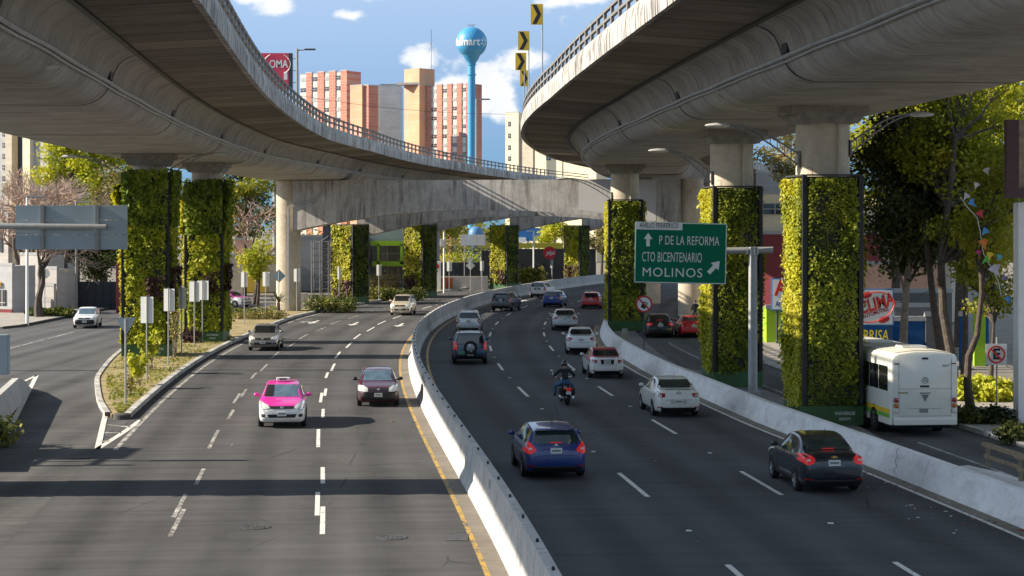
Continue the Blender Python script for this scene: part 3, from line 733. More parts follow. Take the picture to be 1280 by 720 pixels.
P_L2 = pillar('plant covered pillar just right of and beyond the broad one', AX_L, 118.5, 10.0, 11.3, 340, .15, front=M_FRONTL, off=-13.3, wd=(2.3, 2.8), htxt='029602', top_dark=.34)
for k, (y, off, lab) in enumerate(((165, 14.9, 'plain concrete pillar far behind the green road sign'), (182, 15.4, 'plain concrete pillar farthest under the right viaduct'))):
    pillar(lab, AX_R, y, 8, 11.6, plants=False, off=off, basez=0)

# straddle beams under the far part of the viaducts, one behind the other, with arched undersides
def straddle(label, y, px_l, length, z_top, z_end, z_mid, depth, rz_extra=0.0):
    x = XX(px_l, y); s = math.atan(sl(y)) + rz_extra
    t = thing('straddle_beam', label, 'beam', (x, y, 0), -s)
    n = 24; low = []
    for i in range(n + 1):
        u = length * i / n; q = abs(2 * i / n - 1); low.append((u, z_mid + (z_end - z_mid) * q ** 2.1))
    mb = MB(); vs = []; fs = []; uvs = []
    for i, (u, z) in enumerate(low): vs += [(u, 0, z), (u, 0, z_top), (u, depth, z_top), (u, depth, z)]
    for i in range(n):
        a, b = 4 * i, 4 * i + 4; u0, u1 = low[i][0], low[i + 1][0]
        fs += [[a, b, b + 1, a + 1], [a + 1, b + 1, b + 2, a + 2], [a + 2, b + 2, b + 3, a + 3], [a + 3, b + 3, b, a]]
        q = [(u0, low[i][1]), (u1, low[i + 1][1]), (u1, z_top), (u0, z_top)]; uvs += [q, [(u0, z_top), (u1, z_top), (u1, z_top + 2), (u0, z_top + 2)], q, [(u0, 0), (u1, 0), (u1, 2), (u0, 2)]]
    fs += [[0, 1, 2, 3], [4 * n + 3, 4 * n + 2, 4 * n + 1, 4 * n]]; uvs += [[(0, 0)] * 4] * 2
    mb.add(vs, fs, uvs); mb.build('beam', M_BEAM, t)
    return t, s
sA, rA = straddle('nearest arched concrete cross beam beneath the far viaduct', 160, 366, 33, 11.22, 6.95, 8.7, 2.4, .10)
mb = MB(); mb.lathe([(1.05, 0), (1.05, 11.25)], (-.75, 1.2, 0), 24); mb.build('column', M_COLUMN, sA, True)
mb = MB(); mb.lathe([(1.05, 0), (1.05, 11.25)], (33.75, 1.2, 0), 24); mb.build('column', M_COLUMN, sA, True)
pp = MB(); pp.tube([(-.35, -.1, .3), (-.35, -.1, 9.0), (.4, -.1, 9.3), (1.7, -.1, 9.4), (2.6, -.1, 10.3), (2.6, -.1, 11)], .07, 6); pp.build('downpipe', M_STEEL, sA, True)
gp_ = MB(); gp_.box((22.6, -.006, 9.65), (8.4, .01, 3.0)); 
for k, (y, px, lab, ze, zm) in enumerate(((180, 446, 'second arched concrete cross beam, behind the nearest one', 6.2, 8.35), (198, 532, 'third arched concrete cross beam in the row', 6.6, 8.65), (224, 637, 'fourth arched concrete cross beam in the row', 6.6, 8.75), (252, 727, 'farthest arched concrete cross beam in the row', 6.6, 8.9))):
    t, s = straddle(lab, y, px, 33, 11.22, ze, zm, 2.2)
    for u in (-.7, 33.7):
        mb = MB(); mb.box((u, 1.1, 3.4), (1.7, 2.0, 6.8), bev=.05); mb.build('column', M_COLUMN, t)
for (y, px, lab, w) in ((178.5, 434, 'sunlit green pillar beside the white scaffold tower', 2.6), (196.5, 522, 'sunlit green pillar right of the lime green building frame', 2.5), (222.5, 627.5, 'sunlit green pillar in front of the dark fence', 2.4), (250.5, 718.5, 'sunlit green pillar farthest along the row, right of the red round sign', 2.4)):
    x = XX(px, y); n = nrm(y); off = (x - xm(y)) / n.x
    t = pillar(lab, AX_L, y, 7.5, 7.6, 170, .21, neck=False, cap=False, off=off, wd=(w, 2.3), front=M_WALLPLANT, red=True, basez=0.0, rside=M_WALLDARK)  # light put into the leaf colours: bright sunward front, dark right side
    t.rotation_euler = (0, 0, R(-35))
    t.location = (x + .25, y, 0)

# ladder-type lamp arms fixed to the columns
def lamp_arm(label, pr, z, length, side, y_off=-1.0, group='street lamps on curved arms'):
    base = Vector(pr.location); t = thing('street_lamp', label, 'street lamp', (base.x + side * .95, base.y + y_off * .4, z), 0, group)
    pts = []; pts2 = []
    for i in range(11):
        q = i / 10; x = side * length * q; pts.append((x, 0, 1.05 * math.sin(q * math.pi / 2))); pts2.append((x, 0, -.42 * (1 - q) + 1.02 * math.sin(q * math.pi / 2)))
    a = MB(); a.tube(pts, .035, 6); a.tube(pts2, .03, 6)
    for i in range(1, 10, 1): a.tube([pts[i], pts2[i]], .018, 5)
    a.box((0, 0, -.2), (.06, .2, .6)); a.build('arm', M_GREYP, t)
    h = MB(); x0 = side * length
    h.loft([[(x0 + side * u, w * math.cos(k * math.pi / 4), 1.03 + hgt * math.sin(k * math.pi / 4)) for k in range(8)] for u, w, hgt in ((-.05, .05, .05), (.1, .12, .09), (.45, .17, .10), (.75, .12, .06), (.85, .03, .02))])
    h.build('lamp_head', simple('lamp_grey', (.5, .5, .48), .5), t, True)
    return t
lamp_arm('curved lamp arm reaching left from the nearest right pillar', P_R1, 9.9, 2.55, -1)
lamp_arm('curved lamp arm reaching right towards the big trees from the nearest right pillar', P_R1, 10.3, 2.2, 1)
lamp_arm('curved lamp arm reaching left from the pillar behind the green sign', P_R2, 9.65, 2.0, -1)
lamp_arm('curved lamp arm reaching left over the median from the pillar left of the green sign', P_R3, 9.6, 3.0, -1)
lamp_arm('curved lamp arm reaching left over the big sign back from the broad left pillar', P_L1, 10.15, 3.0, -1)
lamp_arm('dark curved lamp arm close under the left girder at the upper left edge', P_L0, 10.6, 2.3, 1)
lamp_arm('curved lamp arm under the left viaduct between its two plant pillars', P_L1, 10.3, 2.6, 1)

# chevron boards standing on the edge of the right viaduct, and tall lamps on the left viaduct
M_YSIGN = simple('yellow_sign', (.80, .48, .02), .5, 0, .04); M_BSIGN = simple('black_sign', (.012, .012, .012), .5)
for k, (px, py, y, pole) in enumerate(((671, 18, 100, 678), (654.5, 51, 113.5, 661), (651, 77, 126, 655.5), (655.5, 98, 141, 659))):
    s = F / y; w, hgt = (15, 14, 13.5, 11)[k] / s, (26, 24, 22, 20)[k] / s; xp = XX(pole, y); zc = ZY(py, y)
    zb = 14.2; t = thing('chevron_sign', ('topmost and largest', 'second highest', 'third highest', 'lowest and partly hidden')[k] + ' yellow chevron board above the right viaduct railing', 'chevron sign', (xp, y, zb), 0, 'chevron boards on the right viaduct')
    c = MB(); c.tube([(0, 0, 0), (0, 0, zc + hgt / 2 - zb)], .035, 6); c.build('pole', M_STEEL, t)
    dx = XX(px, y) - xp; dz = zc - zb
    b = MB(); b.box((dx, -.05, dz), (w, .02, hgt)); pn = b.build('panel', M_YSIGN, t)
    ch = MB(); a = w * .5; e = hgt * .46
    ch.prism([(dx - a * .75, dz + e), (dx - a * .05, dz + e), (dx + a * .75, dz), (dx - a * .05, dz - e), (dx - a * .75, dz - e), (dx + a * .05, dz)], 'Y', -.075, -.062); ch.build('chevron', M_BSIGN, pn)
for k, (px, pyt, y, hl, lab) in enumerate(((371.5, 61, 188, 23, 'tall grey lamp post on the left viaduct beside the pink billboard'), (595.5, 123.5, 238, 17, 'tall grey lamp post on the left viaduct behind the blue water tower'))):
    x = XX(px, y); zt = ZY(pyt, y); t = thing('street_lamp', lab, 'street lamp', (x, y, 13.44), 0)
    c = MB(); c.tube([(0, 0, 0), (0, 0, zt - 13.44)], [.17, .12], 8); c.tube([(0, 0, zt - 13.6), (1.2, 0, zt - 13.5)], .06, 6); c.build('pole', M_GREYP, t)
    h = MB(); h.box((hl * y / F - .55, 0, zt - 13.5), (1.1, .4, .16), bev=.05); h.build('lamp_head', M_DARKM, t)
# painted-over patch on the right part of the nearest cross beam
mb = MB(); mb.prism([(24.6, 8.72), (28, 8.2), (31, 7.75), (31, 11.15), (24.6, 11.15)], 'Y', -.008, .0); mb.build('painted_patch', simple('patch_paint', (.50, .49, .48), .8, 0, .04, .6), sA)

# ------------------------------------------------------------------ cars
PROF = dict(
 sedan=[(0, .40), (.012, .47), (.05, .555), (.12, .60), (.22, .64), (.275, .665), (.34, .79), (.42, .945), (.50, .995), (.58, 1.0), (.68, .975), (.76, .90), (.82, .80), (.862, .745), (.93, .735), (.97, .715), (.992, .63), (1, .5)],
 hatch=[(0, .40), (.012, .47), (.05, .55), (.12, .60), (.20, .645), (.245, .675), (.32, .82), (.40, .945), (.5, .99), (.6, 1.0), (.75, .985), (.86, .955), (.905, .92), (.955, .77), (.978, .68), (.992, .61), (1, .48)],
 mini=[(0, .42), (.012, .49), (.05, .57), (.11, .62), (.17, .655), (.21, .685), (.29, .83), (.37, .95), (.47, .99), (.6, 1.0), (.78, .99), (.89, .965), (.93, .93), (.965, .78), (.985, .68), (.994, .60), (1, .45)],
 suv=[(0, .42), (.012, .50), (.05, .585), (.13, .625), (.23, .65), (.28, .675), (.35, .84), (.42, .955), (.5, .99), (.65, 1.0), (.83, .985), (.91, .955), (.945, .88), (.972, .72), (.985, .66), (.994, .58), (1, .45)],
 jeep=[(0, .40), (.012, .48), (.05, .56), (.13, .60), (.25, .62), (.30, .64), (.355, .84), (.41, .955), (.5, .985), (.65, 1.0), (.85, .995), (.945, .975), (.965, .93), (.982, .72), (.988, .64), (.994, .56), (1, .42)],
 coupe=[(0, .42), (.012, .50), (.05, .57), (.15, .63), (.30, .675), (.36, .70), (.43, .84), (.50, .965), (.57, .995), (.64, 1.0), (.72, .965), (.80, .885), (.86, .80), (.90, .765), (.95, .775), (.98, .74), (.993, .64), (1, .5)])
def cat(cp, sub):
    out = []; n = len(cp)
    for i in range(n - 1):
        p0 = cp[max(i - 1, 0)]; p1 = cp[i]; p2 = cp[i + 1]; p3 = cp[min(i + 2, n - 1)]
        for k in range(sub):
            t = k / sub; t2 = t * t; t3 = t2 * t
            out.append(tuple(.5 * ((2 * b) + (c - a) * t + (2 * a - 5 * b + 4 * c - d) * t2 + (3 * b - a - 3 * c + d) * t3) for a, b, c, d in zip(p0, p1, p2, p3)))
    out.append(cp[-1]); return out
def body_mesh(kind, L, Wd, Ht, clear=.2, boxy=0.0):
    prof = PROF[kind]; tt = np.array([a for a, b in prof]); zz = np.array([b for a, b in prof])
    # smooth profile through the key heights
    ts = [];
    for i in range(len(tt) - 1):
        n = 4 if tt[i + 1] - tt[i] > .03 else 2
        ts += list(np.linspace(tt[i], tt[i + 1], n, endpoint=False))
    ts.append(1.0)
    sp = cat([(a, b) for a, b in prof], 12); sx = np.array([p[0] for p in sp]); sz = np.array([p[1] for p in sp]); o = np.argsort(sx); sx, sz = sx[o], sz[o]
    rings = []
    w = Wd / 2
    wprof = [(0, .74), (.008, .83), (.03, .92), (.08, .975), (.2, 1.0), (.8, 1.0), (.92, .985), (.965, .95), (.988, .89), (1, .83)]
    bprof = [(0, clear + .14), (.03, clear + .02), (.1, clear), (.9, clear), (.97, clear + .03), (1, clear + .16)]
    for t in ts:
        zt = float(np.interp(t, sx, sz)) * Ht; wt = w * float(np.interp(t, [a for a, b in wprof], [b for a, b in wprof]))
        zb = float(np.interp(t, [a for a, b in bprof], [b for a, b in bprof]))
        c = min(1, max(0, (zt / Ht - .68) / .30)); zB = min(.64 * Ht + .03 * Ht * t, zt - .055)
        wT = wt * (.88 - (.17 - .08 * boxy) * c)
        cp = [(wt * .84, zb), (wt * .965, zb + .07), (wt * 1.0, zb + .5 * (zB - zb)), (wt * .985, zb + .86 * (zB - zb)), (wt * (.95 + .02 * boxy), zB), (wT + (wt * .93 - wT) * .10 * c, zt - .06 - .03 * c), (wT * .86, zt - .012), (wT * .45, zt + .006), (0, zt + .012)]
        half = cat(cp, 3)
        rings.append([(x, L / 2 - t * L, z) for x, z in half] + [(-x, L / 2 - t * L, z) for x, z in half[-2::-1]])
    mb = MB(); mb.loft(rings, closed=False)
    n = len(rings[0])
    for r, flip in ((rings[0], 0), (rings[-1], 1)):
        h = n // 2
        for i in range(h): mb.add([r[i], r[i + 1], r[n - 2 - i], r[n - 1 - i]], [[0, 1, 2, 3]])
    # underside
    b = [r[0] for r in rings], [r[-1] for r in rings]
    mb.add(b[0] + b[1], [[i, i + 1, len(rings) + i + 1, len(rings) + i] for i in range(len(rings) - 1)])
    # one welded skin
    bm = bmesh.new(); tmp = bpy.data.meshes.new('t'); tmp.from_pydata(mb.v, [], mb.f); bm.from_mesh(tmp); bpy.data.meshes.remove(tmp)
    bmesh.ops.remove_doubles(bm, verts=list(bm.verts), dist=.0008); bmesh.ops.recalc_face_normals(bm, faces=list(bm.faces))
    return bm
def decal(bvh, poly, d, name, mat, parent, off=.006, cuts=3, smooth=True, mirror=False):
    """panel fitted to the body skin: 2-D outline seen along d (front, rear, left, right, top)"""
    bm = bmesh.new()
    polys = [poly] + ([[(-a, b) for a, b in poly]] if mirror else [])
    for pl in polys:
        vs = [bm.verts.new((a, b, 0)) for a, b in pl]
        bm.faces.new(vs)
    bmesh.ops.triangulate(bm, faces=list(bm.faces))
    bmesh.ops.subdivide_edges(bm, edges=list(bm.edges), cuts=cuts, use_grid_fill=True)
    bmesh.ops.triangulate(bm, faces=list(bm.faces))
    dead = []
    for v in bm.verts:
        a, b = v.co.x, v.co.y
        o, dr_ = {'front': ((a, 9, b), (0, -1, 0)), 'rear': ((a, -9, b), (0, 1, 0)), 'right': ((9, a, b), (-1, 0, 0)), 'left': ((-9, a, b), (1, 0, 0)), 'top': ((a, b, 9), (0, 0, -1))}[d]
        hit, nr, ix, ds = bvh.ray_cast(Vector(o), Vector(dr_))
        if hit is None: dead.append(v)
        else:
            if nr.dot(Vector(dr_)) > 0: nr = -nr
            v.co = hit + nr * off
    bmesh.ops.delete(bm, geom=dead, context='VERTS')
    for f in bm.faces: f.smooth = smooth
    me = bpy.data.meshes.new(name); bmesh.ops.recalc_face_normals(bm, faces=list(bm.faces)); bm.to_mesh(me); bm.free(); me.materials.append(mat)
    o = link(bpy.data.objects.new(name, me)); o.parent = parent; return o

def m_glass(name, col, rough=.06):
    if name in _M: return _M[name]
    b = NB(name); n = b.noise(b.coord('Object'), 2.2, 3); b.set(color=b.ramp(n, [(.35, [c * .55 for c in col]), (.65, col)]), rough=rough, spec=.7, coat=.6, coatr=.03); _M[name] = b.m; return b.m
M_GLASS = m_glass('car_glass', (.018, .022, .024)); M_GLASSG = m_glass('car_glass_green', (.03, .05, .045))
M_GLASSF = m_glass('windscreen_glass', (.24, .34, .40)); M_GLASSF.node_tree.nodes['Principled BSDF'].inputs['Metallic'].default_value = .6  # blue base colour stands in for sky mirrored in the windscreens
M_TYRE = simple('tyre_rubber', (.012, .012, .012), .85); M_TRIM = simple('black_trim', (.014, .014, .015), .55); M_RIM = simple('alloy_rim', (.45, .45, .46), .3, .75, .05)
M_STEELRIM = simple('steel_rim', (.14, .14, .15), .45, .4)
M_HEADL = simple('headlight_lens', (.62, .64, .62), .12, .1, .15, 9, coat=.6); M_CHROME = simple('chrome', (.7, .7, .7), .12, 1., .03)
M_TAIL = simple('tail_light', (.32, .012, .014), .15, 0, .15, 6, coat=.7); M_TAILON = emit('lit_tail_light', (.55, .015, .014), .13); M_REV = simple('clear_lens', (.6, .52, .5), .15, 0, .1, 8, coat=.5)
M_PLATE = simple('number_plate', (.62, .63, .60), .5, 0, .04); M_PLATEINK = simple('plate_ink', (.2, .21, .2), .6)
M_UNDER = simple('underbody', (.01, .01, .01), .9); M_SEAM = simple('panel_gap', (.01, .01, .01), .8)

def wheel(parent, x, y, r, rim, wd=.2):
    s = 1 if x > 0 else -1; w = link(bpy.data.objects.new('wheel', None)); w.parent = parent; w.location = (x, y, r); w.empty_display_size = .1
    t = MB(); t.lathe([(r * .62, -wd / 2), (r * .93, -wd / 2), (r, -wd * .32), (r, wd * .32), (r * .93, wd / 2), (r * .64, wd / 2), (r * .62, wd * .3)], axis='X', n=22, caps=False)
    t.build('tyre', M_TYRE, w, True)
    m = MB(); e = s * wd * .40
    m.lathe([(r * .64, s * wd * .5), (r * .66, s * wd * .47), (r * .60, e * .85), (r * .2, e * .8), (.01, e * .82)], axis='X', n=22, caps=False)
    m.m = 1
    m.lathe([(r * .57, e * .86), (r * .24, e * .84)], axis='X', n=22, caps=False)
    m.m = 0
    for k in range(7):
        a = 2 * math.pi * k / 7
        m.box((e * 1.0, math.cos(a) * r * .38, math.sin(a) * r * .38), (.03, .055, r * .52), rot=Matrix.Rotation(a - math.pi / 2, 4, 'X') )
    m.lathe([(r * .15, e * 1.1), (.01, e * 1.14)], axis='X', n=12, caps=False)
    m.build('rim', [rim, M_BLACK], w, True)
    return w

def car(name, label, ctg, kind, L, Wd, Ht, pos, fwd, col, glass=None, front=True, rim=None, wb=.60, r=.305, clear=.2, boxy=0.0, lit=False, roof=None, low=None, plate_z=None, tail='wrap', head='std', trunk_plate=True,
        antenna=False, extra=None, group=None, wind=None, taxi=False, bumper_black=False, detail=True):
    fwd = Vector((fwd.x, fwd.y, 0)).normalized(); rz = math.atan2(-fwd.x, fwd.y)
    t = thing(name, label, ctg, (pos.x, pos.y, .004), rz, group)
    glass = glass or M_GLASS; rim = rim or M_RIM
    bm = body_mesh(kind, L, Wd, Ht, clear, boxy); bvh = BVHTree.FromBMesh(bm)
    me = bpy.data.meshes.new('body'); bm.faces.ensure_lookup_table()
    mats = [col] + ([roof] if roof else []) + ([low] if low else [])
    if roof or low:
        for f in bm.faces:
            c = f.calc_center_median()
            if roof and c.z > .60 * Ht and not (c.y < -L * .40 and c.z < .74 * Ht and ctg == 'taxi' and kind == 'sedan'): f.material_index = 1
            if low and c.z < low_h * Ht: f.material_index = len(mats) - 1
    for f in bm.faces: f.smooth = True
    bm.to_mesh(me); bm.free()
    for m in mats: me.materials.append(m)
    try: me.set_sharp_from_angle(angle=R(50))
    except Exception: pass
    b = link(bpy.data.objects.new('body', me)); b.parent = t
    w = Wd / 2; Y = lambda q: L / 2 - q * L
    roofw = w * (.71 + .08 * boxy)
    zc = {'sedan': .675, 'hatch': .685, 'mini': .695, 'suv': .69, 'jeep': .655, 'coupe': .71}[kind] * Ht
    wd_ = decal(bvh, [(-w * .86, zc), (w * .86, zc), (roofw * .93, .945 * Ht), (-roofw * .93, .945 * Ht)], 'front', 'windscreen', wind or glass, t, off=.008, cuts=8)
    rz0, rz1 = {'sedan': (.755, .945), 'hatch': (.70, .93), 'mini': (.70, .935), 'suv': (.69, .93), 'jeep': (.655, .945), 'coupe': (.79, .94)}[kind]
    decal(bvh, [(-w * .80, rz0 * Ht), (w * .80, rz0 * Ht), (roofw * .88, rz1 * Ht), (-roofw * .88, rz1 * Ht)], 'rear', 'rear_window', glass, t, off=.008, cuts=8)
    sw_ = {'sedan': ((.345, .43, .52), (.535, .66, .70, .705)), 'hatch': ((.32, .41, .52), (.535, .74, .80, .78)), 'mini': ((.29, .385, .52), (.535, .76, .83, .81)), 'suv': ((.35, .425, .53), (.545, .73, .78, .76)),
           'jeep': ((.36, .415, .55), (.57, .90, .92, .92)), 'coupe': ((.43, .51, .66), (.675, .72, .80, .80))}[kind]
    zb = (.675 if kind != 'coupe' else .71) * Ht
    for sd in ('left', 'right'):
        (a, bq, c) = sw_[0]; decal(bvh, [(Y(a), zb), (Y(bq), .925 * Ht), (Y(c), .94 * Ht), (Y(c), zb)], sd, 'side_window', glass, t, cuts=3)
        (a, bq, c, e) = sw_[1]; decal(bvh, [(Y(a), zb), (Y(a), .94 * Ht), (Y(bq), .92 * Ht), (Y(c), .83 * Ht), (Y(e), zb + .02)], sd, 'side_window', glass, t, cuts=3)
        if kind in ('suv', 'mini', 'hatch'): decal(bvh, [(Y(sw_[1][2] + .015), zb + .06), (Y(sw_[1][1] + .02), .915 * Ht), (Y(.87), .90 * Ht), (Y(.90), .80 * Ht), (Y(.89), zb + .08)], sd, 'quarter_window', glass, t, cuts=2)
        for q in (sw_[0][0] - .01, sw_[0][2] + .008, min(sw_[1][3] + .0, .72)):
            z0, z1 = clear + .12, .66 * Ht
            decal(bvh, [(Y(q) - .006, z0), (Y(q) + .006, z0), (Y(q) + .006, z1), (Y(q) - .006, z1)], sd, 'door_seam', M_SEAM, t, .003, 2)
        for q in (sw_[0][2] - .035, sw_[1][3] - .05):
            decal(bvh, [(Y(q) - .09, .60 * Ht), (Y(q) + .07, .60 * Ht), (Y(q) + .07, .625 * Ht), (Y(q) - .09, .625 * Ht)], sd, 'door_handle', col if not bumper_black else M_TRIM, t, .018, 1)
        decal(bvh, [(Y(.17), clear + .02), (Y(.83), clear + .02), (Y(.83), clear + .10), (Y(.17), clear + .10)], sd, 'sill', M_TRIM, t, .004, 2)
    # wheels and their dark arches
    yf, yr = L / 2 - (1 - wb) * L * .46, 0; yr = yf - wb * L
    for y in (yf, yr):
        for s, sd in ((-1, 'left'), (1, 'right')):
            ar = r + .055
            pl = [(y + ar * math.cos(a), r + ar * math.sin(a)) for a in np.linspace(-.35, math.pi + .35, 18)]
            decal(bvh, pl, sd, 'wheel_arch', M_UNDER, t, .004, 2)
            wheel(t, s * (w - .085), y, r, rim, .19)
    ub = MB(); ub.box((0, 0, clear + .06), (Wd * .80, L * .86, .16)); ub.build('underbody', M_UNDER, t)
    # front end
    if head == 'std': hp = [(w * .50, .47 * Ht), (w * .58, .535 * Ht), (w * .90, .60 * Ht), (w * .97, .60 * Ht), (w * .97, .50 * Ht), (w * .80, .44 * Ht)]
    else: hp = [(w * .50, .43 * Ht), (w * .52, .52 * Ht), (w * .72, .58 * Ht), (w * .95, .58 * Ht), (w * .96, .46 * Ht), (w * .72, .42 * Ht)]
    for s in (1, -1): decal(bvh, [(a * s, z) for a, z in hp], 'front', 'headlight', M_HEADL, t, .020, 4)
    decal(bvh, [(-w * .47, .455 * Ht), (w * .47, .455 * Ht), (w * .53, .515 * Ht), (-w * .53, .515 * Ht)], 'front', 'grille', M_TRIM, t, .018, 5)
    decal(bvh, [(-w * .55, .255 * Ht), (w * .55, .255 * Ht), (w * .62, .335 * Ht), (-w * .62, .335 * Ht)], 'front', 'lower_grille', M_TRIM, t, .018, 5)
    for s in (1, -1): decal(bvh, [(s * w * .70, .27 * Ht), (s * w * .86, .27 * Ht), (s * w * .88, .345 * Ht), (s * w * .70, .335 * Ht)], 'front', 'fog_light', M_TRIM, t, .006, 2)
    if bumper_black:
        decal(bvh, [(-w * .99, .20 * Ht), (w * .99, .20 * Ht), (w * .99, .42 * Ht), (-w * .99, .42 * Ht)], 'front', 'bumper', M_TRIM, t, .016, 9)
    yb = L / 2 + .012
    p = MB(); p.box((0, L / 2 + .020, .34 * Ht), (.32, .03, .15), bev=.004); pl_ = p.build('number_plate', M_PLATE, t)
    k = MB(); k.box((0, L / 2 + .037, .345 * Ht), (.24, .006, .05)); k.build('plate_marks', M_PLATEINK, pl_)
    em = MB(); em.lathe([(.055, 0), (.045, .012), (.01, .014)], (0, 0, 0), 14, 'Y'); eo = em.build('badge', M_CHROME, t); eo.location = (0, L / 2 - .012 * L + .03, .485 * Ht)
    # rear end
    if tail == 'wrap': tp = [(w * .60, .575 * Ht), (w * .62, .66 * Ht), (w * .95, .675 * Ht), (w * .985, .56 * Ht), (w * .90, .535 * Ht)]
    elif tail == 'tall': tp = [(w * .80, .46 * Ht), (w * .76, .60 * Ht), (w * .82, .70 * Ht), (w * .93, .71 * Ht), (w * .985, .55 * Ht), (w * .97, .46 * Ht)]
    elif tail == 'round': tp = [(w * (.80 + .2 * math.cos(a)), Ht * (.62 + .085 * math.sin(a))) for a in np.linspace(0, 2 * math.pi, 12, endpoint=False)]
    elif tail == 'block': tp = [(w * .60, .54 * Ht), (w * .60, .645 * Ht), (w * .97, .645 * Ht), (w * .985, .54 * Ht)]
    elif tail == 'big': tp = [(w * .66, .55 * Ht), (w * .64, .60 * Ht), (w * .76, .68 * Ht), (w * .84, .74 * Ht), (w * .96, .66 * Ht), (w * .99, .54 * Ht), (w * .86, .50 * Ht)]
    for s in (1, -1):
        o = decal(bvh, [(a * s, z) for a, z in tp], 'rear', 'tail_light', M_TAILON if lit else M_TAIL, t, .010, 3)
        c = (sum(a for a, z in tp) / len(tp), sum(z for a, z in tp) / len(tp))
        decal(bvh, [(s * (c[0] - .045), c[1] - .035), (s * (c[0] + .05), c[1] - .035), (s * (c[0] + .05), c[1] + .02), (s * (c[0] - .045), c[1] + .02)], 'rear', 'reversing_lens', M_REV, o, .014, 2)
        decal(bvh, [(s * w * .70, .27 * Ht), (s * w * .92, .27 * Ht), (s * w * .92, .295 * Ht), (s * w * .70, .295 * Ht)], 'rear', 'reflector', M_TAIL, t, .008, 2)
    pz = plate_z or (.57 if trunk_plate else .40); pz *= Ht
    hit = bvh.ray_cast(Vector((0, -9, pz)), Vector((0, 1, 0)))[0]; yy = hit.y if hit else -L / 2
    p = MB(); p.box((0, yy - .008, pz), (.33, .025, .16), bev=.004); pl_ = p.build('number_plate', M_PLATE, t)
    k = MB(); k.box((0, yy - .023, pz), (.25, .006, .055)); k.build('plate_marks', M_PLATEINK, pl_)
    decal(bvh, [(-w * .9, clear + .03), (w * .9, clear + .03), (w * .93, .27 * Ht), (-w * .93, .27 * Ht)], 'rear', 'lower_bumper', M_TRIM, t, .012, 9)
    zs_ = .47 * Ht
    decal(bvh, [(-w * .97, zs_ - .006), (w * .97, zs_ - .006), (w * .97, zs_ + .006), (-w * .97, zs_ + .006)], 'rear', 'bumper_seam', M_SEAM, t, .003, 4)
    for s in (1, -1): decal(bvh, [(s * w * .73 - .006, .48 * Ht), (s * w * .73 + .006, .48 * Ht), (s * w * .75 + .006, rz0 * Ht - .03), (s * w * .75 - .006, rz0 * Ht - .03)], 'rear', 'boot_seam', M_SEAM, t, .003, 2)
    decal(bvh, [(-w * .78, rz0 * Ht - .045), (w * .78, rz0 * Ht - .045), (w * .78, rz0 * Ht - .030), (-w * .78, rz0 * Ht - .030)], 'rear', 'boot_seam', M_SEAM, t, .004, 5)
    decal(bvh, [(-.30, pz - .10), (.30, pz - .10), (.34, pz + .115), (-.34, pz + .115)], 'rear', 'plate_recess', M_SEAM if ctg == 'taxi' or kind in ('suv', 'jeep') else col, t, .004, 3)  # flat panel; the dark ones carry the recess shade in their colour
    em = MB(); em.lathe([(.05, 0), (.04, -.012), (.01, -.014)], (0, 0, 0), 14, 'Y'); ez = (.66 if kind in ('sedan', 'coupe') else .665) * Ht
    hit = bvh.ray_cast(Vector((0, -9, ez)), Vector((0, 1, 0)))[0]; eo = em.build('badge', M_CHROME, t); eo.location = (0, (hit.y if hit else -L / 2) - .004, ez)
    if lit:
        hit = bvh.ray_cast(Vector((0, -9, rz0 * Ht + .03)), Vector((0, 1, 0)))[0]
        hb = MB(); hb.box((0, (hit.y if hit else -L / 2) - .02, rz0 * Ht + .03), (.34, .02, .035), bev=.006); hb.build('brake_light', M_TAILON, t)
    # mirrors, wipers, aerial
    ym = Y(sw_[0][0] + .02)
    for s in (-1, 1):
        mr = MB(); mr.ico((s * (w + .10), ym, zb + .07), (.11, .06, .075), 2); mr.box((s * (w - .01), ym, zb + .02), (.14, .05, .04)); mr.build('mirror', col if not bumper_black else M_TRIM, t, True)
    if antenna:
        an = MB(); hit = bvh.ray_cast(Vector((0, Y(.74), 5)), Vector((0, 0, -1)))[0]; an.tube([hit, hit + Vector((0, -.16, .30))], [.010, .005], 5); an.build('aerial', M_TRIM, t)
    if taxi:
        tx = MB(); tx.box((0, Y(.50), Ht + .08), (.5, .16, .13), bev=.03); tb = tx.build('taxi_lamp', M_WTXT, t)
        tm = MB(); tm.box((0, Y(.50) + .082, Ht + .085), (.26, .006, .06)); tm.build('taxi_marks', M_DARKM, tb)
    if extra: extra(t, bvh, L, w, Ht, Y)
    return t
low_h = .43
def on_road(px, py, L, fwd, inset=.80):
    p = G(px, py); f = Vector((fwd.x, fwd.y, 0)).normalized(); return p, f
def away(px, py, L, extra_rz=0.0, road=None):
    p = G(px, py); f = tang(p.y) if road is None else road; f = Matrix.Rotation(extra_rz, 3, 'Z') @ f
    return p + f * (L / 2 - .75), f
def toward(px, py, L, extra_rz=0.0, road=None):
    p = G(px, py); f = -tang(p.y) if road is None else road; f = Matrix.Rotation(extra_rz, 3, 'Z') @ f
    return p - f * (-L / 2 + .75) * -1 if False else p - f * (L / 2 - .75), f

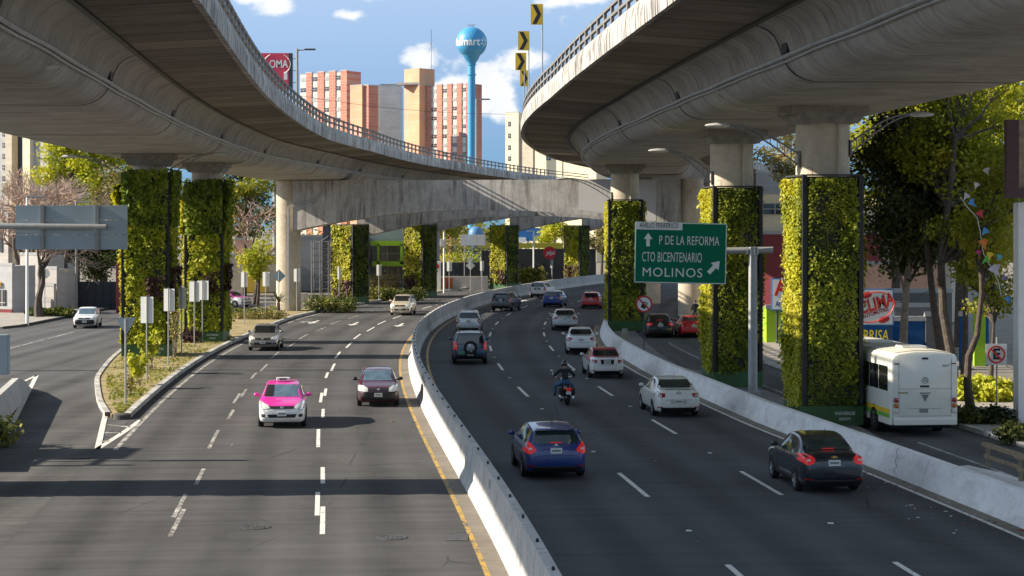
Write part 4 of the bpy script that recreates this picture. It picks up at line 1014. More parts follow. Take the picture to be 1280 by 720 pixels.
P_BLUE = paint('deep_blue', (.012, .03, .16)); P_BLK = paint('blue_black', (.007, .009, .015)); P_WHT = paint('white', (.74, .74, .72)); P_IVORY = paint('ivory', (.72, .72, .66))
P_PINK = paint('magenta', (.74, .035, .36)); P_PLUM = paint('plum', (.065, .010, .022)); P_SILV = paint('silver', (.52, .53, .54), .5); P_GREYC = paint('grey_metal', (.25, .245, .235), .4)
P_BEIGE = paint('champagne', (.60, .53, .40), .2); P_RED = paint('red', (.52, .016, .018)); P_ROYAL = paint('royal_blue', (.015, .05, .28)); P_TEAL = paint('teal_blue', (.012, .055, .11)); P_DGREY = paint('dark_grey', (.10, .105, .11), .3)
P_TXRED = paint('taxi_red', (.55, .04, .09)); P_BLACK = paint('black', (.010, .011, .012))

def bowtie(t, bvh, L, w, Ht, Y):
    hit = bvh.ray_cast(Vector((0, -9, .665 * Ht)), Vector((0, 1, 0)))[0]; y = (hit.y if hit else -L / 2) - .012; z = .672 * Ht
    b = MB(); b.prism([(-.09, z - .022), (-.035, z - .022), (-.035, z - .035), (.03, z - .035), (.035, z - .022), (.085, z - .022), (.1, z + .022), (.04, z + .022), (.04, z + .035), (-.03, z + .035), (-.035, z + .022), (-.08, z + .022)], 'Y', y - .012, y); b.build('emblem', simple('gold_badge', (.55, .36, .08), .3, .6), t)
    c = MB(); c.box((0, y + .012, .632 * Ht), (1.0, .03, .028), bev=.006); c.build('chrome_strip', M_CHROME, t)
def blue_oval(t, bvh, L, w, Ht, Y):
    hit = bvh.ray_cast(Vector((0, -9, .665 * Ht)), Vector((0, 1, 0)))[0]
    b = MB(); b.ico((0, (hit.y if hit else -L / 2) - .006, .655 * Ht), (.085, .012, .035), 2); b.build('emblem', simple('blue_badge', (.25, .32, .42), .25, .4), t)
    s = MB(); s.box((0, Y(.915), .975 * Ht), (w * 1.25, .22, .03), bev=.012); s.build('roof_spoiler', P_BLUE, t)
def ring_badge(t, bvh, L, w, Ht, Y):
    for ysign in (-1,):
        hit = bvh.ray_cast(Vector((0, 9 * ysign, .655 * Ht)), Vector((0, -ysign, 0)))[0]
        b = MB(); y = hit.y + ysign * .012
        b.lathe([(.075, y), (.075, y + ysign * .012), (.060, y + ysign * .012), (.060, y)], (0, 0, .648 * Ht), 20, 'Y', False)
        for sx in (-1, 1): b.tube([(sx * .05, y, .648 * Ht + .035), (sx * .022, y, .648 * Ht - .045), (0, y, .648 * Ht + .0)], .008, 5)
        b.build('emblem', M_DARKM, t)
    fr = MB(); hit = bvh.ray_cast(Vector((0, -9, .43 * Ht)), Vector((0, 1, 0)))[0]; fr.box((0, hit.y - .002, .43 * Ht), (.62, .02, .17), bev=.006); fr.build('plate_recess', simple('ivory_recess_shade', (.5, .49, .42), .5), t)  # darker ivory on this flat plate paints the shade of a recess
def spare(t, bvh, L, w, Ht, Y):
    s = MB(); y = -L / 2 - .09; z = .53 * Ht
    s.lathe([(.20, y + .09), (.33, y + .09), (.36, y + .03), (.36, y - .05), (.33, y - .09), (.22, y - .09), (.2, y - .03)], (0.0, 0, z), 24, 'Y', False); so_ = s.build('spare_wheel', M_TYRE, t, True)
    r_ = MB(); r_.lathe([(.23, y - .085), (.2, y - .05), (.07, y - .07), (.01, y - .075)], (0, 0, z), 24, 'Y', False)
    for k in range(5): a = 2 * math.pi * k / 5; r_.box((math.cos(a) * .13, y - .075, z + math.sin(a) * .13), (.19, .03, .07), rot=Matrix.Rotation(-a, 4, 'Y'))
    r_.build('rim', M_RIM, so_, True)
    k = MB(); k.box((-.45, -L / 2 - .012, .37 * Ht), (.36, .02, .17)); k.build('number_plate', simple('green_plate', (.10, .26, .13), .5), t)
    rr = MB()
    for sx in (-1, 1): rr.tube([(sx * .56, Y(.45), Ht + .0), (sx * .56, Y(.48), Ht + .05), (sx * .56, Y(.88), Ht + .05), (sx * .56, Y(.92), Ht - .01)], .02, 6)
    rr.build('roof_rack', M_TRIM, t)
    cl = MB(); cl.box((0, Y(.63), .30 * Ht), (w * 2.03, L * .3, .1), bev=.03); cl.build('side_cladding', M_TRIM, t)

p, f = away(691.5, 596, 4.36); car('hatchback', 'dark blue hatchback with lit tail lamps driving away, nearest the median barrier in the foreground', 'car', 'hatch', 4.36, 1.80, 1.47, p, f, P_BLUE, M_GLASSG, lit=True, tail='big', antenna=True, extra=blue_oval, r=.32)
p, f = away(1034, 614, 4.40); car('sedan', 'black sedan with round red tail lamps driving away beside the low roadside barrier', 'car', 'sedan', 4.40, 1.735, 1.51, p, f, P_BLK, M_GLASSG, lit=True, tail='round', antenna=True, extra=bowtie, r=.31)
p, f = away(844, 520, 4.38); car('sedan', 'ivory white sedan with a ring badge close to the low roadside barrier', 'car', 'sedan', 4.38, 1.735, 1.44, p, f, P_IVORY, M_GLASSG, tail='block', plate_z=.43, antenna=True, extra=ring_badge)
p, f = away(757, 472, 4.28); car('taxi', 'white taxi with a red roof and red pillars seen from behind', 'taxi', 'sedan', 4.28, 1.64, 1.39, p, f, P_WHT, M_GLASS, roof=P_TXRED, tail='block', boxy=.6, rim=M_STEELRIM)
p, f = away(726, 442.5, 4.35, R(-3)); car('sedan', 'clean white sedan directly ahead of the red and white taxi', 'car', 'sedan', 4.35, 1.72, 1.47, p, f, P_WHT, M_GLASS, tail='wrap')
p, f = away(706, 413, 4.8); car('sedan', 'silver sedan between the white sedan and the small royal blue hatchback', 'car', 'sedan', 4.75, 1.82, 1.45, p, f, P_SILV, M_GLASS, tail='wrap', lit=False)
p, f = away(739, 386, 3.95); car('hatchback', 'bright red small hatchback left of the plant pillar', 'car', 'mini', 3.95, 1.70, 1.49, p, f, P_RED, M_GLASS, tail='tall')
p, f = away(691, 384, 3.97, R(-5)); car('hatchback', 'small royal blue hatchback far along the shaded carriageway', 'car', 'mini', 3.97, 1.72, 1.50, p, f, P_ROYAL, M_GLASS, tail='tall', boxy=.2)
p, f = away(673.5, 372.5, 4.6, R(-6)); car('suv', 'white sport utility car farthest along the shaded carriageway', 'car', 'suv', 4.5, 1.82, 1.68, p, f, P_WHT, M_GLASS, tail='tall', r=.35, clear=.26)
p, f = away(628, 389, 4.5, R(-8)); car('suv', 'dark grey sport utility car close to the median barrier far ahead', 'car', 'suv', 4.5, 1.82, 1.68, p, f, P_DGREY, M_GLASS, tail='tall', r=.35, clear=.26)
p, f = away(586, 417, 4.2); car('hatchback', 'silver hatchback just ahead of the blue off-roader with spare wheel', 'car', 'mini', 4.2, 1.72, 1.55, p, f, P_SILV, M_GLASS, tail='tall', boxy=.2)
p, f = away(587.5, 455, 4.2); car('off_roader', 'teal blue off-road car with a spare wheel on its tailgate', 'car', 'jeep', 4.1, 1.78, 1.72, p, f, P_TEAL, M_GLASS, tail='tall', boxy=.9, r=.36, clear=.30, lit=True, extra=spare, plate_z=.33)
p, f = away(824.5, 422, 4.5); car('sedan', 'black sedan waiting on the side road right of the no phone sign', 'car', 'sedan', 4.5, 1.76, 1.50, p, f, P_BLACK, M_GLASS, tail='wrap', lit=True)
p, f = away(866.5, 422, 4.7); car('coupe', 'red coupe partly behind the plant pillar, beside the black sedan on the side road', 'car', 'coupe', 4.7, 1.86, 1.40, p, f, P_RED, M_GLASS, tail='wrap', r=.33)
def shade_band(t, bvh, L, w, Ht, Y):
    decal(bvh, [(w * .40, .70 * Ht), (w * .80, .70 * Ht), (w * .64, .93 * Ht), (w * .36, .93 * Ht)], 'front', 'sun_blind', M_TRIM, t, .022, 6)
p, f = toward(353, 533, 4.20); low_h = .475
car('taxi', 'bright pink and white taxi with a white roof lamp coming towards us', 'taxi', 'hatch', 4.25, 1.695, 1.53, p, f, P_PINK, M_GLASSF, low=P_WHT, taxi=True, wind=M_GLASSF, extra=shade_band, bumper_black=False)
low_h = .43
p, f = toward(472.5, 507, 4.0); car('hatchback', 'plum hatchback with a black bumper coming towards us beside the yellow line', 'car', 'hatch', 3.95, 1.66, 1.45, p, f, P_PLUM, M_GLASSF, head='big', bumper_black=True, wind=M_GLASSF)
p, f = toward(330, 438, 4.4); car('sedan', 'grey sedan coming towards us beside the island kerb', 'car', 'sedan', 4.4, 1.75, 1.48, p, f, P_GREYC, M_GLASS)
p, f = toward(501.5, 394, 4.3); car('minivan', 'champagne beige minivan coming towards us at the bend', 'car', 'mini', 4.3, 1.72, 1.66, p, f, P_BEIGE, M_GLASSF, boxy=.2, wind=M_GLASS, head='big')
p, f = toward(107, 410, 4.2, R(6), Vector((0, -1, 0))); car('sedan', 'small white sedan with a black bumper on the left side road', 'car', 'sedan', 4.15, 1.66, 1.45, p, f, P_WHT, M_GLASSF, bumper_black=True, head='big', wind=M_GLASSF)
low_h = .55
p, f = toward(301, 384, 4.2, R(60), Vector((0, -1, 0))); car('taxi', 'pink and white taxi half hidden behind the hedge and the slim sign backs', 'taxi', 'hatch', 4.25, 1.69, 1.53, p, f, P_PINK, M_GLASS, low=P_WHT)
# ------------------------------------------------------------------ bus
def bus(pos, fwd):
    rz = math.atan2(-fwd.x, fwd.y); L, Wd, Hb = 9.2, 2.36, 2.88
    t = thing('bus', 'cream midi bus with yellow and green stripe beside the nearest plant pillar', 'bus', (pos.x, pos.y, .004), rz)
    M_BUS = paint('bus_cream', (.72, .70, .61)); M_ROOF = simple('bus_roof', (.60, .57, .49), .6, 0, .12, 1.2)
    def ring(y, w, z0, z1, r=.16, cr=.07):
        p = [(-w, z0), (-w, z1 - r - .12), (-w + .03, z1 - r), (-w + .09, z1 - .06), (-w + r + .08, z1)]
        p += [(-w * .3, z1 + cr)]; return [(x, y, z) for x, z in p] + [(-x, y, z) for x, z in p[::-1]]
    b = MB(); w = Wd / 2
    b.loft([ring(-L / 2, w - .08, .50, Hb - .10), ring(-L / 2 + .03, w - .03, .44, Hb - .03), ring(-L / 2 + .12, w, .40, Hb), ring(L / 2 - .5, w, .38, Hb), ring(L / 2 - .1, w - .05, .4, Hb - .1), ring(L / 2, w - .15, .5, Hb - .35)])
    b.build('body', M_BUS, t, 40)
    rf = MB(); rf.loft([[(x, y, z) for x, z in ((-w + .2, Hb + .01), (-w * .3, Hb + .085), (w * .3, Hb + .085), (w - .2, Hb + .01))] for y in (-L / 2 + .25, L / 2 - .7)], closed=False); rf.build('roof_skin', M_ROOF, t)
    hv = MB(); hv.box((.1, -L / 2 + 1.9, Hb + .11), (.9, .8, .1), bev=.03); hv.build('roof_hatch', M_BUS, t); hv = MB(); hv.box((-.1, .6, Hb + .11), (.9, .8, .1), bev=.03); hv.build('roof_hatch', M_BUS, t)
    for s in (-1, 1):
        for k in range(7):
            y0 = -L / 2 + .45 + k * 1.12; wn = MB(); wn.box((s * (w + .0), y0 + .53, 1.98), (.03, 1.04, .86), bev=.01); wo = wn.build('window', M_GLASS, t)
            fr = MB(); fr.box((s * (w + .012), y0 + .53, 2.1), (.03, 1.04, .035)); fr.box((s * (w + .012), y0 + .53, 1.98), (.03, .03, .84)); fr.build('window_frame', M_TRIM, wo)
        sp = MB(); sp.box((s * (w + .003), -.1, .86), (.012, L - .7, .15)); sp.build('yellow_stripe', simple('bus_yellow', (.78, .50, .02), .4), t)
        sg = MB(); sg.box((s * (w + .003), -.1, .70), (.012, L - .7, .14)); sg.build('green_stripe', simple('bus_green', (.16, .42, .05), .4), t)
        for y in (-L / 2 + 2.1, L / 2 - 1.9):
            wa = MB(); wa.lathe([(.52, s * (w + .004)), (.0, s * (w + .006))], (0, y, .45), 20, 'X', False); wa.build('wheel_arch', M_UNDER, t)
            wheel(t, s * (w - .10), y, .44, M_STEELRIM, .25)
    yb = -L / 2 - .005
    def back(name, x, z, sx, sz, m, d=.02, bev=.004):
        o = MB(); o.box((x, yb, z), (sx, d, sz), bev=bev); return o.build(name, m, t)
    M_LINE = simple('bus_seam', (.30, .29, .25), .6)
    back('engine_hatch_seam', 0, 1.66, 1.86, .014, M_LINE, .012, 0); back('panel_seam', 0, .98, 1.2, .014, M_LINE, .012, 0); back('panel_seam', 0, .72, 1.9, .018, M_LINE, .012, 0)
    for s in (-1, 1):
        back('panel_seam', s * .93, 1.75, .012, 1.9, M_LINE, .012, 0)
        for z, m in ((1.27, M_TAIL), (1.08, simple('amber_lens', (.45, .14, .02), .2)), (.89, M_REV)):
            l = MB(); l.lathe([(.085, 0), (.085, -.03), (.06, -.045), (.01, -.05)], (0, 0, 0), 16, 'Y'); o = l.build('tail_light', m, t, True); o.location = (s * 1.03, yb, z)
        back('marker_light', s * 1.0, 2.52, .17, .04, simple('marker_red', (.14, .02, .02), .4))
    back('high_brake_light', 0, 2.70, .22, .07, M_TRIM); back('vent', -.02, 1.74, .32, .07, M_TRIM); back('number_plate', -.05, .90, .30, .13, simple('plate_dark', (.20, .20, .18), .5))
    back('reflector', -.78, 1.52, .36, .04, simple('ochre_strip', (.25, .19, .04), .5))
    em = MB(); em.lathe([(.11, 0), (.11, -.015), (.09, -.015), (.09, 0)], (0, 0, 0), 22, 'Y', False)
    for k in range(3):
        a = math.pi / 2 + k * 2 * math.pi / 3; em.tube([(0, -.008, 0), (math.cos(a) * .1, -.008, math.sin(a) * .1)], [.014, .004], 5)
    o = em.build('emblem', simple('grey_badge', (.22, .22, .2), .4, .3), t); o.location = (0, yb - .006, 1.95)
    tr = MB(); tr.prism([(-.13, .12), (.13, .12), (0, -.13)], 'Y', -.008, 0); tr.prism([(-.2, .15), (.2, .15), (.18, .19), (-.18, .19)], 'Y', -.008, 0); o = tr.build('emblem', simple('grey_mark', (.16, .16, .15), .5), t); o.location = (0, yb - .006, 1.34)
    sc_ = MB(); sc_.tube([(-.12, 0, -.03), (-.05, 0, .05), (-.04, 0, -.03), (.03, 0, .04), (.05, 0, -.02), (.14, 0, .05)], .012, 5); o = sc_.build('script_badge', simple('grey_badge', (.22, .22, .2), .4, .3), t); o.location = (.72, yb - .006, 2.44)
    bp = MB(); bp.box((0, -L / 2 - .03, .52), (2.22, .12, .22), bev=.03); bp.build('bumper', M_BUS, t)
    ub = MB(); ub.box((0, 0, .42), (2.0, L - .6, .3)); ub.build('underbody', M_UNDER, t)
    return t
_p = G(1153, 545); _f = tang(_p.y + 6)
bus(_p + _f * (9.2 / 2 - .3), _f)

# ------------------------------------------------------------------ people and the motorcycle
def skin_mesh(name, J, E, mats, pick, root, sub=2):
    me = bpy.data.meshes.new(name); keys = list(J); me.from_pydata([J[k][0] for k in keys], [(keys.index(a), keys.index(b)) for a, b in E], [])
    o = bpy.data.objects.new(name, me); COL.objects.link(o)
    m = o.modifiers.new('s', 'SKIN'); m.use_smooth_shade = True; m.branch_smoothing = .6
    sv = me.skin_vertices[0].data
    for i, k in enumerate(keys):
        r = J[k][1]; sv[i].radius = r if isinstance(r, tuple) else (r, r); sv[i].use_root = (k == root)
    s = o.modifiers.new('d', 'SUBSURF'); s.levels = sub
    dg = bpy.context.evaluated_depsgraph_get(); dg.update()
    out = bpy.data.meshes.new_from_object(o.evaluated_get(dg), depsgraph=dg); bpy.data.objects.remove(o)
    out.materials.clear()
    for mm in mats: out.materials.append(mm)
    for p in out.polygons: p.material_index = pick(p.center); p.use_smooth = True
    out.name = name; return out
M_SKIN = simple('skin', (.36, .20, .13), .55, 0, .08); M_JACKET = simple('black_jacket', (.013, .013, .015), .8, 0, .3, 12); M_JEANS = simple('blue_jeans', (.045, .11, .22), .85, 0, .25, 10); M_BOOT = simple('boots', (.02, .017, .015), .6)
M_HELM = simple('helmet_black', (.012, .012, .013), .18, 0, .05, 4, coat=.6)
def fingers(parent, wrist, direction, curl, side, mat, s=1.0):
    """four unequal bent fingers and a thumb leaving the side of the palm"""
    d = Vector(direction).normalized(); c = Vector(curl).normalized(); n = d.cross(c).normalized() * side; mb = MB()
    w = Vector(wrist); pk = w + d * .09 * s
    mb.loft([[w + d * a * s + n * b * s + c * e * s for b, e in ((-.035, -.014), (.035, -.014), (.042, .0), (.035, .014), (-.035, .014), (-.042, .0))] for a in (-.01, .05, .095)])
    for k, l in enumerate((.070, .080, .074, .058)):
        r0 = pk + n * (.033 - .022 * k) * s; mb.tube([r0 - d * .015 * s, r0 + d * l * .45 * s + c * .008 * s, r0 + d * l * .62 * s + c * .035 * s, r0 + d * l * .35 * s + c * .06 * s], [.0095 * s, .009 * s, .0085 * s, .006 * s], 6)
    th = w + d * .03 * s + n * .036 * s; mb.tube([th, th + d * .03 * s + n * .03 * s + c * .012 * s, th + d * .055 * s + n * .025 * s + c * .035 * s], [.012 * s, .010 * s, .007 * s], 6)
    return mb.build('hand', mat, parent, True)
def head(parent, c, face_dir, hair, skin, helmet=None):
    f = Vector(face_dir).normalized(); rz = math.atan2(-f.x, f.y); T = Matrix.Translation(Vector(c)) @ Matrix.Rotation(rz, 4, 'Z')
    mb = MB(); mb.M = T
    mb.ico((0, 0, 0), (.073, .092, .112), 3); mb.ico((0, .085, -.012), (.014, .022, .022), 2); mb.ico((0, .07, -.06), (.045, .03, .035), 2)
    for s in (-1, 1): mb.ico((s * .074, -.005, -.01), (.012, .022, .03), 2)
    hd = mb.build('head', skin, parent, True)
    e = MB(); e.M = T
    for s in (-1, 1): e.ico((s * .03, .082, .012), (.011, .008, .007), 2)
    e.box((0, .093, -.055), (.042, .008, .008)); e.build('face_features', M_BOOT, hd)
    if helmet:
        h = MB(); h.M = T; prof = [(.02, .165), (.08, .148), (.12, .10), (.136, .03), (.132, -.04), (.118, -.07)]
        h.lathe(prof, (0, -.012, .01), 20, 'Z', True); h.build('helmet', helmet, parent, True)
        v = MB(); v.M = T; v.loft([[(.14 * math.sin(a) * k, -.012 + .142 * math.cos(a) * k, z) for a in np.linspace(-1.1, 1.1, 9)] for z, k in ((.06, .95), (.0, 1.0), (-.03, .97))], closed=False); v.build('visor', M_GLASS, parent, True)
    else:
        h = MB(); h.M = T; h.ico((0, -.016, .026), (.082, .095, .105), 3); h.build('hair', hair, parent, True)
    return hd
_p = G(708, 506); _f = tang(_p.y); _rz = math.atan2(-_f.x, _f.y) + R(2)
mpos = _p + _f * .55
moto = thing('motorcycle', 'black cruiser motorcycle with chrome exhausts in the middle lane of the shaded carriageway', 'motorcycle', (mpos.x, mpos.y, .004), _rz)
def tyre(parent, y, r, wd):
    w = link(bpy.data.objects.new('wheel', None)); w.parent = parent; w.location = (0, y, r); w.empty_display_size = .1
    t = MB(); t.lathe([(r * .66, -wd * .35), (r * .9, -wd / 2), (r, -wd * .2), (r, wd * .2), (r * .9, wd / 2), (r * .66, wd * .35)], axis='X', n=24, caps=False); t.build('tyre', M_TYRE, w, True)
    m = MB(); m.lathe([(r * .68, -.03), (r * .62, 0), (r * .68, .03)], axis='X', n=24, caps=False)
    for k in range(10): a = k * math.pi / 5; m.tube([(0, 0, 0), (0, math.cos(a) * r * .64, math.sin(a) * r * .64)], .008, 4)
    m.lathe([(.05, -.06), (.05, .06)], axis='X', n=10); m.build('rim', M_CHROME, w, True)
tyre(moto, -.62, .33, .17); tyre(moto, .95, .33, .12)
b = MB(); b.loft([[(.10 * w_ * math.cos(a), y + .0, z + .13 * h_ * math.sin(a)) for a in np.linspace(0, 2 * math.pi, 10, endpoint=False)] for y, z, w_, h_ in ((-.95, .62, .6, .3), (-.7, .72, 1.1, .6), (-.2, .66, 1.3, .7), (.1, .78, 1.4, .9), (.4, .86, 1.5, 1.0), (.62, .86, .7, .6))]); b.build('tank_and_tail', P_BLACK, moto, True)
b = MB(); b.loft([[(.17 * w_ * math.cos(a), y, z + .06 * math.sin(a)) for a in np.linspace(0, 2 * math.pi, 10, endpoint=False)] for y, z, w_ in ((-.62, .80, .6), (-.45, .78, .95), (-.1, .72, 1.0), (.12, .78, .6))]); b.build('seat', M_TRIM, moto, True)
b = MB(); b.box((0, .18, .45), (.34, .5, .42), bev=.05); b.lathe([(.12, -.24), (.12, .24)], (0, .25, .52), 12, 'X'); b.build('engine', M_DARKM, moto)
b = MB(); b.loft([[(u * .10, -.62 + math.cos(a) * .38, .33 + math.sin(a) * .38) for u in (-1, -.6, .6, 1)] for a in np.linspace(.5, 2.9, 9)], closed=False); b.build('rear_fender', P_BLACK, moto, True)
b = MB(); b.loft([[(u * .08, .95 + math.cos(a) * .37, .33 + math.sin(a) * .37) for u in (-1, -.6, .6, 1)] for a in np.linspace(.2, 2.6, 9)], closed=False); b.build('front_fender', P_BLACK, moto, True)
for s in (-1, 1):
    b = MB(); b.tube([(s * .08, .95, .33), (s * .09, .66, 1.0)], .028, 8); b.build('fork', M_CHROME, moto, True)
    b = MB(); b.tube([(s * .16, .3, .35), (s * .2, 0, .28), (s * .21, -.85, .33)], [.03, .035, .05], 10); b.build('exhaust', M_CHROME, moto, True)
    b = MB(); b.ico((s * .44, .60, 1.30), (.075, .015, .05), 2); b.tube([(s * .40, .52, 1.08), (s * .44, .6, 1.28)], .008, 5); b.build('mirror', M_CHROME, moto, True)
    b = MB(); b.ico((s * .17, -.93, .66), (.035, .04, .035), 2); b.build('indicator', simple('amber_lens', (.45, .14, .02), .2), moto, True)
    b = MB(); b.box((s * .26, -.45, .55), (.14, .42, .30), bev=.05); b.build('saddlebag', M_TRIM, moto)
b = MB(); b.tube([(-.48, .46, 1.04), (-.38, .54, 1.06), (-.12, .64, 1.02), (.12, .64, 1.02), (.38, .54, 1.06), (.48, .46, 1.04)], .016, 8); b.build('handlebar', M_CHROME, moto, True)
b = MB(); b.ico((0, .82, .92), (.10, .10, .10), 2); b.build('headlight', M_CHROME, moto, True)
b = MB(); b.box((0, -1.0, .66), (.20, .05, .10), bev=.015); b.build('tail_light', M_TAILON, moto)
b = MB(); b.box((0, -1.02, .52), (.20, .015, .13)); b.build('number_plate', M_PLATE, moto)
rider = thing('person', 'motorcycle rider in a black jacket, blue jeans and black helmet', 'person', moto.location, _rz)
J = {'pel': ((0, -.12, .92), (.165, .14)), 'waist': ((0, -.08, 1.06), (.165, .12)), 'chest': ((0, .02, 1.26), (.20, .135)), 'sh': ((0, .06, 1.38), (.15, .10)), 'neck': ((0, .09, 1.45), .058), 'skull': ((0, .11, 1.52), .062)}
E = [('pel', 'waist'), ('waist', 'chest'), ('chest', 'sh'), ('sh', 'neck'), ('neck', 'skull')]
for s, n in ((-1, 'l'), (1, 'r')):
    J.update({n + 'hip': ((s * .11, -.08, .86), .105), n + 'knee': ((s * .36, .33, .74), .075), n + 'ank': ((s * .36, .30, .34), .052), n + 'toe': ((s * .37, .46, .29), .042),
              n + 'shd': ((s * .21, .06, 1.35), .085), n + 'elb': ((s * .42, .13, 1.14), .058), n + 'wri': ((s * .42, .40, 1.07), .038)})
    E += [('pel', n + 'hip'), (n + 'hip', n + 'knee'), (n + 'knee', n + 'ank'), (n + 'ank', n + 'toe'), ('sh', n + 'shd'), (n + 'shd', n + 'elb'), (n + 'elb', n + 'wri')]
def pick(c):
    if c.z > 1.44: return 2
    if c.z < .40: return 3
    return 1 if (c.z < .96 and abs(c.x) < .55) and not (abs(c.x) > .3 and c.z > .95) else 0
o = link(bpy.data.objects.new('body', skin_mesh('body', J, E, [M_JACKET, M_JEANS, M_SKIN, M_BOOT], pick, 'pel'))); o.parent = rider
for s in (-1, 1): fingers(rider, (s * .42, .40, 1.07), (0, 1, -.05), (0, -.2, -1), -s, M_SKIN, 1.0)
head(rider, (0, .13, 1.60), (0, 1, -.1), M_BOOT, M_SKIN, M_HELM)
def walker(label, pos, rz, top, legs):
    t = thing('person', label, 'person', pos, rz)
    J = {'pel': ((0, 0, .95), (.15, .11)), 'waist': ((0, 0, 1.08), (.14, .10)), 'chest': ((0, .01, 1.28), (.18, .12)), 'sh': ((0, 0, 1.42), (.13, .09)), 'neck': ((0, .01, 1.50), .052), 'skull': ((0, .02, 1.57), .056)}
    E = [('pel', 'waist'), ('waist', 'chest'), ('chest', 'sh'), ('sh', 'neck'), ('neck', 'skull')]
    for s, n in ((-1, 'l'), (1, 'r')):
        J.update({n + 'hip': ((s * .09, 0, .88), .09), n + 'knee': ((s * .12, .03 + s * .05, .49), .062), n + 'ank': ((s * .13, -.02 + s * .06, .09), .042), n + 'toe': ((s * .15, .13 + s * .06, .035), .034),
                  n + 'shd': ((s * .19, 0, 1.39), .07), n + 'elb': ((s * .28, -.02, 1.12), .048), n + 'wri': ((s * .27, .10, .90), .034)})
        E += [('pel', n + 'hip'), (n + 'hip', n + 'knee'), (n + 'knee', n + 'ank'), (n + 'ank', n + 'toe'), ('sh', n + 'shd'), (n + 'shd', n + 'elb'), (n + 'elb', n + 'wri')]
    o = link(bpy.data.objects.new('body', skin_mesh('body', J, E, [top, legs, M_SKIN, M_BOOT], lambda c: 2 if c.z > 1.49 else 3 if c.z < .1 else (1 if c.z < .97 and abs(c.x) < .23 else 0), 'pel'))); o.parent = t
    for s in (-1, 1): fingers(t, (s * .27, .10, .90), (0, .35, -1), (-s, 0, 0), 1, M_SKIN)
    head(t, (0, .04, 1.64), (0, 1, 0), M_BOOT, M_SKIN)
    v = MB(); v.loft([[(a * .215, -.135 + .02 * abs(a), z) for a in (-1, -.5, 0, .5, 1)] for z in (1.0, 1.2, 1.38)], closed=False); v.build('vest_band', simple('dark_vest', (.02, .025, .035), .8), t)
    return t
walker('person in dark clothes walking on the side road beyond the red coupe', G(869, 404), R(-4), simple('dark_top', (.014, .017, .022), .85), simple('dark_trousers', (.018, .02, .026), .85))

# ------------------------------------------------------------------ signs and posts
M_SIGNBACK = simple('sign_back', (.70, .71, .68), .5, .1, .10, 2); M_SIGNGREY = simple('sign_back_blue_grey', (.27, .34, .38), .55, 0, .10, .7)
M_SGREEN = simple('sign_green', (.0, .15, .078), .6, 0, .05, 1.5, spec=.2); M_SWHITE = simple('sign_white', (.74, .76, .72), .5, 0, .04); M_SRED = simple('sign_red', (.55, .03, .025), .5, 0, .05)
# green direction sign on its arm
pb = G(941, 497); y = pb.y
sg = thing('road_sign', 'large green direction sign with white lettering on a cantilever arm', 'road sign', (pb.x, y, 0))
s = F / y; lx = lambda px: (px - 640) / s - pb.x; lz = lambda py: H + (YH - py) / s
c = MB(); c.tube([(0, 0, 0), (0, 0, lz(309))], [.20, .18], 16); c.box((0, 0, .14), (.6, .6, .28), bev=.02); c.build('pole', M_STEEL, sg, True)
c = MB(); c.tube([(lx(905), -.0, lz(313.5)), (lx(966), -.02, lz(312.5))], .14, 14); c.build('arm', M_STEEL, sg, True)
c = MB()
for k in range(4): c.tube([(lx(933.5 + 4.4 * k), -.17, lz(318)), (lx(933.5 + 4.4 * k), -.17, lz(308))], .022, 5)
c.build('clamp', M_SWHITE, sg)
xc, zc = lx(850), lz(316.2); w, h = 115 / s, 76 / s
tilt = Matrix.Translation((xc, -.28, zc)) @ Matrix.Rotation(R(1.2), 4, 'Y') @ Matrix.Rotation(R(2), 4, 'Z')
c = MB(); c.M = tilt; c.box((0, 0, 0), (w, .05, h), bev=.02); pn = c.build('panel', M_SGREEN, sg)
c = MB(); c.M = tilt
for sx in (-1, 1): c.box((sx * (w / 2 - .03), -.03, 0), (.035, .014, h - .04))
for sz in (-1, 1): c.box((0, -.03, sz * (h / 2 - .03)), (w - .1, .014, .035))
c.build('border', M_SWHITE, pn)
c = MB(); c.M = tilt; c.box((-w / 2 + 29.5 / s, -.034, h / 2 - 4.8 / s), (59 / s, .024, 9.6 / s)); wp = c.build('white_strip', M_SWHITE, pn)
TM = tilt @ FACE
def fit_text(txt, w, h, m, M, off=.004, sp=1.06, shear=0.0):
    me = text_mesh(txt, 1.0, m, Matrix.Identity(4), ext=.004, off=off, sp=sp, shear=shear)
    co = np.array([v.co[:] for v in me.vertices]); lo, hi = co.min(0), co.max(0); c = (lo + hi) / 2
    me.transform(M @ Matrix.Diagonal((w / (hi[0] - lo[0]), h / (hi[1] - lo[1]), 1, 1)) @ Matrix.Translation((-c[0], -c[1], 0))); return me
def stext(txt, x0, x1, py, hp, m, par=None, off=.004, yy=-.032, sp=1.06):
    me = fit_text(txt, (x1 - x0) / s, hp / s, m, tilt @ Matrix.Translation((((x0 + x1) / 2 - 850) / s, yy, (316.2 - py) / s)) @ FACE, off, sp)
    me.name = 'lettering'; o = link(bpy.data.objects.new('lettering', me)); o.parent = par or pn
stext('ANILLO PERIFERICO', 798, 846, 282.3, 6.2, M_BSIGN, wp, 0, yy=-.050)
stext('P DE LA REFORMA', 823, 898, 300.5, 11.2, M_SWHITE, off=0); stext('CTO BICENTENARIO', 802, 876.5, 321.5, 12, M_SWHITE, off=0); stext('MOLINOS', 803, 877.5, 340.5, 11.2, M_SWHITE, off=0, sp=1.12)
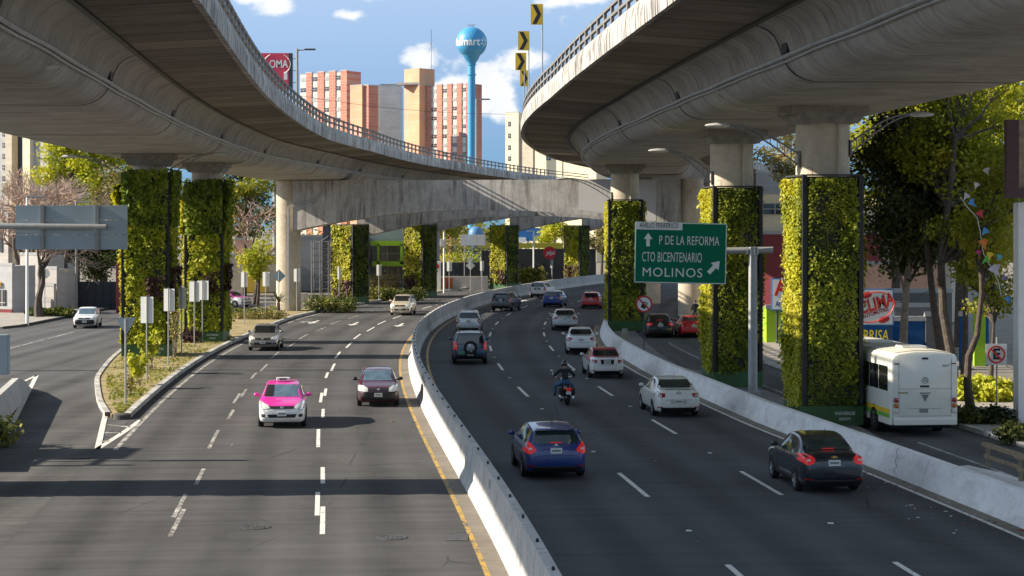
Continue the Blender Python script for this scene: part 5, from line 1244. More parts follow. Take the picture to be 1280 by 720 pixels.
def arrow_part(px, py, ang, sc):
    c = MB(); c.M = tilt @ Matrix.Translation(((px - 850) / s, 0, (316.2 - py) / s)) @ Matrix.Rotation(ang, 4, 'Y')
    c.prism([(-.11 * sc, -.42 * sc), (.11 * sc, -.42 * sc), (.11 * sc, .05 * sc), (.28 * sc, .05 * sc), (0, .45 * sc), (-.28 * sc, .05 * sc), (-.11 * sc, .05 * sc)], 'Y', -.042, -.028); c.build('arrow', M_SWHITE, pn)
arrow_part(809, 300.5, 0, .66); arrow_part(892, 333, R(42), .80)

def sign_back(label, px, x0, x1, y0, y1, pb_y, mat=M_SIGNBACK, tilt=R(-14), group='rectangular sign backs along the planted island', base=None, y=None):
    b = G(px, pb_y) if y is None else Vector((XX(px, y), y, 0)); s = F / b.y
    t = thing('traffic_sign', label, 'traffic sign', (b.x, b.y, .0), 0, group)
    zt, zb = H + (YH - y0) / s, H + (YH - y1) / s
    c = MB(); c.tube([(0, 0, 0), (0, 0, zt + .05)], .035, 8); c.build('pole', M_STEEL, t)
    w = (x1 - x0) / s; xc = ((x0 + x1) / 2 - px) / s
    p = MB(); p.box((xc, .05, (zt + zb) / 2), (w, .012, zt - zb), rz=tilt, bev=.004); p.build('panel', mat, t)
    return t
for (px, x0, x1, y0, y1, pb_, lab) in ((183.5, 175, 192, 371, 404, 481, 'pale rectangular sign back nearest the grey triangle sign'), (210.5, 204, 218.5, 361, 389, 459, 'pale rectangular sign back, second from the grey triangle sign'),
        (227, 222.5, 233, 359.5, 386, 447, 'narrow pale sign back partly behind the second one'), (243, 236, 250, 352, 377, 436, 'left one of the overlapping pair of sign backs before the second plant pillar'), (253, 246, 261, 351, 375, 431, 'right one of the overlapping pair of sign backs before the second plant pillar'),
        (305.5, 301, 310, 340, 359, 407, 'small pale sign back just right of the two left plant pillars'), (332, 328, 337, 340, 358, 400, 'small pale sign back left of the grey diamond sign'), (371, 367, 375, 336, 352, 393, 'small pale sign back right of the grey diamond sign'),
        (424, 421.5, 426.5, 334, 349, 382, 'slim sign back in front of the green pillar by the scaffold tower'), (473.5, 470.5, 477, 331, 344.5, 376.5, 'slim sign back left of the lime green building frame'), (514.5, 512.5, 517, 330, 342, 371.5, 'slim sign back above the champagne minivan')):
    sign_back(lab, px, x0, x1, y0, y1, pb_)
sign_back('small sign back before the dark fence, left of the tall diamond', 561.5, 558.5, 565, 327, 339, 0, y=212); sign_back('small sign back before the dark fence, right of the tall diamond', 602.5, 600, 605, 326.5, 338.5, 0, y=212)
sign_back('slim pale sign board on the post under the red round sign', 690, 688, 691.5, 325, 335, 0, y=231, group=None)
def shaped_back(label, px, cy, ry, base_y, kind, mat, y=None):
    b = G(px, base_y) if y is None else Vector((XX(px, y), y, 0)); s = F / b.y; t = thing('traffic_sign', label, 'traffic sign', b)
    z = H + (YH - cy) / s; r = ry / s
    c = MB(); c.tube([(0, 0, 0), (0, 0, z + r * .8)], .04, 8); c.build('pole', M_STEEL, t)
    p = MB()
    pts = {'tri': [(-r * 1.1, r * .9), (r * 1.1, r * .9), (.0, -r)], 'dia': [(-r, 0), (0, r), (r, 0), (0, -r)], 'round': [(r * math.cos(a), r * math.sin(a)) for a in np.linspace(0, 2 * math.pi, 20, endpoint=False)], 'oct': [(r * math.cos(a), r * math.sin(a)) for a in np.linspace(.39, 2 * math.pi + .39, 8, endpoint=False)]}[kind]
    p.M = Matrix.Translation((0, .05, z)); p.prism(pts, 'Y', 0, .015); p.build('panel', mat, t); return t
shaped_back('grey back of a downward pointing triangle sign at the gore', 157, 407.5, 11.5, 512, 'tri', M_SIGNGREY)
shaped_back('grey back of a diamond sign by the round concrete column', 348.5, 345, 8.6, 396, 'dia', M_SIGNGREY)
t_ = shaped_back('tall grey diamond sign back before the low white wall', 588, 332, 6, 0, 'dia', M_SIGNBACK, y=210); c = MB(); s = F / 210; c.M = Matrix.Translation((0, .03, H + (YH - 324) / s)); c.lathe([(.28, 0), (.28, .02)], n=14, axis='Y'); c.build('round_panel', M_SIGNBACK, t_)
shaped_back('white octagonal sign back beside the forked bare tree', 56, 342, 6.5, 395, 'oct', M_SIGNBACK)
# sign back board hung on an arm coming in from the left edge
y = 95.0; s = F / y; x0, x1, z0, z1 = XX(19.5, y), XX(159.5, y), ZY(312, y), ZY(256.5, y)
bb = thing('road_sign', 'wide blue grey back of an overhead road sign at the left edge', 'road sign', (XX(-70, y), y, 0)); bx = bb.location.x
for k in range(3):
    c = MB(); hh = (z1 - z0) / 3; c.box(((x0 + x1) / 2 - bx, .0, z0 + hh * (k + .5)), (x1 - x0, .05, hh - .015), bev=.008); c.build('panel', M_SIGNGREY, bb)
for px in (53.5, 122):
    c = MB(); c.box((XX(px, y) - bx, -.09, (z0 + z1) / 2), (.17, .12, z1 - z0 + .04)); c.build('stiffener', M_GREYP, bb)
c = MB(); c.tube([(0, -.2, ZY(282, y)), (XX(134, y) - bx, -.2, ZY(283.5, y))], [.17, .13], 12); c.build('arm', M_STEEL, bb, True)
c = MB(); c.tube([(0, -.2, 0), (0, -.2, ZY(276, y))], .2, 14); c.build('pole', M_STEEL, bb, True)
# sign panel out of the frame on the left whose shadow falls on the road
os_ = thing('road_sign', 'grey sign board beyond the left picture edge that throws its rectangular shadow on the road', 'road sign', (-26.0, 56.6, 0))
c = MB(); c.box((0, 2.95, 6.5), (.06, 2.9, 1.8)); c.build('panel', M_SIGNGREY, os_)
c = MB(); c.tube([(.1, 0, 0), (.1, 0, 7.6)], .14, 10); c.tube([(.1, 0, 6.0), (.1, 4.8, 6.0)], .09, 8); c.tube([(.1, 0, 7.0), (.1, 4.8, 7.0)], .09, 8); c.build('pole', M_STEEL, os_)
# no phone sign
b = G(805, 446); s = F / b.y; t = thing('traffic_sign', 'round no phone sign with a red ring below the green sign', 'traffic sign', (b.x, b.y, .12))
z = H + (YH - 380) / s - .12; r = 10.6 / s
c = MB(); c.tube([(0, 0, 0), (0, 0, z)], .03, 8); c.build('pole', M_DARKM, t)
def lathe_y(mb, prof, zz): mb.lathe(prof, (0, 0, zz), 28, 'Y', True)
c = MB(); lathe_y(c, [(r, -.06), (r, -.045)], z); pn_ = c.build('panel', M_SWHITE, t)
c = MB(); c.lathe([(r, -.062), (r, -.07), (r * .80, -.07), (r * .80, -.062)], (0, 0, z), 28, 'Y', False); c.build('red_ring', M_SRED, pn_)
c = MB(); c.M = Matrix.Translation((.02, 0, z - .02)) @ Matrix.Rotation(R(25), 4, 'Y'); c.box((0, -.068, -.12), (.26, .008, .22)); c.box((.02, -.068, .12), (.20, .008, .05)); c.box((-.08, -.068, .06), (.04, .008, .14)); c.box((.12, -.068, .06), (.04, .008, .14)); c.build('phone_pictogram', M_BSIGN, pn_)
c = MB(); c.M = Matrix.Translation((0, 0, z)) @ Matrix.Rotation(R(45), 4, 'Y'); c.box((0, -.076, 0), (r * 1.7, .008, .085)); c.build('red_bar', M_SRED, pn_)
# no parking sign
y = 71.0; s = F / y; b = Vector((XX(1246, y), y, .14)); t = thing('traffic_sign', 'square no parking sign with a crossed letter E near the right edge', 'traffic sign', b)
z = ZY(443, y) - .14; r = 13.2 / s
c = MB(); c.tube([(0, 0, 0), (0, 0, z + r + .25)], .03, 8); c.build('pole', M_STEEL, t)
c = MB(); c.box((-.03, -.05, z), (2 * r, .015, 2 * r), bev=.005); pn_ = c.build('panel', M_SWHITE, t)
text('lettering', 'E', .56, M_BSIGN, pn_, (-.03, -.064, z), off=.02)
c = MB(); c.lathe([(r * .84, -.062), (r * .84, -.07), (r * .68, -.07), (r * .68, -.062)], (-.03, 0, z), 30, 'Y', False); c.build('red_ring', M_SRED, pn_)
c = MB(); c.M = Matrix.Translation((-.03, 0, z)) @ Matrix.Rotation(R(45), 4, 'Y'); c.box((0, -.076, 0), (r * 1.44, .008, .06)); c.build('red_bar', M_SRED, pn_)
# red round advertising sign
y = 231; s = F / y; b = Vector((XX(690, y), y, 0)); t = thing('advertising_sign', 'bright red round sign with white lettering on a thin post', 'sign', b); z = ZY(316, y); r = 8.0 / s
c = MB(); c.tube([(0, 0, 0), (0, 0, z)], .06, 8); c.build('pole', M_STEEL, t)
c = MB(); c.lathe([(r, -.15), (r, -.05)], (-.3, 0, z), 26, 'Y', True); pn_ = c.build('disc', simple('bright_red', (.68, .02, .04), .4), t); text('lettering', 'yipi', .74, M_SWHITE, pn_, (-.22, -.165, z), off=.02, shear=.2)
# far lamp posts under the beams
for (px, pt, y, lab, bx_) in ((555, 288, 208, 'white post with a box seen under the third cross beam', True), (667, 289, 240, 'pale lamp post before the dark fence left of the red round sign', False)):
    t = thing('street_lamp', lab, 'street lamp', (XX(px, y), y, 0)); c = MB(); c.tube([(0, 0, 0), (0, 0, ZY(pt, y))], .10, 8); c.build('pole', M_WTXT, t)
    c = MB(); c.box((-.15, -.15, ZY(303.5, y)), (.55, .4, .8), bev=.03) if bx_ else c.box((-.4, 0, ZY(pt, y)), (1.0, .3, .14), bev=.03); c.build('control_box' if bx_ else 'lamp_head', M_WTXT, t)
# slim lamp posts at the left corner
for (px, pb_, lab) in ((34, 407, 'pale slim lamp post before the forked bare tree'), (95.5, 387, 'grey lamp post before the dark gate on the left')):
    b = G(px, pb_); t = thing('street_lamp', lab, 'street lamp', b); c = MB(); c.tube([(0, 0, 0), (0, 0, 9.5)], [.13, .09], 10); c.build('pole', M_WTXT if px < 50 else M_GREYP, t); c = MB(); c.box((.6, 0, 9.5), (1.3, .25, .14), bev=.03); c.build('lamp_head', M_GREYP, t)
# grey box post at the left frame edge
y = 58.0; s = F / y; t = thing('utility_post', 'grey cabinet post cut by the left picture edge', 'cabinet', (XX(2, y), y, 0)); c = MB(); c.box((-.15, 0, ZY(443, y)), (.75, .3, 2.0 * 50 / s / 2), bev=.02); c.build('box', M_SIGNGREY, t); c = MB(); c.tube([(-.15, 0, 0), (-.15, 0, ZY(460, y))], .08, 8); c.build('post', M_DARKM, t)
# wooden rail barrier on the white island
M_WOOD = simple('weathered_wood', (.24, .17, .10), .85, 0, .3, 6); M_WOODP = simple('tan_post', (.22, .18, .12), .85, 0, .3, 6)
b0 = G(1235, 591); gr = thing('guard_rail', 'low wooden rail barrier on the white painted island at the right edge', 'guard rail', (b0.x, b0.y, .15))
pts = [(0, 0), (G(1276, 608) - b0).xy, (G(1325, 628) - b0).xy]
for k, p in enumerate(pts):
    for dx in ((0,) if k == 0 else (0, .14)): c = MB(); c.box((p[0] + dx, p[1], .34), (.11, .11, .70), bev=.012); c.build('post', M_WOODP, gr)
for a, b_ in zip(pts[:-1], pts[1:]):
    a3, b3 = Vector((a[0] - .12, a[1], 0)), Vector((b_[0] + .02, b_[1], 0)); m_ = (a3 + b3) / 2; d = b3 - a3; ln = d.length; rzz = math.atan2(d.y, d.x)
    c = MB(); c.box((m_.x, m_.y, .70), (ln, .17, .13), rz=rzz, bev=.03); c.build('top_rail', M_WOOD, gr)
    c = MB(); c.box((m_.x, m_.y, .36), (ln - .1, .07, .11), rz=rzz, bev=.02); c.build('lower_rail', M_WOOD, gr)
# small grey meter box by pillar three
b = G(781, 427); t = thing('meter_box', 'small beige box at the foot of the pillar left of the green sign', 'box', b); c = MB(); c.box((0, 0, .42), (.32, .3, .72), bev=.02); c.box((0, 0, .80), (.36, .34, .04)); c.build('box', simple('beige_box', (.30, .28, .23), .7), t)
# ------------------------------------------------------------------ vegetation
def crown_mesh(name, clumps, n, size, mat, up=.35, hollow=.55):
    """clumps: (centre, radii) ; leaves thicker towards each clump's skin, drooping a little"""
    vol = np.array([max(.05, (r[0] * r[1] * r[2])) ** .75 for c, r in clumps]); cnt = np.maximum(6, (vol / vol.sum() * n)).astype(int)
    P = []; Nn = []; T = []
    for (c, r), k in zip(clumps, cnt):
        d = rng.normal(size=(k, 3)); d /= np.linalg.norm(d, axis=1)[:, None]
        rad = (hollow + (1.12 - hollow) * rng.uniform(0, 1, k) ** .7)[:, None] * (1 + .22 * rng.normal(size=(k, 1)))
        P.append(np.array(c) + d * rad * np.array(r)); Nn.append(d * .7 + rng.normal(size=(k, 3)) * .6 + np.array([0, 0, up])); T.append(np.clip(rng.uniform(0, 1, k) * .6 + rng.uniform(0, .5), 0, 1))
    P = np.concatenate(P); Nn = np.concatenate(Nn); Nn /= np.linalg.norm(Nn, axis=1)[:, None]; T = np.concatenate(T)
    return leaf_mesh(name, P, Nn, (.45 + 1.1 * rng.uniform(0, 1, len(P)) ** 1.6) * size * 1.1, mat, T, .6)
def limb(mb, a, b, r0, r1, wob=.12, n=6):
    a, b = Vector(a), Vector(b); L_ = (b - a).length; pts = []; rs = []
    for i in range(n):
        q = i / (n - 1); j = Vector((random.gauss(0, 1), random.gauss(0, 1), random.gauss(0, .5))) * wob * L_ * .18 * (math.sin(q * math.pi))
        pts.append(a.lerp(b, q) + j); rs.append(r0 + (r1 - r0) * q)
    mb.tube(pts, rs, 8); return pts
def tree(label, base, trunk, clumps, n, size, mat, r0=.2, bark=None, name='leafy_tree', group=None, twigs=True, hollow=.55):
    """trunk: list of local points; clumps in local coordinates"""
    t = thing(name, label, 'tree', base, 0, group); bark = bark or M_BARK
    mb = MB(); k = len(trunk); mb.tube(trunk, [r0 * (1 - .55 * i / (k - 1)) * (1.25 if i == 0 else 1) for i in range(k)], 10); tk = mb.build('trunk', bark, t, True)
    lm = MB(); top = Vector(trunk[-1])
    for (c, r) in clumps:
        c = Vector(c); s_ = min(trunk[len(trunk) // 2:], key=lambda p: (Vector(p) - c).length + (2 if p[2] > c.z else 0)); pts = limb(lm, s_, c, r0 * .34, .025)
        if twigs:
            for _ in range(3):
                q = c + Vector((random.uniform(-1, 1) * r[0], random.uniform(-1, 1) * r[1], random.uniform(-.5, 1) * r[2])) * .8; limb(lm, pts[3], q, .035, .012, n=4)
    lm.build('limb', bark, tk, True)
    o = link(bpy.data.objects.new('crown', crown_mesh('crown', clumps, n, size, mat, hollow=hollow))); o.parent = t; return t
def rclumps(c, R_, k, r, seed):
    rd = random.Random(seed); out = []
    for i in range(k):
        while True:
            d = (rd.uniform(-1, 1), rd.uniform(-1, 1), rd.uniform(-1, 1))
            if sum(a * a for a in d) < 1: break
        s_ = rd.uniform(.7, 1.35) * r; out.append(((c[0] + d[0] * R_[0], c[1] + d[1] * R_[1], c[2] + d[2] * R_[2]), (s_, s_, s_ * rd.uniform(.55, .8))))
    return out
# right side: the big street trees
b1 = Vector((XX(1214, 71), 71, .14))
tree('slender dark tree with a twisted trunk beside the rear of the bus', b1, [(0, 0, 0), (-.15, 0, 1.2), (-.1, 0, 2.2), (.25, .1, 3.0), (.45, .2, 4.6), (.4, .3, 7.0)], rclumps((1.0, 1.0, 7.4), (1.2, 1.2, 2.2), 11, .75, 3), 5200, .17, M_TREE, .17)
b2 = Vector((XX(1128, 86), 86, .14))
tree('tall dark tree rising behind the bus roof', b2, [(0, 0, 0), (.05, 0, 2), (.15, 0, 4), (.5, .4, 6.5), (1.2, 1, 10)], rclumps((.9, 2.5, 9.4), (2.3, 2.5, 3.6), 26, 1.2, 5) + rclumps((.0, 1, 7.0), (1.5, 1.6, 2.0), 14, .85, 15), 24000, .2, M_TREEDARK, .22, M_BARKP)
b3 = Vector((XX(1192, 82), 82, .14))
tree('large yellow green tree in front of the brown corner post', b3, [(0, 0, 0), (-.1, 0, 1.5), (-.45, 0, 3.4), (-.5, .2, 5.5), (-.1, .6, 8), (.3, 1, 11)], rclumps((1.5, 4, 10.8), (3.0, 3.4, 4.6), 40, 1.15, 8) + rclumps((1.2, 1, 7.4), (1.7, 1.5, 1.8), 14, .8, 88), 30000, .18, M_SUNTREE, .24)
b4 = Vector((XX(1205, 84), 84, .14))
tree('thin many stemmed tree among the big trees on the right', b4, [(0, 0, 0), (.05, 0, 2), (.1, .1, 5), (.3, .3, 8)], rclumps((.8, 1.5, 8.0), (1.8, 1.8, 3.0), 20, .95, 18), 13000, .17, M_SUNTREE, .16)
b5 = Vector((XX(1170, 84), 84, .14))
tree('dark leaning trunk left of the thin many stemmed tree', b5, [(.35, 0, 0), (.2, 0, 1.6), (-.1, 0, 3.6), (-.35, .2, 6.2), (-.3, .6, 9.5)], rclumps((.2, 2.0, 8.4), (1.7, 2.0, 3.2), 18, .95, 28), 13000, .19, M_TREEDARK, .22)
b6 = Vector((XX(1240, 79), 79, .14))
tree('low leafy tree behind the no parking sign', b6, [(-.1, 0, 0), (0, 0, 1.6), (.1, .1, 3)], rclumps((.0, 1.0, 5.2), (.9, 1.3, 2.2), 12, .65, 38), 4500, .15, M_TREE, .12)
b7 = Vector((XX(975, 150), 150, .1))
tree('sparse yellowing tree behind the second right pillar', b7, [(0, 0, 0), (0, 0, 5), (.3, 0, 9), (.4, 0, 13)], rclumps((.4, 0, 12.5), (2.6, 2.2, 4.0), 20, 1.0, 48), 3600, .26, M_OLIVE, .22, M_BARKP)
b8 = Vector((XX(1120, 118), 118, .1))
tree('tall background tree behind the dark street trees', b8, [(0, 0, 0), (0, 0, 6), (.6, 0, 12)], rclumps((1.2, 0, 12.5), (4.0, 3, 6.0), 34, 1.6, 58), 16000, .3, M_SUNTREE, .3)
b9 = Vector((XX(1200, 112), 112, .1))
tree('background tree behind the yellow green tree', b9, [(0, 0, 0), (0, 0, 6), (.6, 0, 12)], rclumps((1.0, 0, 12), (4.4, 3, 6.0), 36, 1.6, 68), 18000, .28, M_SUNTREE, .3)
# left side
b = G(49, 398)
def bare(label, base, h, spread, seed, mat, lean=0., name='bare_tree', dense=6, first=.30):
    rd = random.Random(seed); t = thing(name, label, 'tree', base); mb = MB(); tw = MB()
    def grow(p, d, L_, r, lev):
        n = 3; pts = [p]; 
        for i in range(n): d = (d + Vector((rd.gauss(0, .17), rd.gauss(0, .17), rd.gauss(.03, .10)))).normalized(); pts.append(pts[-1] + d * L_ / n)
        (mb if lev < 3 else tw).tube(pts, [max(.014, r * (1 - .45 * i / n)) for i in range(n + 1)], 7 if lev < 2 else 3, lev < 1)
        if lev >= 6: return
        k = 2 if lev == 0 else rd.choice((2, 3, 3)) if lev < 3 else dense - 2
        for j in range(k):
            a = rd.uniform(.35, .85) if lev else rd.uniform(.35, .6); ax = Vector((rd.gauss(0, 1), rd.gauss(0, 1), rd.gauss(0, .4))).normalized()
            q = pts[-1] if j < 2 or lev < 2 else pts[rd.choice((1, 2))]
            nd = (Matrix.Rotation(a * (1 if j % 2 else -1), 3, ax) @ d + Vector((0, 0, -.10 if lev > 3 else .12))).normalized(); grow(q, nd, L_ * rd.uniform(.62, .82) * spread, r * .58, lev + 1)
    grow(Vector((0, 0, -.1)), Vector((lean, 0, 1)).normalized(), h * first, h * .035, 0)
    tk = mb.build('trunk', M_BARK if mat is M_TWIG else M_BARK, t, True); tw.build('twigs', mat, t); return t
bare('forked bare tree with a dark trunk on the left corner', b, 12.0, 1.12, 4, M_TWIG, -.12, first=.20)
bare('bare pinkish tree at the left edge above the sign back', Vector((XX(15, 168), 168, 0)), 12.5, 1.02, 9, M_TWIG, .1)
bare('bare pinkish tree beside the lime green crown', Vector((XX(95, 172), 172, 0)), 12.5, 1.02, 12, M_TWIG, -.05)
bare('bare pinkish tree farthest left between the lamp posts', Vector((XX(58, 176), 176, 0)), 13, 1.04, 33, M_TWIG, .0)
bare('bare pinkish tree close to the broad plant pillar', Vector((XX(138, 182), 182, 0)), 13, 1.04, 35, M_TWIG, .06)
bare('bare twiggy tree behind the round concrete column', Vector((XX(318, 178), 178, 0)), 10.5, 1.0, 21, M_TWIG, .05)
tree('lime green tall tree under the left viaduct', Vector((XX(95, 200), 200, 0)), [(0, 0, 0), (.3, 0, 6), (.2, 0, 11)], rclumps((1.5, 0, 13.0), (6.0, 3.2, 4.8), 44, 1.5, 71), 17000, .34, M_LIME, .3)
tree('pale olive tree left of the broad plant pillar', Vector((XX(165, 190), 190, 0)), [(0, 0, 0), (.1, 0, 4), (.2, 0, 8)], rclumps((-.5, 0, 9.5), (5.0, 3, 4.6), 34, 1.2, 72), 8500, .28, M_OLIVE, .25)
tree('dark green tree above the dark gate', Vector((XX(118, 176), 176, 0)), [(0, 0, 0), (.1, 0, 2), (.2, 0, 4)], rclumps((0, 0, 4.6), (3.6, 2, 2.0), 18, 1.0, 73), 6000, .26, M_TREEDARK, .2)
tree('green tree right of the second left plant pillar', Vector((XX(305, 195), 195, 0)), [(0, 0, 0), (.1, 0, 4), (.2, 0, 8)], rclumps((0, 0, 9.4), (3.0, 2.5, 4.2), 18, 1.2, 74), 6000, .28, M_TREE, .25)
tree('low yellow green tree behind the small pale sign backs', Vector((XX(322, 170), 170, 0)), [(0, 0, 0), (.1, 0, 2), (.2, 0, 4)], rclumps((0, 0, 4.9), (1.4, 1.2, 1.9), 12, .7, 75), 2600, .22, M_LIME, .14)
tree('bright yellow tree left of the farthest green pillar', Vector((XX(692, 275), 275, 0)), [(0, 0, 0), (.1, 0, 3), (.2, 0, 6)], rclumps((0, 0, 6.4), (2.6, 2, 2.6), 18, 1.0, 76), 4500, .3, M_LIME, .2)
tree('yellow green tree right of the farthest green pillar', Vector((XX(752, 290), 290, 0)), [(0, 0, 0), (.1, 0, 3), (.2, 0, 6)], rclumps((0, 0, 5.4), (2.8, 2, 2.4), 14, 1.0, 77), 3000, .32, M_OLIVE, .2)
for k, (px, y, h_, m, lab) in enumerate(((548, 330, 9, M_TREE, 'green tree on the slope behind the third cross beam'), (578, 345, 8, M_OLIVE, 'olive tree on the slope behind the white sign boards'), (605, 335, 7.5, M_TREE, 'dark green tree on the slope beside the fourth green pillar'), (300, 240, 14, M_TREEDARK, 'dark far tree between the left pillars and the round column'),
        (228, 235, 13, M_TREE, 'far tree showing between the two left plant pillars'), (30, 250, 13, M_OLIVE, 'hazy olive tree far left behind the bare trees'), (778, 300, 10, M_TREE, 'far tree behind the pillar left of the green sign'), (860, 290, 10, M_TREEDARK, 'far dark tree under the right viaduct'))):
    tree(lab, Vector((XX(px, y), y, 0)), [(0, 0, 0), (0, 0, h_ * .4), (.2, 0, h_ * .7)], rclumps((0, 0, h_ * .72), (3.6, 2.4, h_ * .30), 14, 1.3, 80 + k), 3200, .4, m, .25)
fo = crown_mesh('far_foliage', [((XX(px, 420), 420 + 20 * math.sin(px), 4 + 2 * math.sin(px * .7)), (9, 6, 5.5 + 2 * math.sin(px * 1.3))) for px in range(-60, 1400, 24)], 16000, .9, M_TREE)
fo_ = link(bpy.data.objects.new('far_foliage', fo)); tag(fo_, 'band of far tree crowns closing the view under the viaducts', 'foliage', kind='stuff')
# hedges, shrubs and grass
def hedge(label, px0, px1, pyb, h_, d, n, size, mat, name='hedge', y=None):
    a, b = (G(px0, pyb), G(px1, pyb)) if y is None else (Vector((XX(px0, y), y, 0)), Vector((XX(px1, y), y, 0)))
    c = (a + b) / 2; L_ = (b - a).length; k = max(2, int(L_ / (d * .8))); t = thing(name, label, name.split('_')[0], (c.x, c.y, .1))
    cl = [((-L_ / 2 + L_ * (i + .5) / k, random.uniform(-.1, .1) * d, h_ * .5), (d * .62, d * .55, h_ * .55 * random.uniform(.8, 1.15))) for i in range(k)]
    o = link(bpy.data.objects.new('foliage', crown_mesh('foliage', cl, n, size, mat, hollow=.7))); o.parent = t
    st_ = MB()
    for i in range(k): st_.tube([(cl[i][0][0], 0, 0), (cl[i][0][0], .02, h_ * .5)], .025, 5)
    st_.build('stems', M_BARK, t); return t
hedge('dark clipped hedge before the white scaffold tower', 386, 441, 391, 1.25, 1.5, 3500, .17, M_SHRUB); hedge('dark low hedge before the lime green building frame', 456, 528, 376, 1.1, 1.4, 3500, .18, M_SHRUB)
hedge('dark hedge in front of the half hidden pink taxi', 284, 350, 396, .6, 1.2, 2600, .14, M_SHRUB); hedge('low brown green planting along the island kerb', 292, 356, 401, .6, 1.0, 1800, .14, M_OLIVE)
hedge('flowering shrubs before the second green pillar pair', 458, 496, 372, 2.2, 1.6, 1800, .2, M_OLIVE, 'shrub', None); hedge('clipped hedge in front of the dark fence', 552, 612, 0, 1.1, 1.2, 2200, .2, M_SHRUB, y=236)
hedge('spiky yellow agave row behind the median barrier', 646, 681, 0, 1.7, 1.0, 900, .5, M_GRASS, 'agave_row', 236)
hedge('tall grass clump in the planter behind the bus', 1203, 1256, 0, .85, 1.2, 4200, .30, M_FRONTL, 'grass_clump', 77, )
hedge('dark low shrubs at the foot of the twisted tree', 1196, 1262, 0, .55, .9, 2600, .15, M_TREEDARK, 'shrub', 68); hedge('dark low shrubs at the lower right edge', 1250, 1330, 0, .6, 1.0, 2400, .14, M_TREEDARK, 'shrub', 62.5)
hedge('grass strip below the forked bare tree', 38, 92, 397, .6, .9, 2600, .28, M_SHRUB, 'grass_clump'); hedge('dark plant at the left edge by the grey cabinet', -22, 10, 0, .8, .8, 700, .16, M_SHRUB, 'shrub', 62)
hedge('bright yellow ground cover at the foot of the second left pillar', 250, 284, 427, .28, .8, 1500, .16, M_LIME, 'ground_cover_plant')
hedge('dark burgundy bush beside the second left pillar', 232, 245, 431, .9, .7, 700, .16, M_REDPLANT, 'shrub'); hedge('yellow green bush at the foot of the second left pillar', 236, 276, 424, 2.4, 1.6, 3000, .2, M_FRONTL, 'shrub')
def upright(label, px, pyb, h_, k, n, size, mat, spread=.35):
    b = G(px, pyb); t = thing('young_shrub', label, 'shrub', (b.x, b.y, .1)); st_ = MB(); cl = []
    for i in range(k):
        e = Vector((random.uniform(-1, 1) * spread, random.uniform(-1, 1) * spread, h_ * random.uniform(.6, 1))); limb(st_, (random.uniform(-.1, .1), 0, 0), e, .022, .01)
        cl += [(tuple(e * q), (.22, .22, .26)) for q in (.55, .8, 1.0)]
    st_.build('stems', M_BARKP, t); o = link(bpy.data.objects.new('foliage', crown_mesh('foliage', cl, n, size, mat, hollow=.2))); o.parent = t
upright('leafy young shrub nearest the grey triangle sign', 174, 486, 1.5, 4, 420, .2, M_FRONTL); upright('taller leafy shrub between the first two pale sign backs', 188, 467, 2.1, 5, 600, .2, M_FRONTL, .5); upright('thin stemmed plant right of the second pale sign back', 217, 450, 2.6, 5, 260, .14, M_OLIVE, .25)
upright('small dry shrub at the island tip', 163, 498, .8, 3, 140, .14, M_OLIVE)
# small palm by the diamond sign
b = G(348, 397); t = thing('palm', 'small spiky palm at the foot of the grey diamond sign', 'palm', (b.x, b.y, .1)); c = MB(); c.tube([(0, 0, 0), (0, 0, 1.1)], [.16, .13], 8); c.build('trunk', M_BARK, t); c = MB()
for k in range(22):
    a = k * 2.4; e = .25 + 1.0 * ((k * 7) % 10) / 10; d = Vector((math.cos(a) * math.cos(e), math.sin(a) * math.cos(e), math.sin(e))); sd_ = Vector((-math.sin(a), math.cos(a), 0)) * .07
    p0 = Vector((0, 0, 1.1)); p1 = p0 + d * .8; p2 = p0 + d * 1.5 + Vector((0, 0, -.35)); c.add([p0 - sd_ * .3, p0 + sd_ * .3, p1 + sd_, p1 - sd_], [[0, 1, 2, 3]]); c.add([p1 - sd_, p1 + sd_, p2], [[0, 1, 2]])
c.build('fronds', simple('palm_green', (.06, .09, .02), .6), t)
# grass and dry leaves on the planted island
n = 9000; yy = 73 + 45 * rng.uniform(0, 1, n) ** 1.5; uu = rng.uniform(0, 1, n); P = np.zeros((n, 3))
for i in range(n):
    a, b_ = interp(IL, yy[i]) + .3, interp(KR, yy[i]) - .15; q = RP(yy[i], a + (b_ - a) * uu[i], .17); P[i] = q
keep = (np.sin(P[:, 0] * 1.9 + .7) * np.sin(P[:, 1] * .8) + rng.uniform(-.8, .8, n)) > -.1; P = P[keep]
Nn = rng.normal(size=P.shape) * .6 + np.array([0, -.6, .4]); Nn /= np.linalg.norm(Nn, axis=1)[:, None]
o = link(bpy.data.objects.new('island_grass', leaf_mesh('island_grass', P, Nn, rng.uniform(.07, .20, len(P)), M_GRASS, rng.uniform(0, 1, len(P)), .35))); tag(o, 'patchy grass and dry leaves on the planted island', 'grass', kind='stuff')

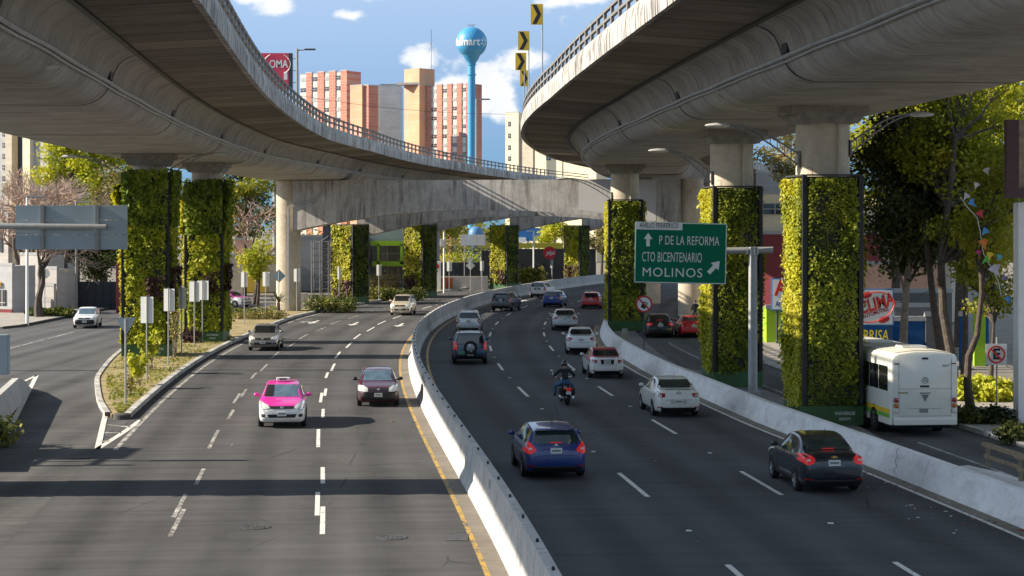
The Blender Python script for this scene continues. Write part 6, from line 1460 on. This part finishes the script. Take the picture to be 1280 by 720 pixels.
# ------------------------------------------------------------------ buildings
def m_wall(name, col, var=.15, stain=.35): return m_concrete(name, col, stain, 0, (.6, .57, .52), stain_scale=(.6, .1, 1), var=var, patch=.1)
def m_brick(name, c1, c2, mortar, sc=1.0):
    if name in _M: return _M[name]
    b = NB(name); br = b.N.new('ShaderNodeTexBrick'); b.L.new(b.coord('Object', (1, 1, 1), rot=(R(90), 0, 0)), br.inputs['Vector']); br.inputs['Scale'].default_value = sc
    for k, v in (('Color1', c1), ('Color2', c2), ('Mortar', mortar)): br.inputs[k].default_value = (*v, 1)
    br.inputs['Mortar Size'].default_value = .02; n = b.noise(b.pos(), .12, 4)
    b.set(color=b.mix(1., br.outputs['Color'], b.map(n, .3, .7, .82, 1.15), 'MULTIPLY'), rough=.9); _M[name] = b.m; return b.m
M_BRICK = m_brick('red_brick', (.42, .16, .115), (.48, .20, .14), (.45, .28, .22), .35); M_ORANGE = m_brick('orange_render', (.60, .33, .20), (.64, .36, .22), (.58, .37, .25), .12)
M_GREYB = m_wall('grey_render', (.36, .36, .35)); M_PALEB = m_wall('pale_render', (.55, .52, .48)); M_CREAM = m_wall('cream_render', (.70, .60, .41), .1, .2); M_BEIGE = m_wall('beige_render', (.46, .40, .31)); M_WHITEW_ = m_wall('white_render', (.46, .43, .40), .2, .6)
M_MAROON = m_wall('maroon_paint', (.20, .042, .048)); M_PINKW = m_wall('pink_render', (.60, .36, .26)); M_PANE = m_glass('window_pane', (.05, .06, .07), .12); M_CURT = simple('window_curtain', (.30, .32, .33), .6)
M_SHOPBLUE = m_wall('shop_blue', (.012, .09, .24), .2, .3); M_SHOPGREEN = m_wall('shop_green', (.30, .50, .03), .15, .2); M_LIMEF = simple('lime_frame', (.33, .55, .02), .5); M_BLUEGREY = m_wall('blue_grey_cladding', (.27, .31, .36), .1, .15); M_DARKW = simple('dark_fence', (.018, .021, .026), .7); M_CORR = m_wall('corrugated_roof', (.15, .145, .135))
def building(label, blocks, Y, cat='building', name='building', rz=0.0, wins=(), base=0.0):
    if rz:
        xs = [b[0] for b in blocks] + [b[1] for b in blocks]; c0 = (min(xs) + max(xs)) / 2; k = 1 / math.cos(rz) * .97
        blocks = [(c0 + (b[0] - c0) * k, c0 + (b[1] - c0) * k) + tuple(b[2:5]) + (b[5] if b[5] < 3 else max(2.5, b[5] * .35),) for b in blocks]; wins = [(c0 + (b[0] - c0) * k, c0 + (b[1] - c0) * k) + tuple(b[2:]) for b in wins]
    """blocks: (x0, x1, ytop, material, setback, depth) in photo columns and rows of the plane at depth Y"""
    xs = [b[0] for b in blocks] + [b[1] for b in blocks]; cx = XX((min(xs) + max(xs)) / 2, Y); t = thing(name, label, cat, (cx, Y, 0), rz)
    for (x0, x1, yt, m, sb, dp) in blocks:
        a, b_, z = XX(x0, Y) - cx, XX(x1, Y) - cx, ZY(yt, Y); mb = MB(); mb.loft([[(a, sb, q), (b_, sb, q), (b_, sb + dp, q), (a, sb + dp, q)] for q in (base, z)], us=[0, z - base]); mb.build('wall', m, t)
        pr = MB(); pr.box(((a + b_) / 2, sb + .12, z + .12), (b_ - a + .1, .3, .24)); pr.build('coping', M_GREYB, t)
    for (x0, x1, y0, y1, m, sb) in wins:
        a, b_, z1, z0 = XX(x0, Y) - cx, XX(x1, Y) - cx, ZY(y0, Y), ZY(y1, Y); mb = MB(); mb.box(((a + b_) / 2, sb - .03, (z0 + z1) / 2), (b_ - a, .1, z1 - z0)); w_ = mb.build('window', m, t)
        if b_ - a > .5:
            f = MB(); f.box(((a + b_) / 2, sb - .09, (z0 + z1) / 2), (.07, .06, z1 - z0)); f.box(((a + b_) / 2, sb - .09, (z0 + z1) / 2), (b_ - a, .05, .06)); f.build('frame', M_WHITEW_, w_)
    return t
def grid_w(cols, y0, y1, n, sb, frac=.55):
    out = []; st = (y1 - y0) / n
    for (x0, x1) in cols:
        for k in range(n): out.append((x0, x1, y0 + st * k + st * .12, y0 + st * (k + frac), M_PANE if random.random() < .6 else M_CURT, sb))
    return out
def tower_brick(label, x0, piers, gaps, ytop, Y, extra=(), wins=()):
    bl = [(a, b, ytop - .8, M_BRICK, 0.0, 14) for a, b in piers] + [(a, b, ytop + 1.2, M_PALEB, .2, 13) for a, b in gaps] + list(extra)
    return building(label, bl, Y, 'apartment building', 'apartment_building', rz=R(-36), wins=list(grid_w([(a + .7, b - .7) for a, b in gaps], ytop + 3, 212, 9, .2, .5)) + list(wins))
tower_brick('red brick apartment block with window strips beside the pink billboard', 0, [(380, 388), (396, 405), (412, 421), (428, 436.5)], [(371, 380), (388, 396), (405, 412), (421, 428)], 91, 430)
tb = tower_brick('tall red and orange brick apartment block beside the blue water tower', 0, [(531, 537), (545, 552), (558.5, 565), (571.5, 578), (583.5, 587)], [(537, 545), (552, 558.5), (565, 571.5), (578, 583.5)], 106.5, 420)
cx = tb.location.x; Y = 420
c = MB(); a, b_ = XX(487, Y) - cx, XX(529, Y) - cx; zt = ZY(84, Y); zl = ZY(103, Y)
_pc2 = Vector(((a + b_) / 2, 2, 0)); c.M = Matrix.Translation(_pc2) @ Matrix.Rotation(R(36), 4, 'Z') @ Matrix.Translation(-_pc2)
c.prism([(a, 1.0), (a + 3.6, -2.6), (b_ - .6, .6), (b_ - 2, 8), (a + 1, 8)], 'Z', 0, zl); c.prism([(a, 1.0), (a + 3.6, -2.6), (b_ - .6, .6), (b_ - 2, 8), (a + 1, 8)], 'Z', zl, zt); c.build('stair_tower', M_ORANGE, tb)
c = MB(); c.box((a + 3.3, -1.2, zl), (5.5, 3.4, .5), rz=.4); c.build('ledge', M_GREYB, tb)
for k in range(7):
    z = zl - 3.5 - 3.6 * k; c = MB(); c.box((XX(507.5, Y) - cx, -.6, z), (.8, 1.2, 1.7), rz=.4); c.build('window', M_PANE, tb)
c = MB(); c.tube([(1.2 + XX(518, Y) - cx, 2, zt), (1.2 + XX(518, Y) - cx, 2, ZY(34, Y))], .07, 4)
for k in (-1, 1): c.tube([(1.2 + XX(518, Y) - cx, 2, ZY(50, Y)), (1.2 + XX(518 + 5 * k, Y) - cx, 2, ZY(66, Y))], .03, 3)
c.build('antenna_mast', M_GREYP, tb)
building(rz=R(-36), label='low orange and brown block between the two brick apartment blocks', blocks=[(436.5, 453, 107, M_ORANGE, 0, 8), (453, 459.5, 107, M_BRICK, .6, 9)], Y=415, cat='apartment building', name='apartment_building')
building('grey concrete block between the brick apartment blocks', [(459.5, 475, 107, M_GREYB, 1, 10), (475, 500, 106, m_wall('grey_panels', (.56, .56, .54)), .4, 11)], 452, 'apartment building', 'apartment_building')
building(rz=R(-36), label='cream apartment block behind the bend of the right viaduct', blocks= [(630, 647, 139, M_CREAM, 0, 12), (647, 664, 156, M_BEIGE, .5, 12), (664, 700, 150, M_CREAM, .8, 12), (700, 742, 176, M_CREAM, 1.0, 12)], Y=400, cat='apartment building', name='apartment_building', wins=[(633.5, 637, y, y + 6, M_PANE, 0) for y in (150, 165, 180, 194)] + [(680, 686, y, y + 6, M_PANE, .8) for y in (165, 180, 194)])
building(rz=R(-30), label='pale high rise seen at the left edge under the viaduct', blocks=[(-30, 7, 120, M_GREYB, 0, 20), (7, 17, 120, M_BEIGE, -.5, 20), (17, 34, 120, m_wall('dark_glass_wall', (.05, .065, .085)), 1, 20), (34, 45, 120, M_CREAM, -.6, 20), (45, 66, 120, m_wall('lilac_grey', (.40, .38, .39)), .4, 20)], Y=340, cat='high rise', name='high_rise', wins=[(0, 5, y, y + 6, M_PANE, 0) for y in range(150, 240, 14)])
building(rz=R(-28), label='white walled house behind the forked bare tree', blocks=[(20, 57, 319, M_WHITEW_, 0, 6), (57, 79, 336, M_WHITEW_, -.4, 7), (18, 84, 357, M_WHITEW_, -1.2, .3), (18, 84, 376, m_wall('lilac_low', (.40, .38, .38)), -1.6, .25)], Y=166, cat='house', name='house')
building(rz=R(-28), label='grey shop with a small yellow sign at the left edge', blocks=[(-40, 20, 332, m_wall('shop_grey', (.40, .40, .40)), 0, 8), (-40, 21, 386, M_MAROON, -.12, .12)], Y=158, cat='shop', name='shop', wins=[(2, 11, 362, 394, M_DARKW, 0), (-6, 4.5, 352, 358, simple('yellow_board', (.75, .5, .02), .5), -.1)])
building(rz=R(-28), label='pale house above the grey shop at the left edge', blocks=[(-40, 14, 268, M_WHITEW_, 0, 8), (14, 24, 285, M_CREAM, .5, 7)], Y=178, cat='house', name='house', wins=[(2, 6, 290, 315, M_PANE, 0)])
y = 167; fn = thing('gate', 'dark gate closing the lane behind the small white sedan', 'gate', (XX(118, y), y, 0)); c = MB(); c.box((0, 0, ZY(352, y) / 2), (XX(158, y) - XX(80, y), .2, ZY(352, y))); c.build('panel', M_DARKW, fn)
for k in range(9): c = MB(); c.box((XX(80 + 9.7 * k, y) - fn.location.x, -.14, 1.3), (.09, .08, 2.6)); c.build('bar', M_BLACK, fn)
wl = thing('wall', 'low dark red wall behind the broad plant pillar', 'wall', (XX(160, 160), 160, 0)); c = MB(); c.box((0, 0, 2.2), (2.0, .3, 4.4)); c.build('panel', M_MAROON, wl)
# between and behind the cross beams
building('grey workshop behind the scaffold tower', [(368, 450, 296, m_wall('workshop_grey', (.30, .31, .32)), 0, 10), (404, 412, 280, m_wall('workshop_dark', (.08, .08, .10)), -.6, 4)], 215, 'workshop', 'workshop', wins=[(418, 430, 330, 345, M_PANE, 0)])
lb_ = building('blue grey building with a lime green window frame', [(450, 545, 268, M_BLUEGREY, 0, 12)], 225, 'building', 'building', wins=[(466, 503, 306, 328, M_PANE, -.5), (466, 503, 332, 372, M_PANE, -.1)])
cx = lb_.location.x; Y = 225; c = MB()
for (x0, x1, y0, y1) in ((464, 504, 301, 307), (466, 504, 326.5, 332.5), (472.5, 475, 305, 330), (501, 504, 305, 330)): c.box(((XX(x0, Y) + XX(x1, Y)) / 2 - cx, -.9, (ZY(y0, Y) + ZY(y1, Y)) / 2), (XX(x1, Y) - XX(x0, Y), .9, ZY(y0, Y) - ZY(y1, Y)))
c.build('window_surround', M_LIMEF, lb_)
hs = building('beige house with a yellow band under the bare twiggy tree', [(285, 345, 320, M_BEIGE, 0, 8), (306, 334, 338, simple('yellow_wall', (.55, .36, .03), .7), -.1, .1), (292, 306, 300, M_PINKW, 1, 5)], 210, 'house', 'house')
sc = thing('scaffold_tower', 'white lattice scaffold tower left of the first green pillar', 'scaffold', (XX(400, 186), 186, 0)); zt = ZY(301, 186); xs = [XX(p, 186) - sc.location.x for p in (389.5, 400, 410.5)]
for x in xs:
    for yy_ in (0, 2.0): c = MB(); c.tube([(x, yy_, 0), (x, yy_, zt)], .05, 6); c.build('upright', M_GREYP, sc)
for k in range(9):
    z = .5 + k * (zt - .6) / 8; c = MB(); c.tube([(xs[0], 0, z), (xs[2], 0, z)], .03, 5); c.tube([(xs[0], 2, z), (xs[2], 2, z)], .03, 5); c.tube([(xs[2], 0, z), (xs[2], 2, z)], .03, 5); c.tube([(xs[1], 0, z), (xs[2], 0, z + .6)], .02, 4); c.build('ledger', M_GREYP, sc)
bw = thing('wall', 'low concrete block wall at the foot of the round column', 'wall', (XX(367, 165), 165, 0)); c = MB(); c.box((0, 0, .75), (2.3, .5, 1.5), bev=.03); c.build('block', M_BEAM, bw)
df = thing('fence', 'long dark fence beneath the far cross beams', 'fence', (XX(620, 262), 262, 0)); x_ = df.location.x
for p0, p1, pt_ in ((545, 623, 328), (623, 745, 311)): c = MB(); c.box(((XX(p0, 262) + XX(p1, 262)) / 2 - x_, 0, ZY(pt_, 262) / 2), (XX(p1, 262) - XX(p0, 262), .2, ZY(pt_, 262))); c.build('panel', M_DARKW, df)
for k, pyt in enumerate((322, 313, 305)): hedge(('lowest', 'middle', 'highest')[k] + ' yellow green hedge row on the slope behind the dark fence', 546, 640, 0, 1.6, 1.6, 1500, .3, (M_LIME, M_SHRUB, M_OLIVE)[k], 'hedge', 275 + 12 * k).location.z = ZY(pyt, 275 + 12 * k) - 1.0
for k in range(14): c = MB(); c.box((-8 + k * 1.45, -.14, 1.2), (.1, .08, 2.4)); c.build('post', M_BLACK, df)
yb_ = thing('hoarding', 'yellow green strip above the dark fence', 'hoarding', (XX(650, 268), 268, 0)); c = MB(); c.box((0, 0, (ZY(310, 268) + ZY(304, 268)) / 2), (12, .2, .7)); c.build('strip', simple('ochre_strip_board', (.40, .36, .04), .7), yb_); c = MB(); c.box((0, 0, 2), (11, .1, 3.9)); c.build('backing', M_DARKW, yb_)
lw = thing('wall', 'low white wall with an orange end beside the fourth green pillar', 'wall', (XX(580, 222), 222, 0)); c = MB(); c.box((0, 0, .75), (XX(610, 222) - XX(550, 222), .3, 1.5), bev=.03); c.build('panel', M_WHITEW_, lw); c = MB(); c.box((XX(558, 222) - lw.location.x, -.17, .7), (1.5, .04, 1.3)); c.build('orange_end', simple('orange_paint', (.45, .10, .03), .7), lw)
sb = thing('sign_boards', 'row of white sign board backs on the green slope', 'sign board', (XX(591, 250), 250, 0))
for k in range(3): c = MB(); c.box((XX(580.5 + 10.5 * k, 250) - sb.location.x, 0, ZY(300, 250)), (1.08, .06, 1.45)); c.build('panel', simple('pale_blue_board', (.62, .66, .70), .5), sb)
for k in (0, 2): c = MB(); c.tube([(XX(580.5 + 10.5 * k, 250) - sb.location.x, .1, 0), (XX(580.5 + 10.5 * k, 250) - sb.location.x, .1, ZY(300, 250))], .05, 6); c.build('post', M_STEEL, sb)
dm = thing('tank', 'blue domed tank on the slope above the white sign boards', 'tank', (XX(595, 300), 300, 0)); c = MB(); c.lathe([(1.2, 0), (1.2, ZY(291, 300)), (1.05, ZY(287, 300)), (.55, ZY(283.5, 300)), (.02, ZY(282.5, 300))], n=18); c.build('shell', simple('tank_blue', (.07, .18, .34), .5), dm, True)
pt = thing('advertising_pillar', 'white advertising pillar with a red round mark beside the third green pillar', 'sign', (XX(546, 214), 214, 0)); c = MB(); c.box((0, 0, ZY(327, 214) / 2), (.95, .5, ZY(327, 214)), bev=.04); c.build('body', M_WTXT, pt); c = MB(); c.lathe([(.3, -.28), (.3, -.26)], (0, 0, ZY(333, 214)), 16, 'Y'); c.build('red_mark', M_SRED, pt)
bbd = thing('billboard', 'blue billboard behind the fourth green pillar', 'billboard', (XX(660, 285), 285, 0)); c = MB(); c.box((0, 0, ZY(293, 285)), (XX(674, 285) - XX(640, 285), .3, 2.0)); c.build('panel', simple('billboard_blue', (.03, .16, .42), .5), bbd); c = MB(); c.box((-.9, -.2, ZY(300, 285)), (1.2, .1, .8)); c.build('white_patch', M_WTXT, bbd); c = MB(); c.tube([(0, .2, 0), (0, .2, ZY(293, 285))], .15, 8); c.build('post', M_STEEL, bbd)
# pink billboard by the tall lamp
y = 300; t = thing('billboard', 'pink red billboard above the left viaduct railing', 'billboard', (XX(344, y), y, 0)); x0, x1 = XX(326, y) - t.location.x, XX(361.5, y) - t.location.x; zt, zb = ZY(66.5, y), ZY(112, y)
c = MB(); c.box(((x0 + x1) / 2, 0, (zt + zb) / 2), (x1 - x0, .4, zt - zb), rz=0); pn_ = c.build('panel', simple('billboard_pink', (.62, .045, .09), .5, 0, .06, .3), t)
text('lettering', 'OMA', 1.75, M_SWHITE, pn_, (.55, -.22, ZY(80.5, y)), sx=.75, off=.03); text('lettering', 'PURA', .6, M_SWHITE, pn_, (.35, -.22, ZY(74.6, y)), sx=.9, off=.02) if False else None
c = MB()
for sgn in (1,):
    pts = [(.3 + 2.15 * math.cos(a), -.22, ZY(80.5, y) + 1.75 * math.sin(a)) for a in np.linspace(-1.0, 1.05, 12)]; c.tube(pts, .06, 4)
    pts = [(.3 + 2.15 * math.cos(a), -.22, ZY(80.5, y) + 1.75 * math.sin(a)) for a in np.linspace(2.1, 3.6, 10)]; c.tube(pts, .06, 4)
c.build('arc_mark', M_SWHITE, pn_); c = MB(); c.box((x1 - .55, -.215, zt - 3.6), (.55, .02, 1.3)); c.build('white_patch', M_SWHITE, pn_)
c = MB(); c.box((x1 + .25, .1, (zt + zb) / 2), (.6, .7, zt - zb)); c.build('side_frame', M_DARKM, t)
for k in range(3): c = MB(); c.tube([(x1, 0, zt - .9 - 1.9 * k), (x1 + 1.1, 0, zt - .9 - 1.9 * k)], .06, 5); c.build('bracket', M_GREYP, t)
c = MB(); c.tube([(0, .5, 0), (0, .5, zb)], .5, 10); c.build('post', M_GREYP, t)
# blue water tower
y = 400; X0 = XX(589.5, y); wt = thing('water_tower', 'light blue spherical water tower on a slim shaft', 'water tower', (X0, y, 0)); M_WT = simple('tower_blue', (.05, .28, .50), .45, 0, .06, .3)
rad = 19.3 * y / F; zc = ZY(53, y); zbm = ZY(78, y); prof = [(.9, 0), (.82, ZY(150, y)), (.78, zbm - .5)]
c = MB(); c.lathe(prof, n=24); c.build('shaft', M_WT, wt, True)
sp = [(.80, zbm - .6), (.95, zbm + .0), (1.25, zbm + .35)]
for a in np.linspace(-.98, 1.55, 24): sp.append((rad * math.cos(a), zc + rad * math.sin(a)))
c = MB(); c.lathe(sp, n=40); ball = c.build('tank', M_WT, wt, True)
c = MB(); [c.tube([(-.5 + .33 * k, 0, zc + rad - .05), (-.5 + .33 * k, 0, zc + rad + .45)], .04, 4) for k in range(4)]; c.tube([(-.9, 0, zc + rad + .42), (.9, 0, zc + rad + .42)], .04, 4); c.build('top_fittings', M_DARKM, wt)
for z in (zbm - .6, ZY(94, y)): c = MB(); c.lathe([(.98, z), (1.0, z + .1), (.98, z + .2)], n=20, caps=False); c.build('collar', M_WT, wt, True)
me = text_mesh('Walmart', 2.35, M_SWHITE, Matrix.Identity(4), ext=0.0, off=.05, sx=.95, align='RIGHT')
bm = bmesh.new(); bm.from_mesh(me); bmesh.ops.triangulate(bm, faces=list(bm.faces)); bmesh.ops.subdivide_edges(bm, edges=[e for e in bm.edges if e.calc_length() > .5], cuts=2); bm.to_mesh(me); bm.free()
def on_ball(x, z, lift=.03): a = x / rad; e = z / rad; return ((rad + lift) * math.sin(a) * math.cos(e), -(rad + lift) * math.cos(a) * math.cos(e), zc + (rad + lift) * math.sin(e))
for v in me.vertices: v.co = on_ball(v.co.x + 1.95, v.co.y - .15)
o = link(bpy.data.objects.new('lettering', me)); o.parent = ball
c = MB()
for k in range(6):
    a = k * math.pi / 3 + math.pi / 6; cx_, cz_ = 3.05, -.1; d = (math.cos(a), math.sin(a)); n_ = (-d[1], d[0])
    c.poly([on_ball(cx_ + d[0] * q + n_[0] * w_, cz_ + d[1] * q + n_[1] * w_) for q, w_ in ((.3, .0), (.5, .14), (.95, .11), (.95, -.11), (.5, -.14))])
c.build('spark_mark', M_SWHITE, ball)

# right hand frontage
building(rz=R(-24), label='maroon wall with a cream upper storey behind the right pillars', blocks=[(935, 1100, 293, M_MAROON, -.15, .3), (935, 1092, 242, M_CREAM, .3, 9), (1092, 1180, 292, M_BEIGE, .2, 8), (1074, 1092, 293, M_MAROON, -.1, .3)], Y=146, cat='building', name='building', wins=[(956, 985, 254, 267.5, M_PANE, .3)])
building('grey concrete block high behind the second right pillar', [(945, 1000, 216, m_wall('block_grey', (.30, .29, .28)), 0, 8)], 185, 'building', 'building')
building(rz=R(-20), label='pink rendered wall behind the workshop signs', blocks=[(1060, 1175, 331, M_PINKW, 0, .4)], Y=128, cat='wall', name='wall')
building('white house behind the dark tree', [(1070, 1150, 252, M_WHITEW_, 0, 8)], 170, 'house', 'house', wins=[(1082, 1090, 262, 275, M_PANE, 0), (1098, 1106, 262, 275, M_PANE, 0)])
building('corrugated roofed grey shed behind the bus', [(1112, 1190, 366, M_CORR, 0, 6), (1112, 1165, 383, m_wall('shed_dark', (.16, .155, .15)), -1.2, 1.2)], 104, 'shed', 'shed')
bs = building('blue workshop with gates behind the bus roof', [(1070, 1116, 405, M_SHOPBLUE, 0, 3), (1116, 1160, 402, m_wall('gate_blue', (.012, .07, .2), .1, .3), .6, .3), (1160, 1182, 396, m_wall('grey_gate', (.11, .11, .11)), .5, .3), (1204, 1214, 396, m_wall('gate_blue', (.012, .07, .2), .1, .3), .6, .3)], 96, 'workshop', 'workshop')
me = fit_text('PARABRISA', 63 * 96 / F, 13.5 * 96 / F, simple('bright_yellow', (.80, .62, .02), .5), FACE, .012, shear=.15); me.name = 'lettering'; o = link(bpy.data.objects.new('lettering', me)); o.parent = bs; o.location = (XX(1079, 96) - bs.location.x, -.02, ZY(419, 96))
gg = building('lime green gate right of the big trees', [(1218, 1232, 372, M_SHOPGREEN, 0, .3), (1232, 1236, 372, M_SHOPBLUE, .02, .3)], 98, 'gate', 'gate')
cs = thing('shop_sign', 'white shop sign with red slanted lettering in a red oval over the bus', 'sign', (XX(1090, 94.5), 94.5, 0)); Y = 94.5; s = F / Y; lx = lambda px: (px - 1090) / s; lz = lambda py: ZY(py, Y)
c = MB(); c.box((lx(1090), .06, lz(384)), (54 / s, .14, 46 / s)); c.build('blue_border', simple('sign_blue', (.02, .16, .42), .5), cs); c = MB(); c.box((lx(1090), -.03, lz(384)), (51 / s, .06, 43 / s)); pn_ = c.build('panel', M_SWHITE, cs)
RT = Matrix.Rotation(R(-17), 4, 'Y')
def ctext(n_, txt, px, py, size, m, sx=.8, off=.02, sh=.1): 
    me = text_mesh(txt, size, m, RT @ FACE, ext=.004, sx=sx, off=off, shear=sh); me.name = n_; o = link(bpy.data.objects.new(n_, me)); o.parent = pn_; o.location = (lx(px), -.068, lz(py))
ctext('lettering', 'CLIMA', 1095, 380, .86, M_SRED, .74, .03); ctext('lettering', 'AUTOMOTRIZ', 1094, 391, .27, simple('dark_red_ink', (.25, .03, .05), .5), .78, .008)
c = MB(); c.M = Matrix.Translation((lx(1091), -.066, lz(384))) @ RT
pts = [(27 / s * math.cos(a), 0, 18 / s * math.sin(a)) for a in np.linspace(0, 2 * math.pi, 40)]; c.tube(pts, .028, 4, False); c.build('oval', M_SRED, pn_)
for px, py, l in ((1083.5, 369, 13), (1105, 399.5, 15)):
    c = MB(); c.M = Matrix.Translation((lx(px), -.068, lz(py))) @ RT; c.ico((0, 0, 0), (l / 2 / s, .012, 4 / s), 2); c.build('red_pill', M_SRED, pn_)
c = MB(); c.tube([(lx(1075), .1, 0), (lx(1075), .1, lz(362))], .06, 6); c.tube([(lx(1113), .1, 0), (lx(1113), .1, lz(362))], .06, 6); c.build('post', M_DARKM, cs)
Y = 116.0; s = F / Y; cg = building('green and blue painted shop front left of the nearest right pillar', [(958, 976, 386, M_SHOPGREEN, 0, 4), (976, 1060, 386, M_SHOPBLUE, -.05, 4), (976, 1060, 424, M_WHITEW_, -.12, .1), (976, 1060, 436, simple('sign_red_band', (.5, .04, .04), .6), -.16, .1)], Y, 'shop', 'shop')
text('lettering', 'CLIMAS', 1.15, simple('bright_yellow', (.80, .62, .02), .5), cg, (XX(978, Y) - cg.location.x, -.07, ZY(407, Y)), align='LEFT', off=.03)
as_ = thing('shop_sign', 'white shop sign with big red letters above the green shop front', 'sign', (XX(985, Y), Y - .6, 0)); x_ = as_.location.x
c = MB(); c.box((XX(990, Y) - x_, 0, ZY(367.5, Y)), (55 / s, .14, 40 / s)); c.build('blue_border', simple('sign_blue', (.02, .16, .42), .5), as_); c = MB(); c.box((XX(990, Y) - x_, -.06, ZY(367.5, Y)), (52 / s, .06, 37 / s)); pn_ = c.build('panel', M_SWHITE, as_)
text('lettering', 'AIRE', 1.35, M_SRED, pn_, (XX(967, Y) - x_, -.1, ZY(360, Y)), align='LEFT', off=.05, sx=.8); text('lettering', 'ACONDICIONADO', .46, simple('ink_blue', (.03, .05, .25), .5), pn_, (XX(967.5, Y) - x_, -.1, ZY(379.5, Y)), align='LEFT', off=.012, sx=.68)
c = MB(); c.tube([(XX(970, Y) - x_, .1, 0), (XX(970, Y) - x_, .1, ZY(350, Y))], .07, 6); c.tube([(XX(1010, Y) - x_, .1, 0), (XX(1010, Y) - x_, .1, ZY(350, Y))], .07, 6); c.build('post', M_DARKM, as_)
# white corner pillar with brown box frame at the right edge
y = 68.0; s = F / y; wp_ = thing('advertising_tower', 'white corner pillar carrying a brown framed box at the right edge', 'advertising tower', (XX(1300, y), y, .1)); x_ = wp_.location.x
c = MB(); c.box((XX(1308, y) - x_, .35, ZY(255, y) / 2 - .05), (70 / s, .7, ZY(255, y))); c.build('pillar', m_wall('white_pillar', (.78, .76, .73), .08, .3), wp_)
zt = 11.0
c = MB(); c.box((XX(1257.5 + 6, y) - x_, -.1, (ZY(250, y) + zt) / 2), (15 / s, .4, zt - ZY(250, y))); c.box((XX(1300, y) - x_, -.1, ZY(245, y)), (88.4 / s, .46, .35)); c.build('brown_frame', simple('brown_frame', (.075, .03, .026), .5), wp_)
c = MB(); c.box((XX(1306, y) - x_, .25, (ZY(240, y) + zt) / 2), (72 / s, .6, zt - ZY(240, y))); c.build('tan_panel', simple('tan_stone', (.34, .25, .17), .8, 0, .4, 3), wp_)
# hanging string of coloured pennants in the right tree
y = 68.3; ps = thing('pennant_string', 'string of coloured pennants hanging in the right tree', 'pennants', (XX(1225, y), y, 0)); x_ = ps.location.x
path = [(1200, 246), (1212, 262), (1222, 272), (1226, 290), (1228, 305), (1231, 318), (1236, 326), (1244, 340), (1250, 352), (1254, 370)]
c = MB(); c.tube([(XX(a, y) - x_, .03 * k, ZY(b, y)) for k, (a, b) in enumerate(path)], .012, 4); c.build('string', M_WTXT, ps)
cols = [(.62, .6, .6), (.1, .3, .6), (.65, .62, .6), (.5, .05, .06), (.06, .3, .6), (.65, .2, .03), (.5, .03, .2), (.7, .5, .03), (.12, .5, .08), (.08, .4, .5), (.55, .52, .55), (.3, .2, .5)]
fl = [(1207, 246, 10), (1216, 254, 13), (1220, 232, 9), (1226, 268, 12), (1231, 290, 11), (1230, 305, 14), (1224, 316, 8), (1238, 320, 11), (1233, 326, 12), (1250, 322, 9), (1246, 338, 17), (1256, 348, 8), (1235, 214, 10), (1262, 375, 10)]
for k, (px, py, w) in enumerate(fl):
    a = random.uniform(-.9, .9); r_ = w / 2 / s; c = MB(); c.M = Matrix.Translation((XX(px, y) - x_, .02 * k - .1, ZY(py, y))) @ Matrix.Rotation(a, 4, 'Y') @ Matrix.Rotation(random.uniform(-.5, .5), 4, 'Z')
    c.add([(-r_, 0, r_ * .7), (r_ * .2, .04, r_ * .9), (r_, 0, r_ * .5), (r_ * .3, .05, -.2 * r_), (0, 0, -r_ * 1.2), (-r_ * .5, .03, -.1 * r_)], [[0, 1, 3, 5], [1, 2, 3], [5, 3, 4]]); c.build('pennant', simple('pennant_%d' % (k % 12), cols[k % 12], .6), ps)
# overhead wires
for (pa, pb_, ya, yb__, lab) in (((330, 112), (640, 143), 300, 330, 'thin overhead wire crossing in front of the brick apartment blocks'), ((0, 255), (175, 246), 150, 150, 'thin overhead wire over the bare trees'), ((1070, 355), (1180, 350), 100, 90, 'cable drooping in front of the pink wall')):
    a, b_ = A(*pa, ya), A(*pb_, yb__); c = MB(); c.tube([a.lerp(b_, q) - Vector((0, 0, 1.0 * math.sin(q * math.pi))) for q in np.linspace(0, 1, 14)], .03 if ya > 200 else .02, 4); tag(c.build('overhead_wire', M_DARKM), lab, 'wire')
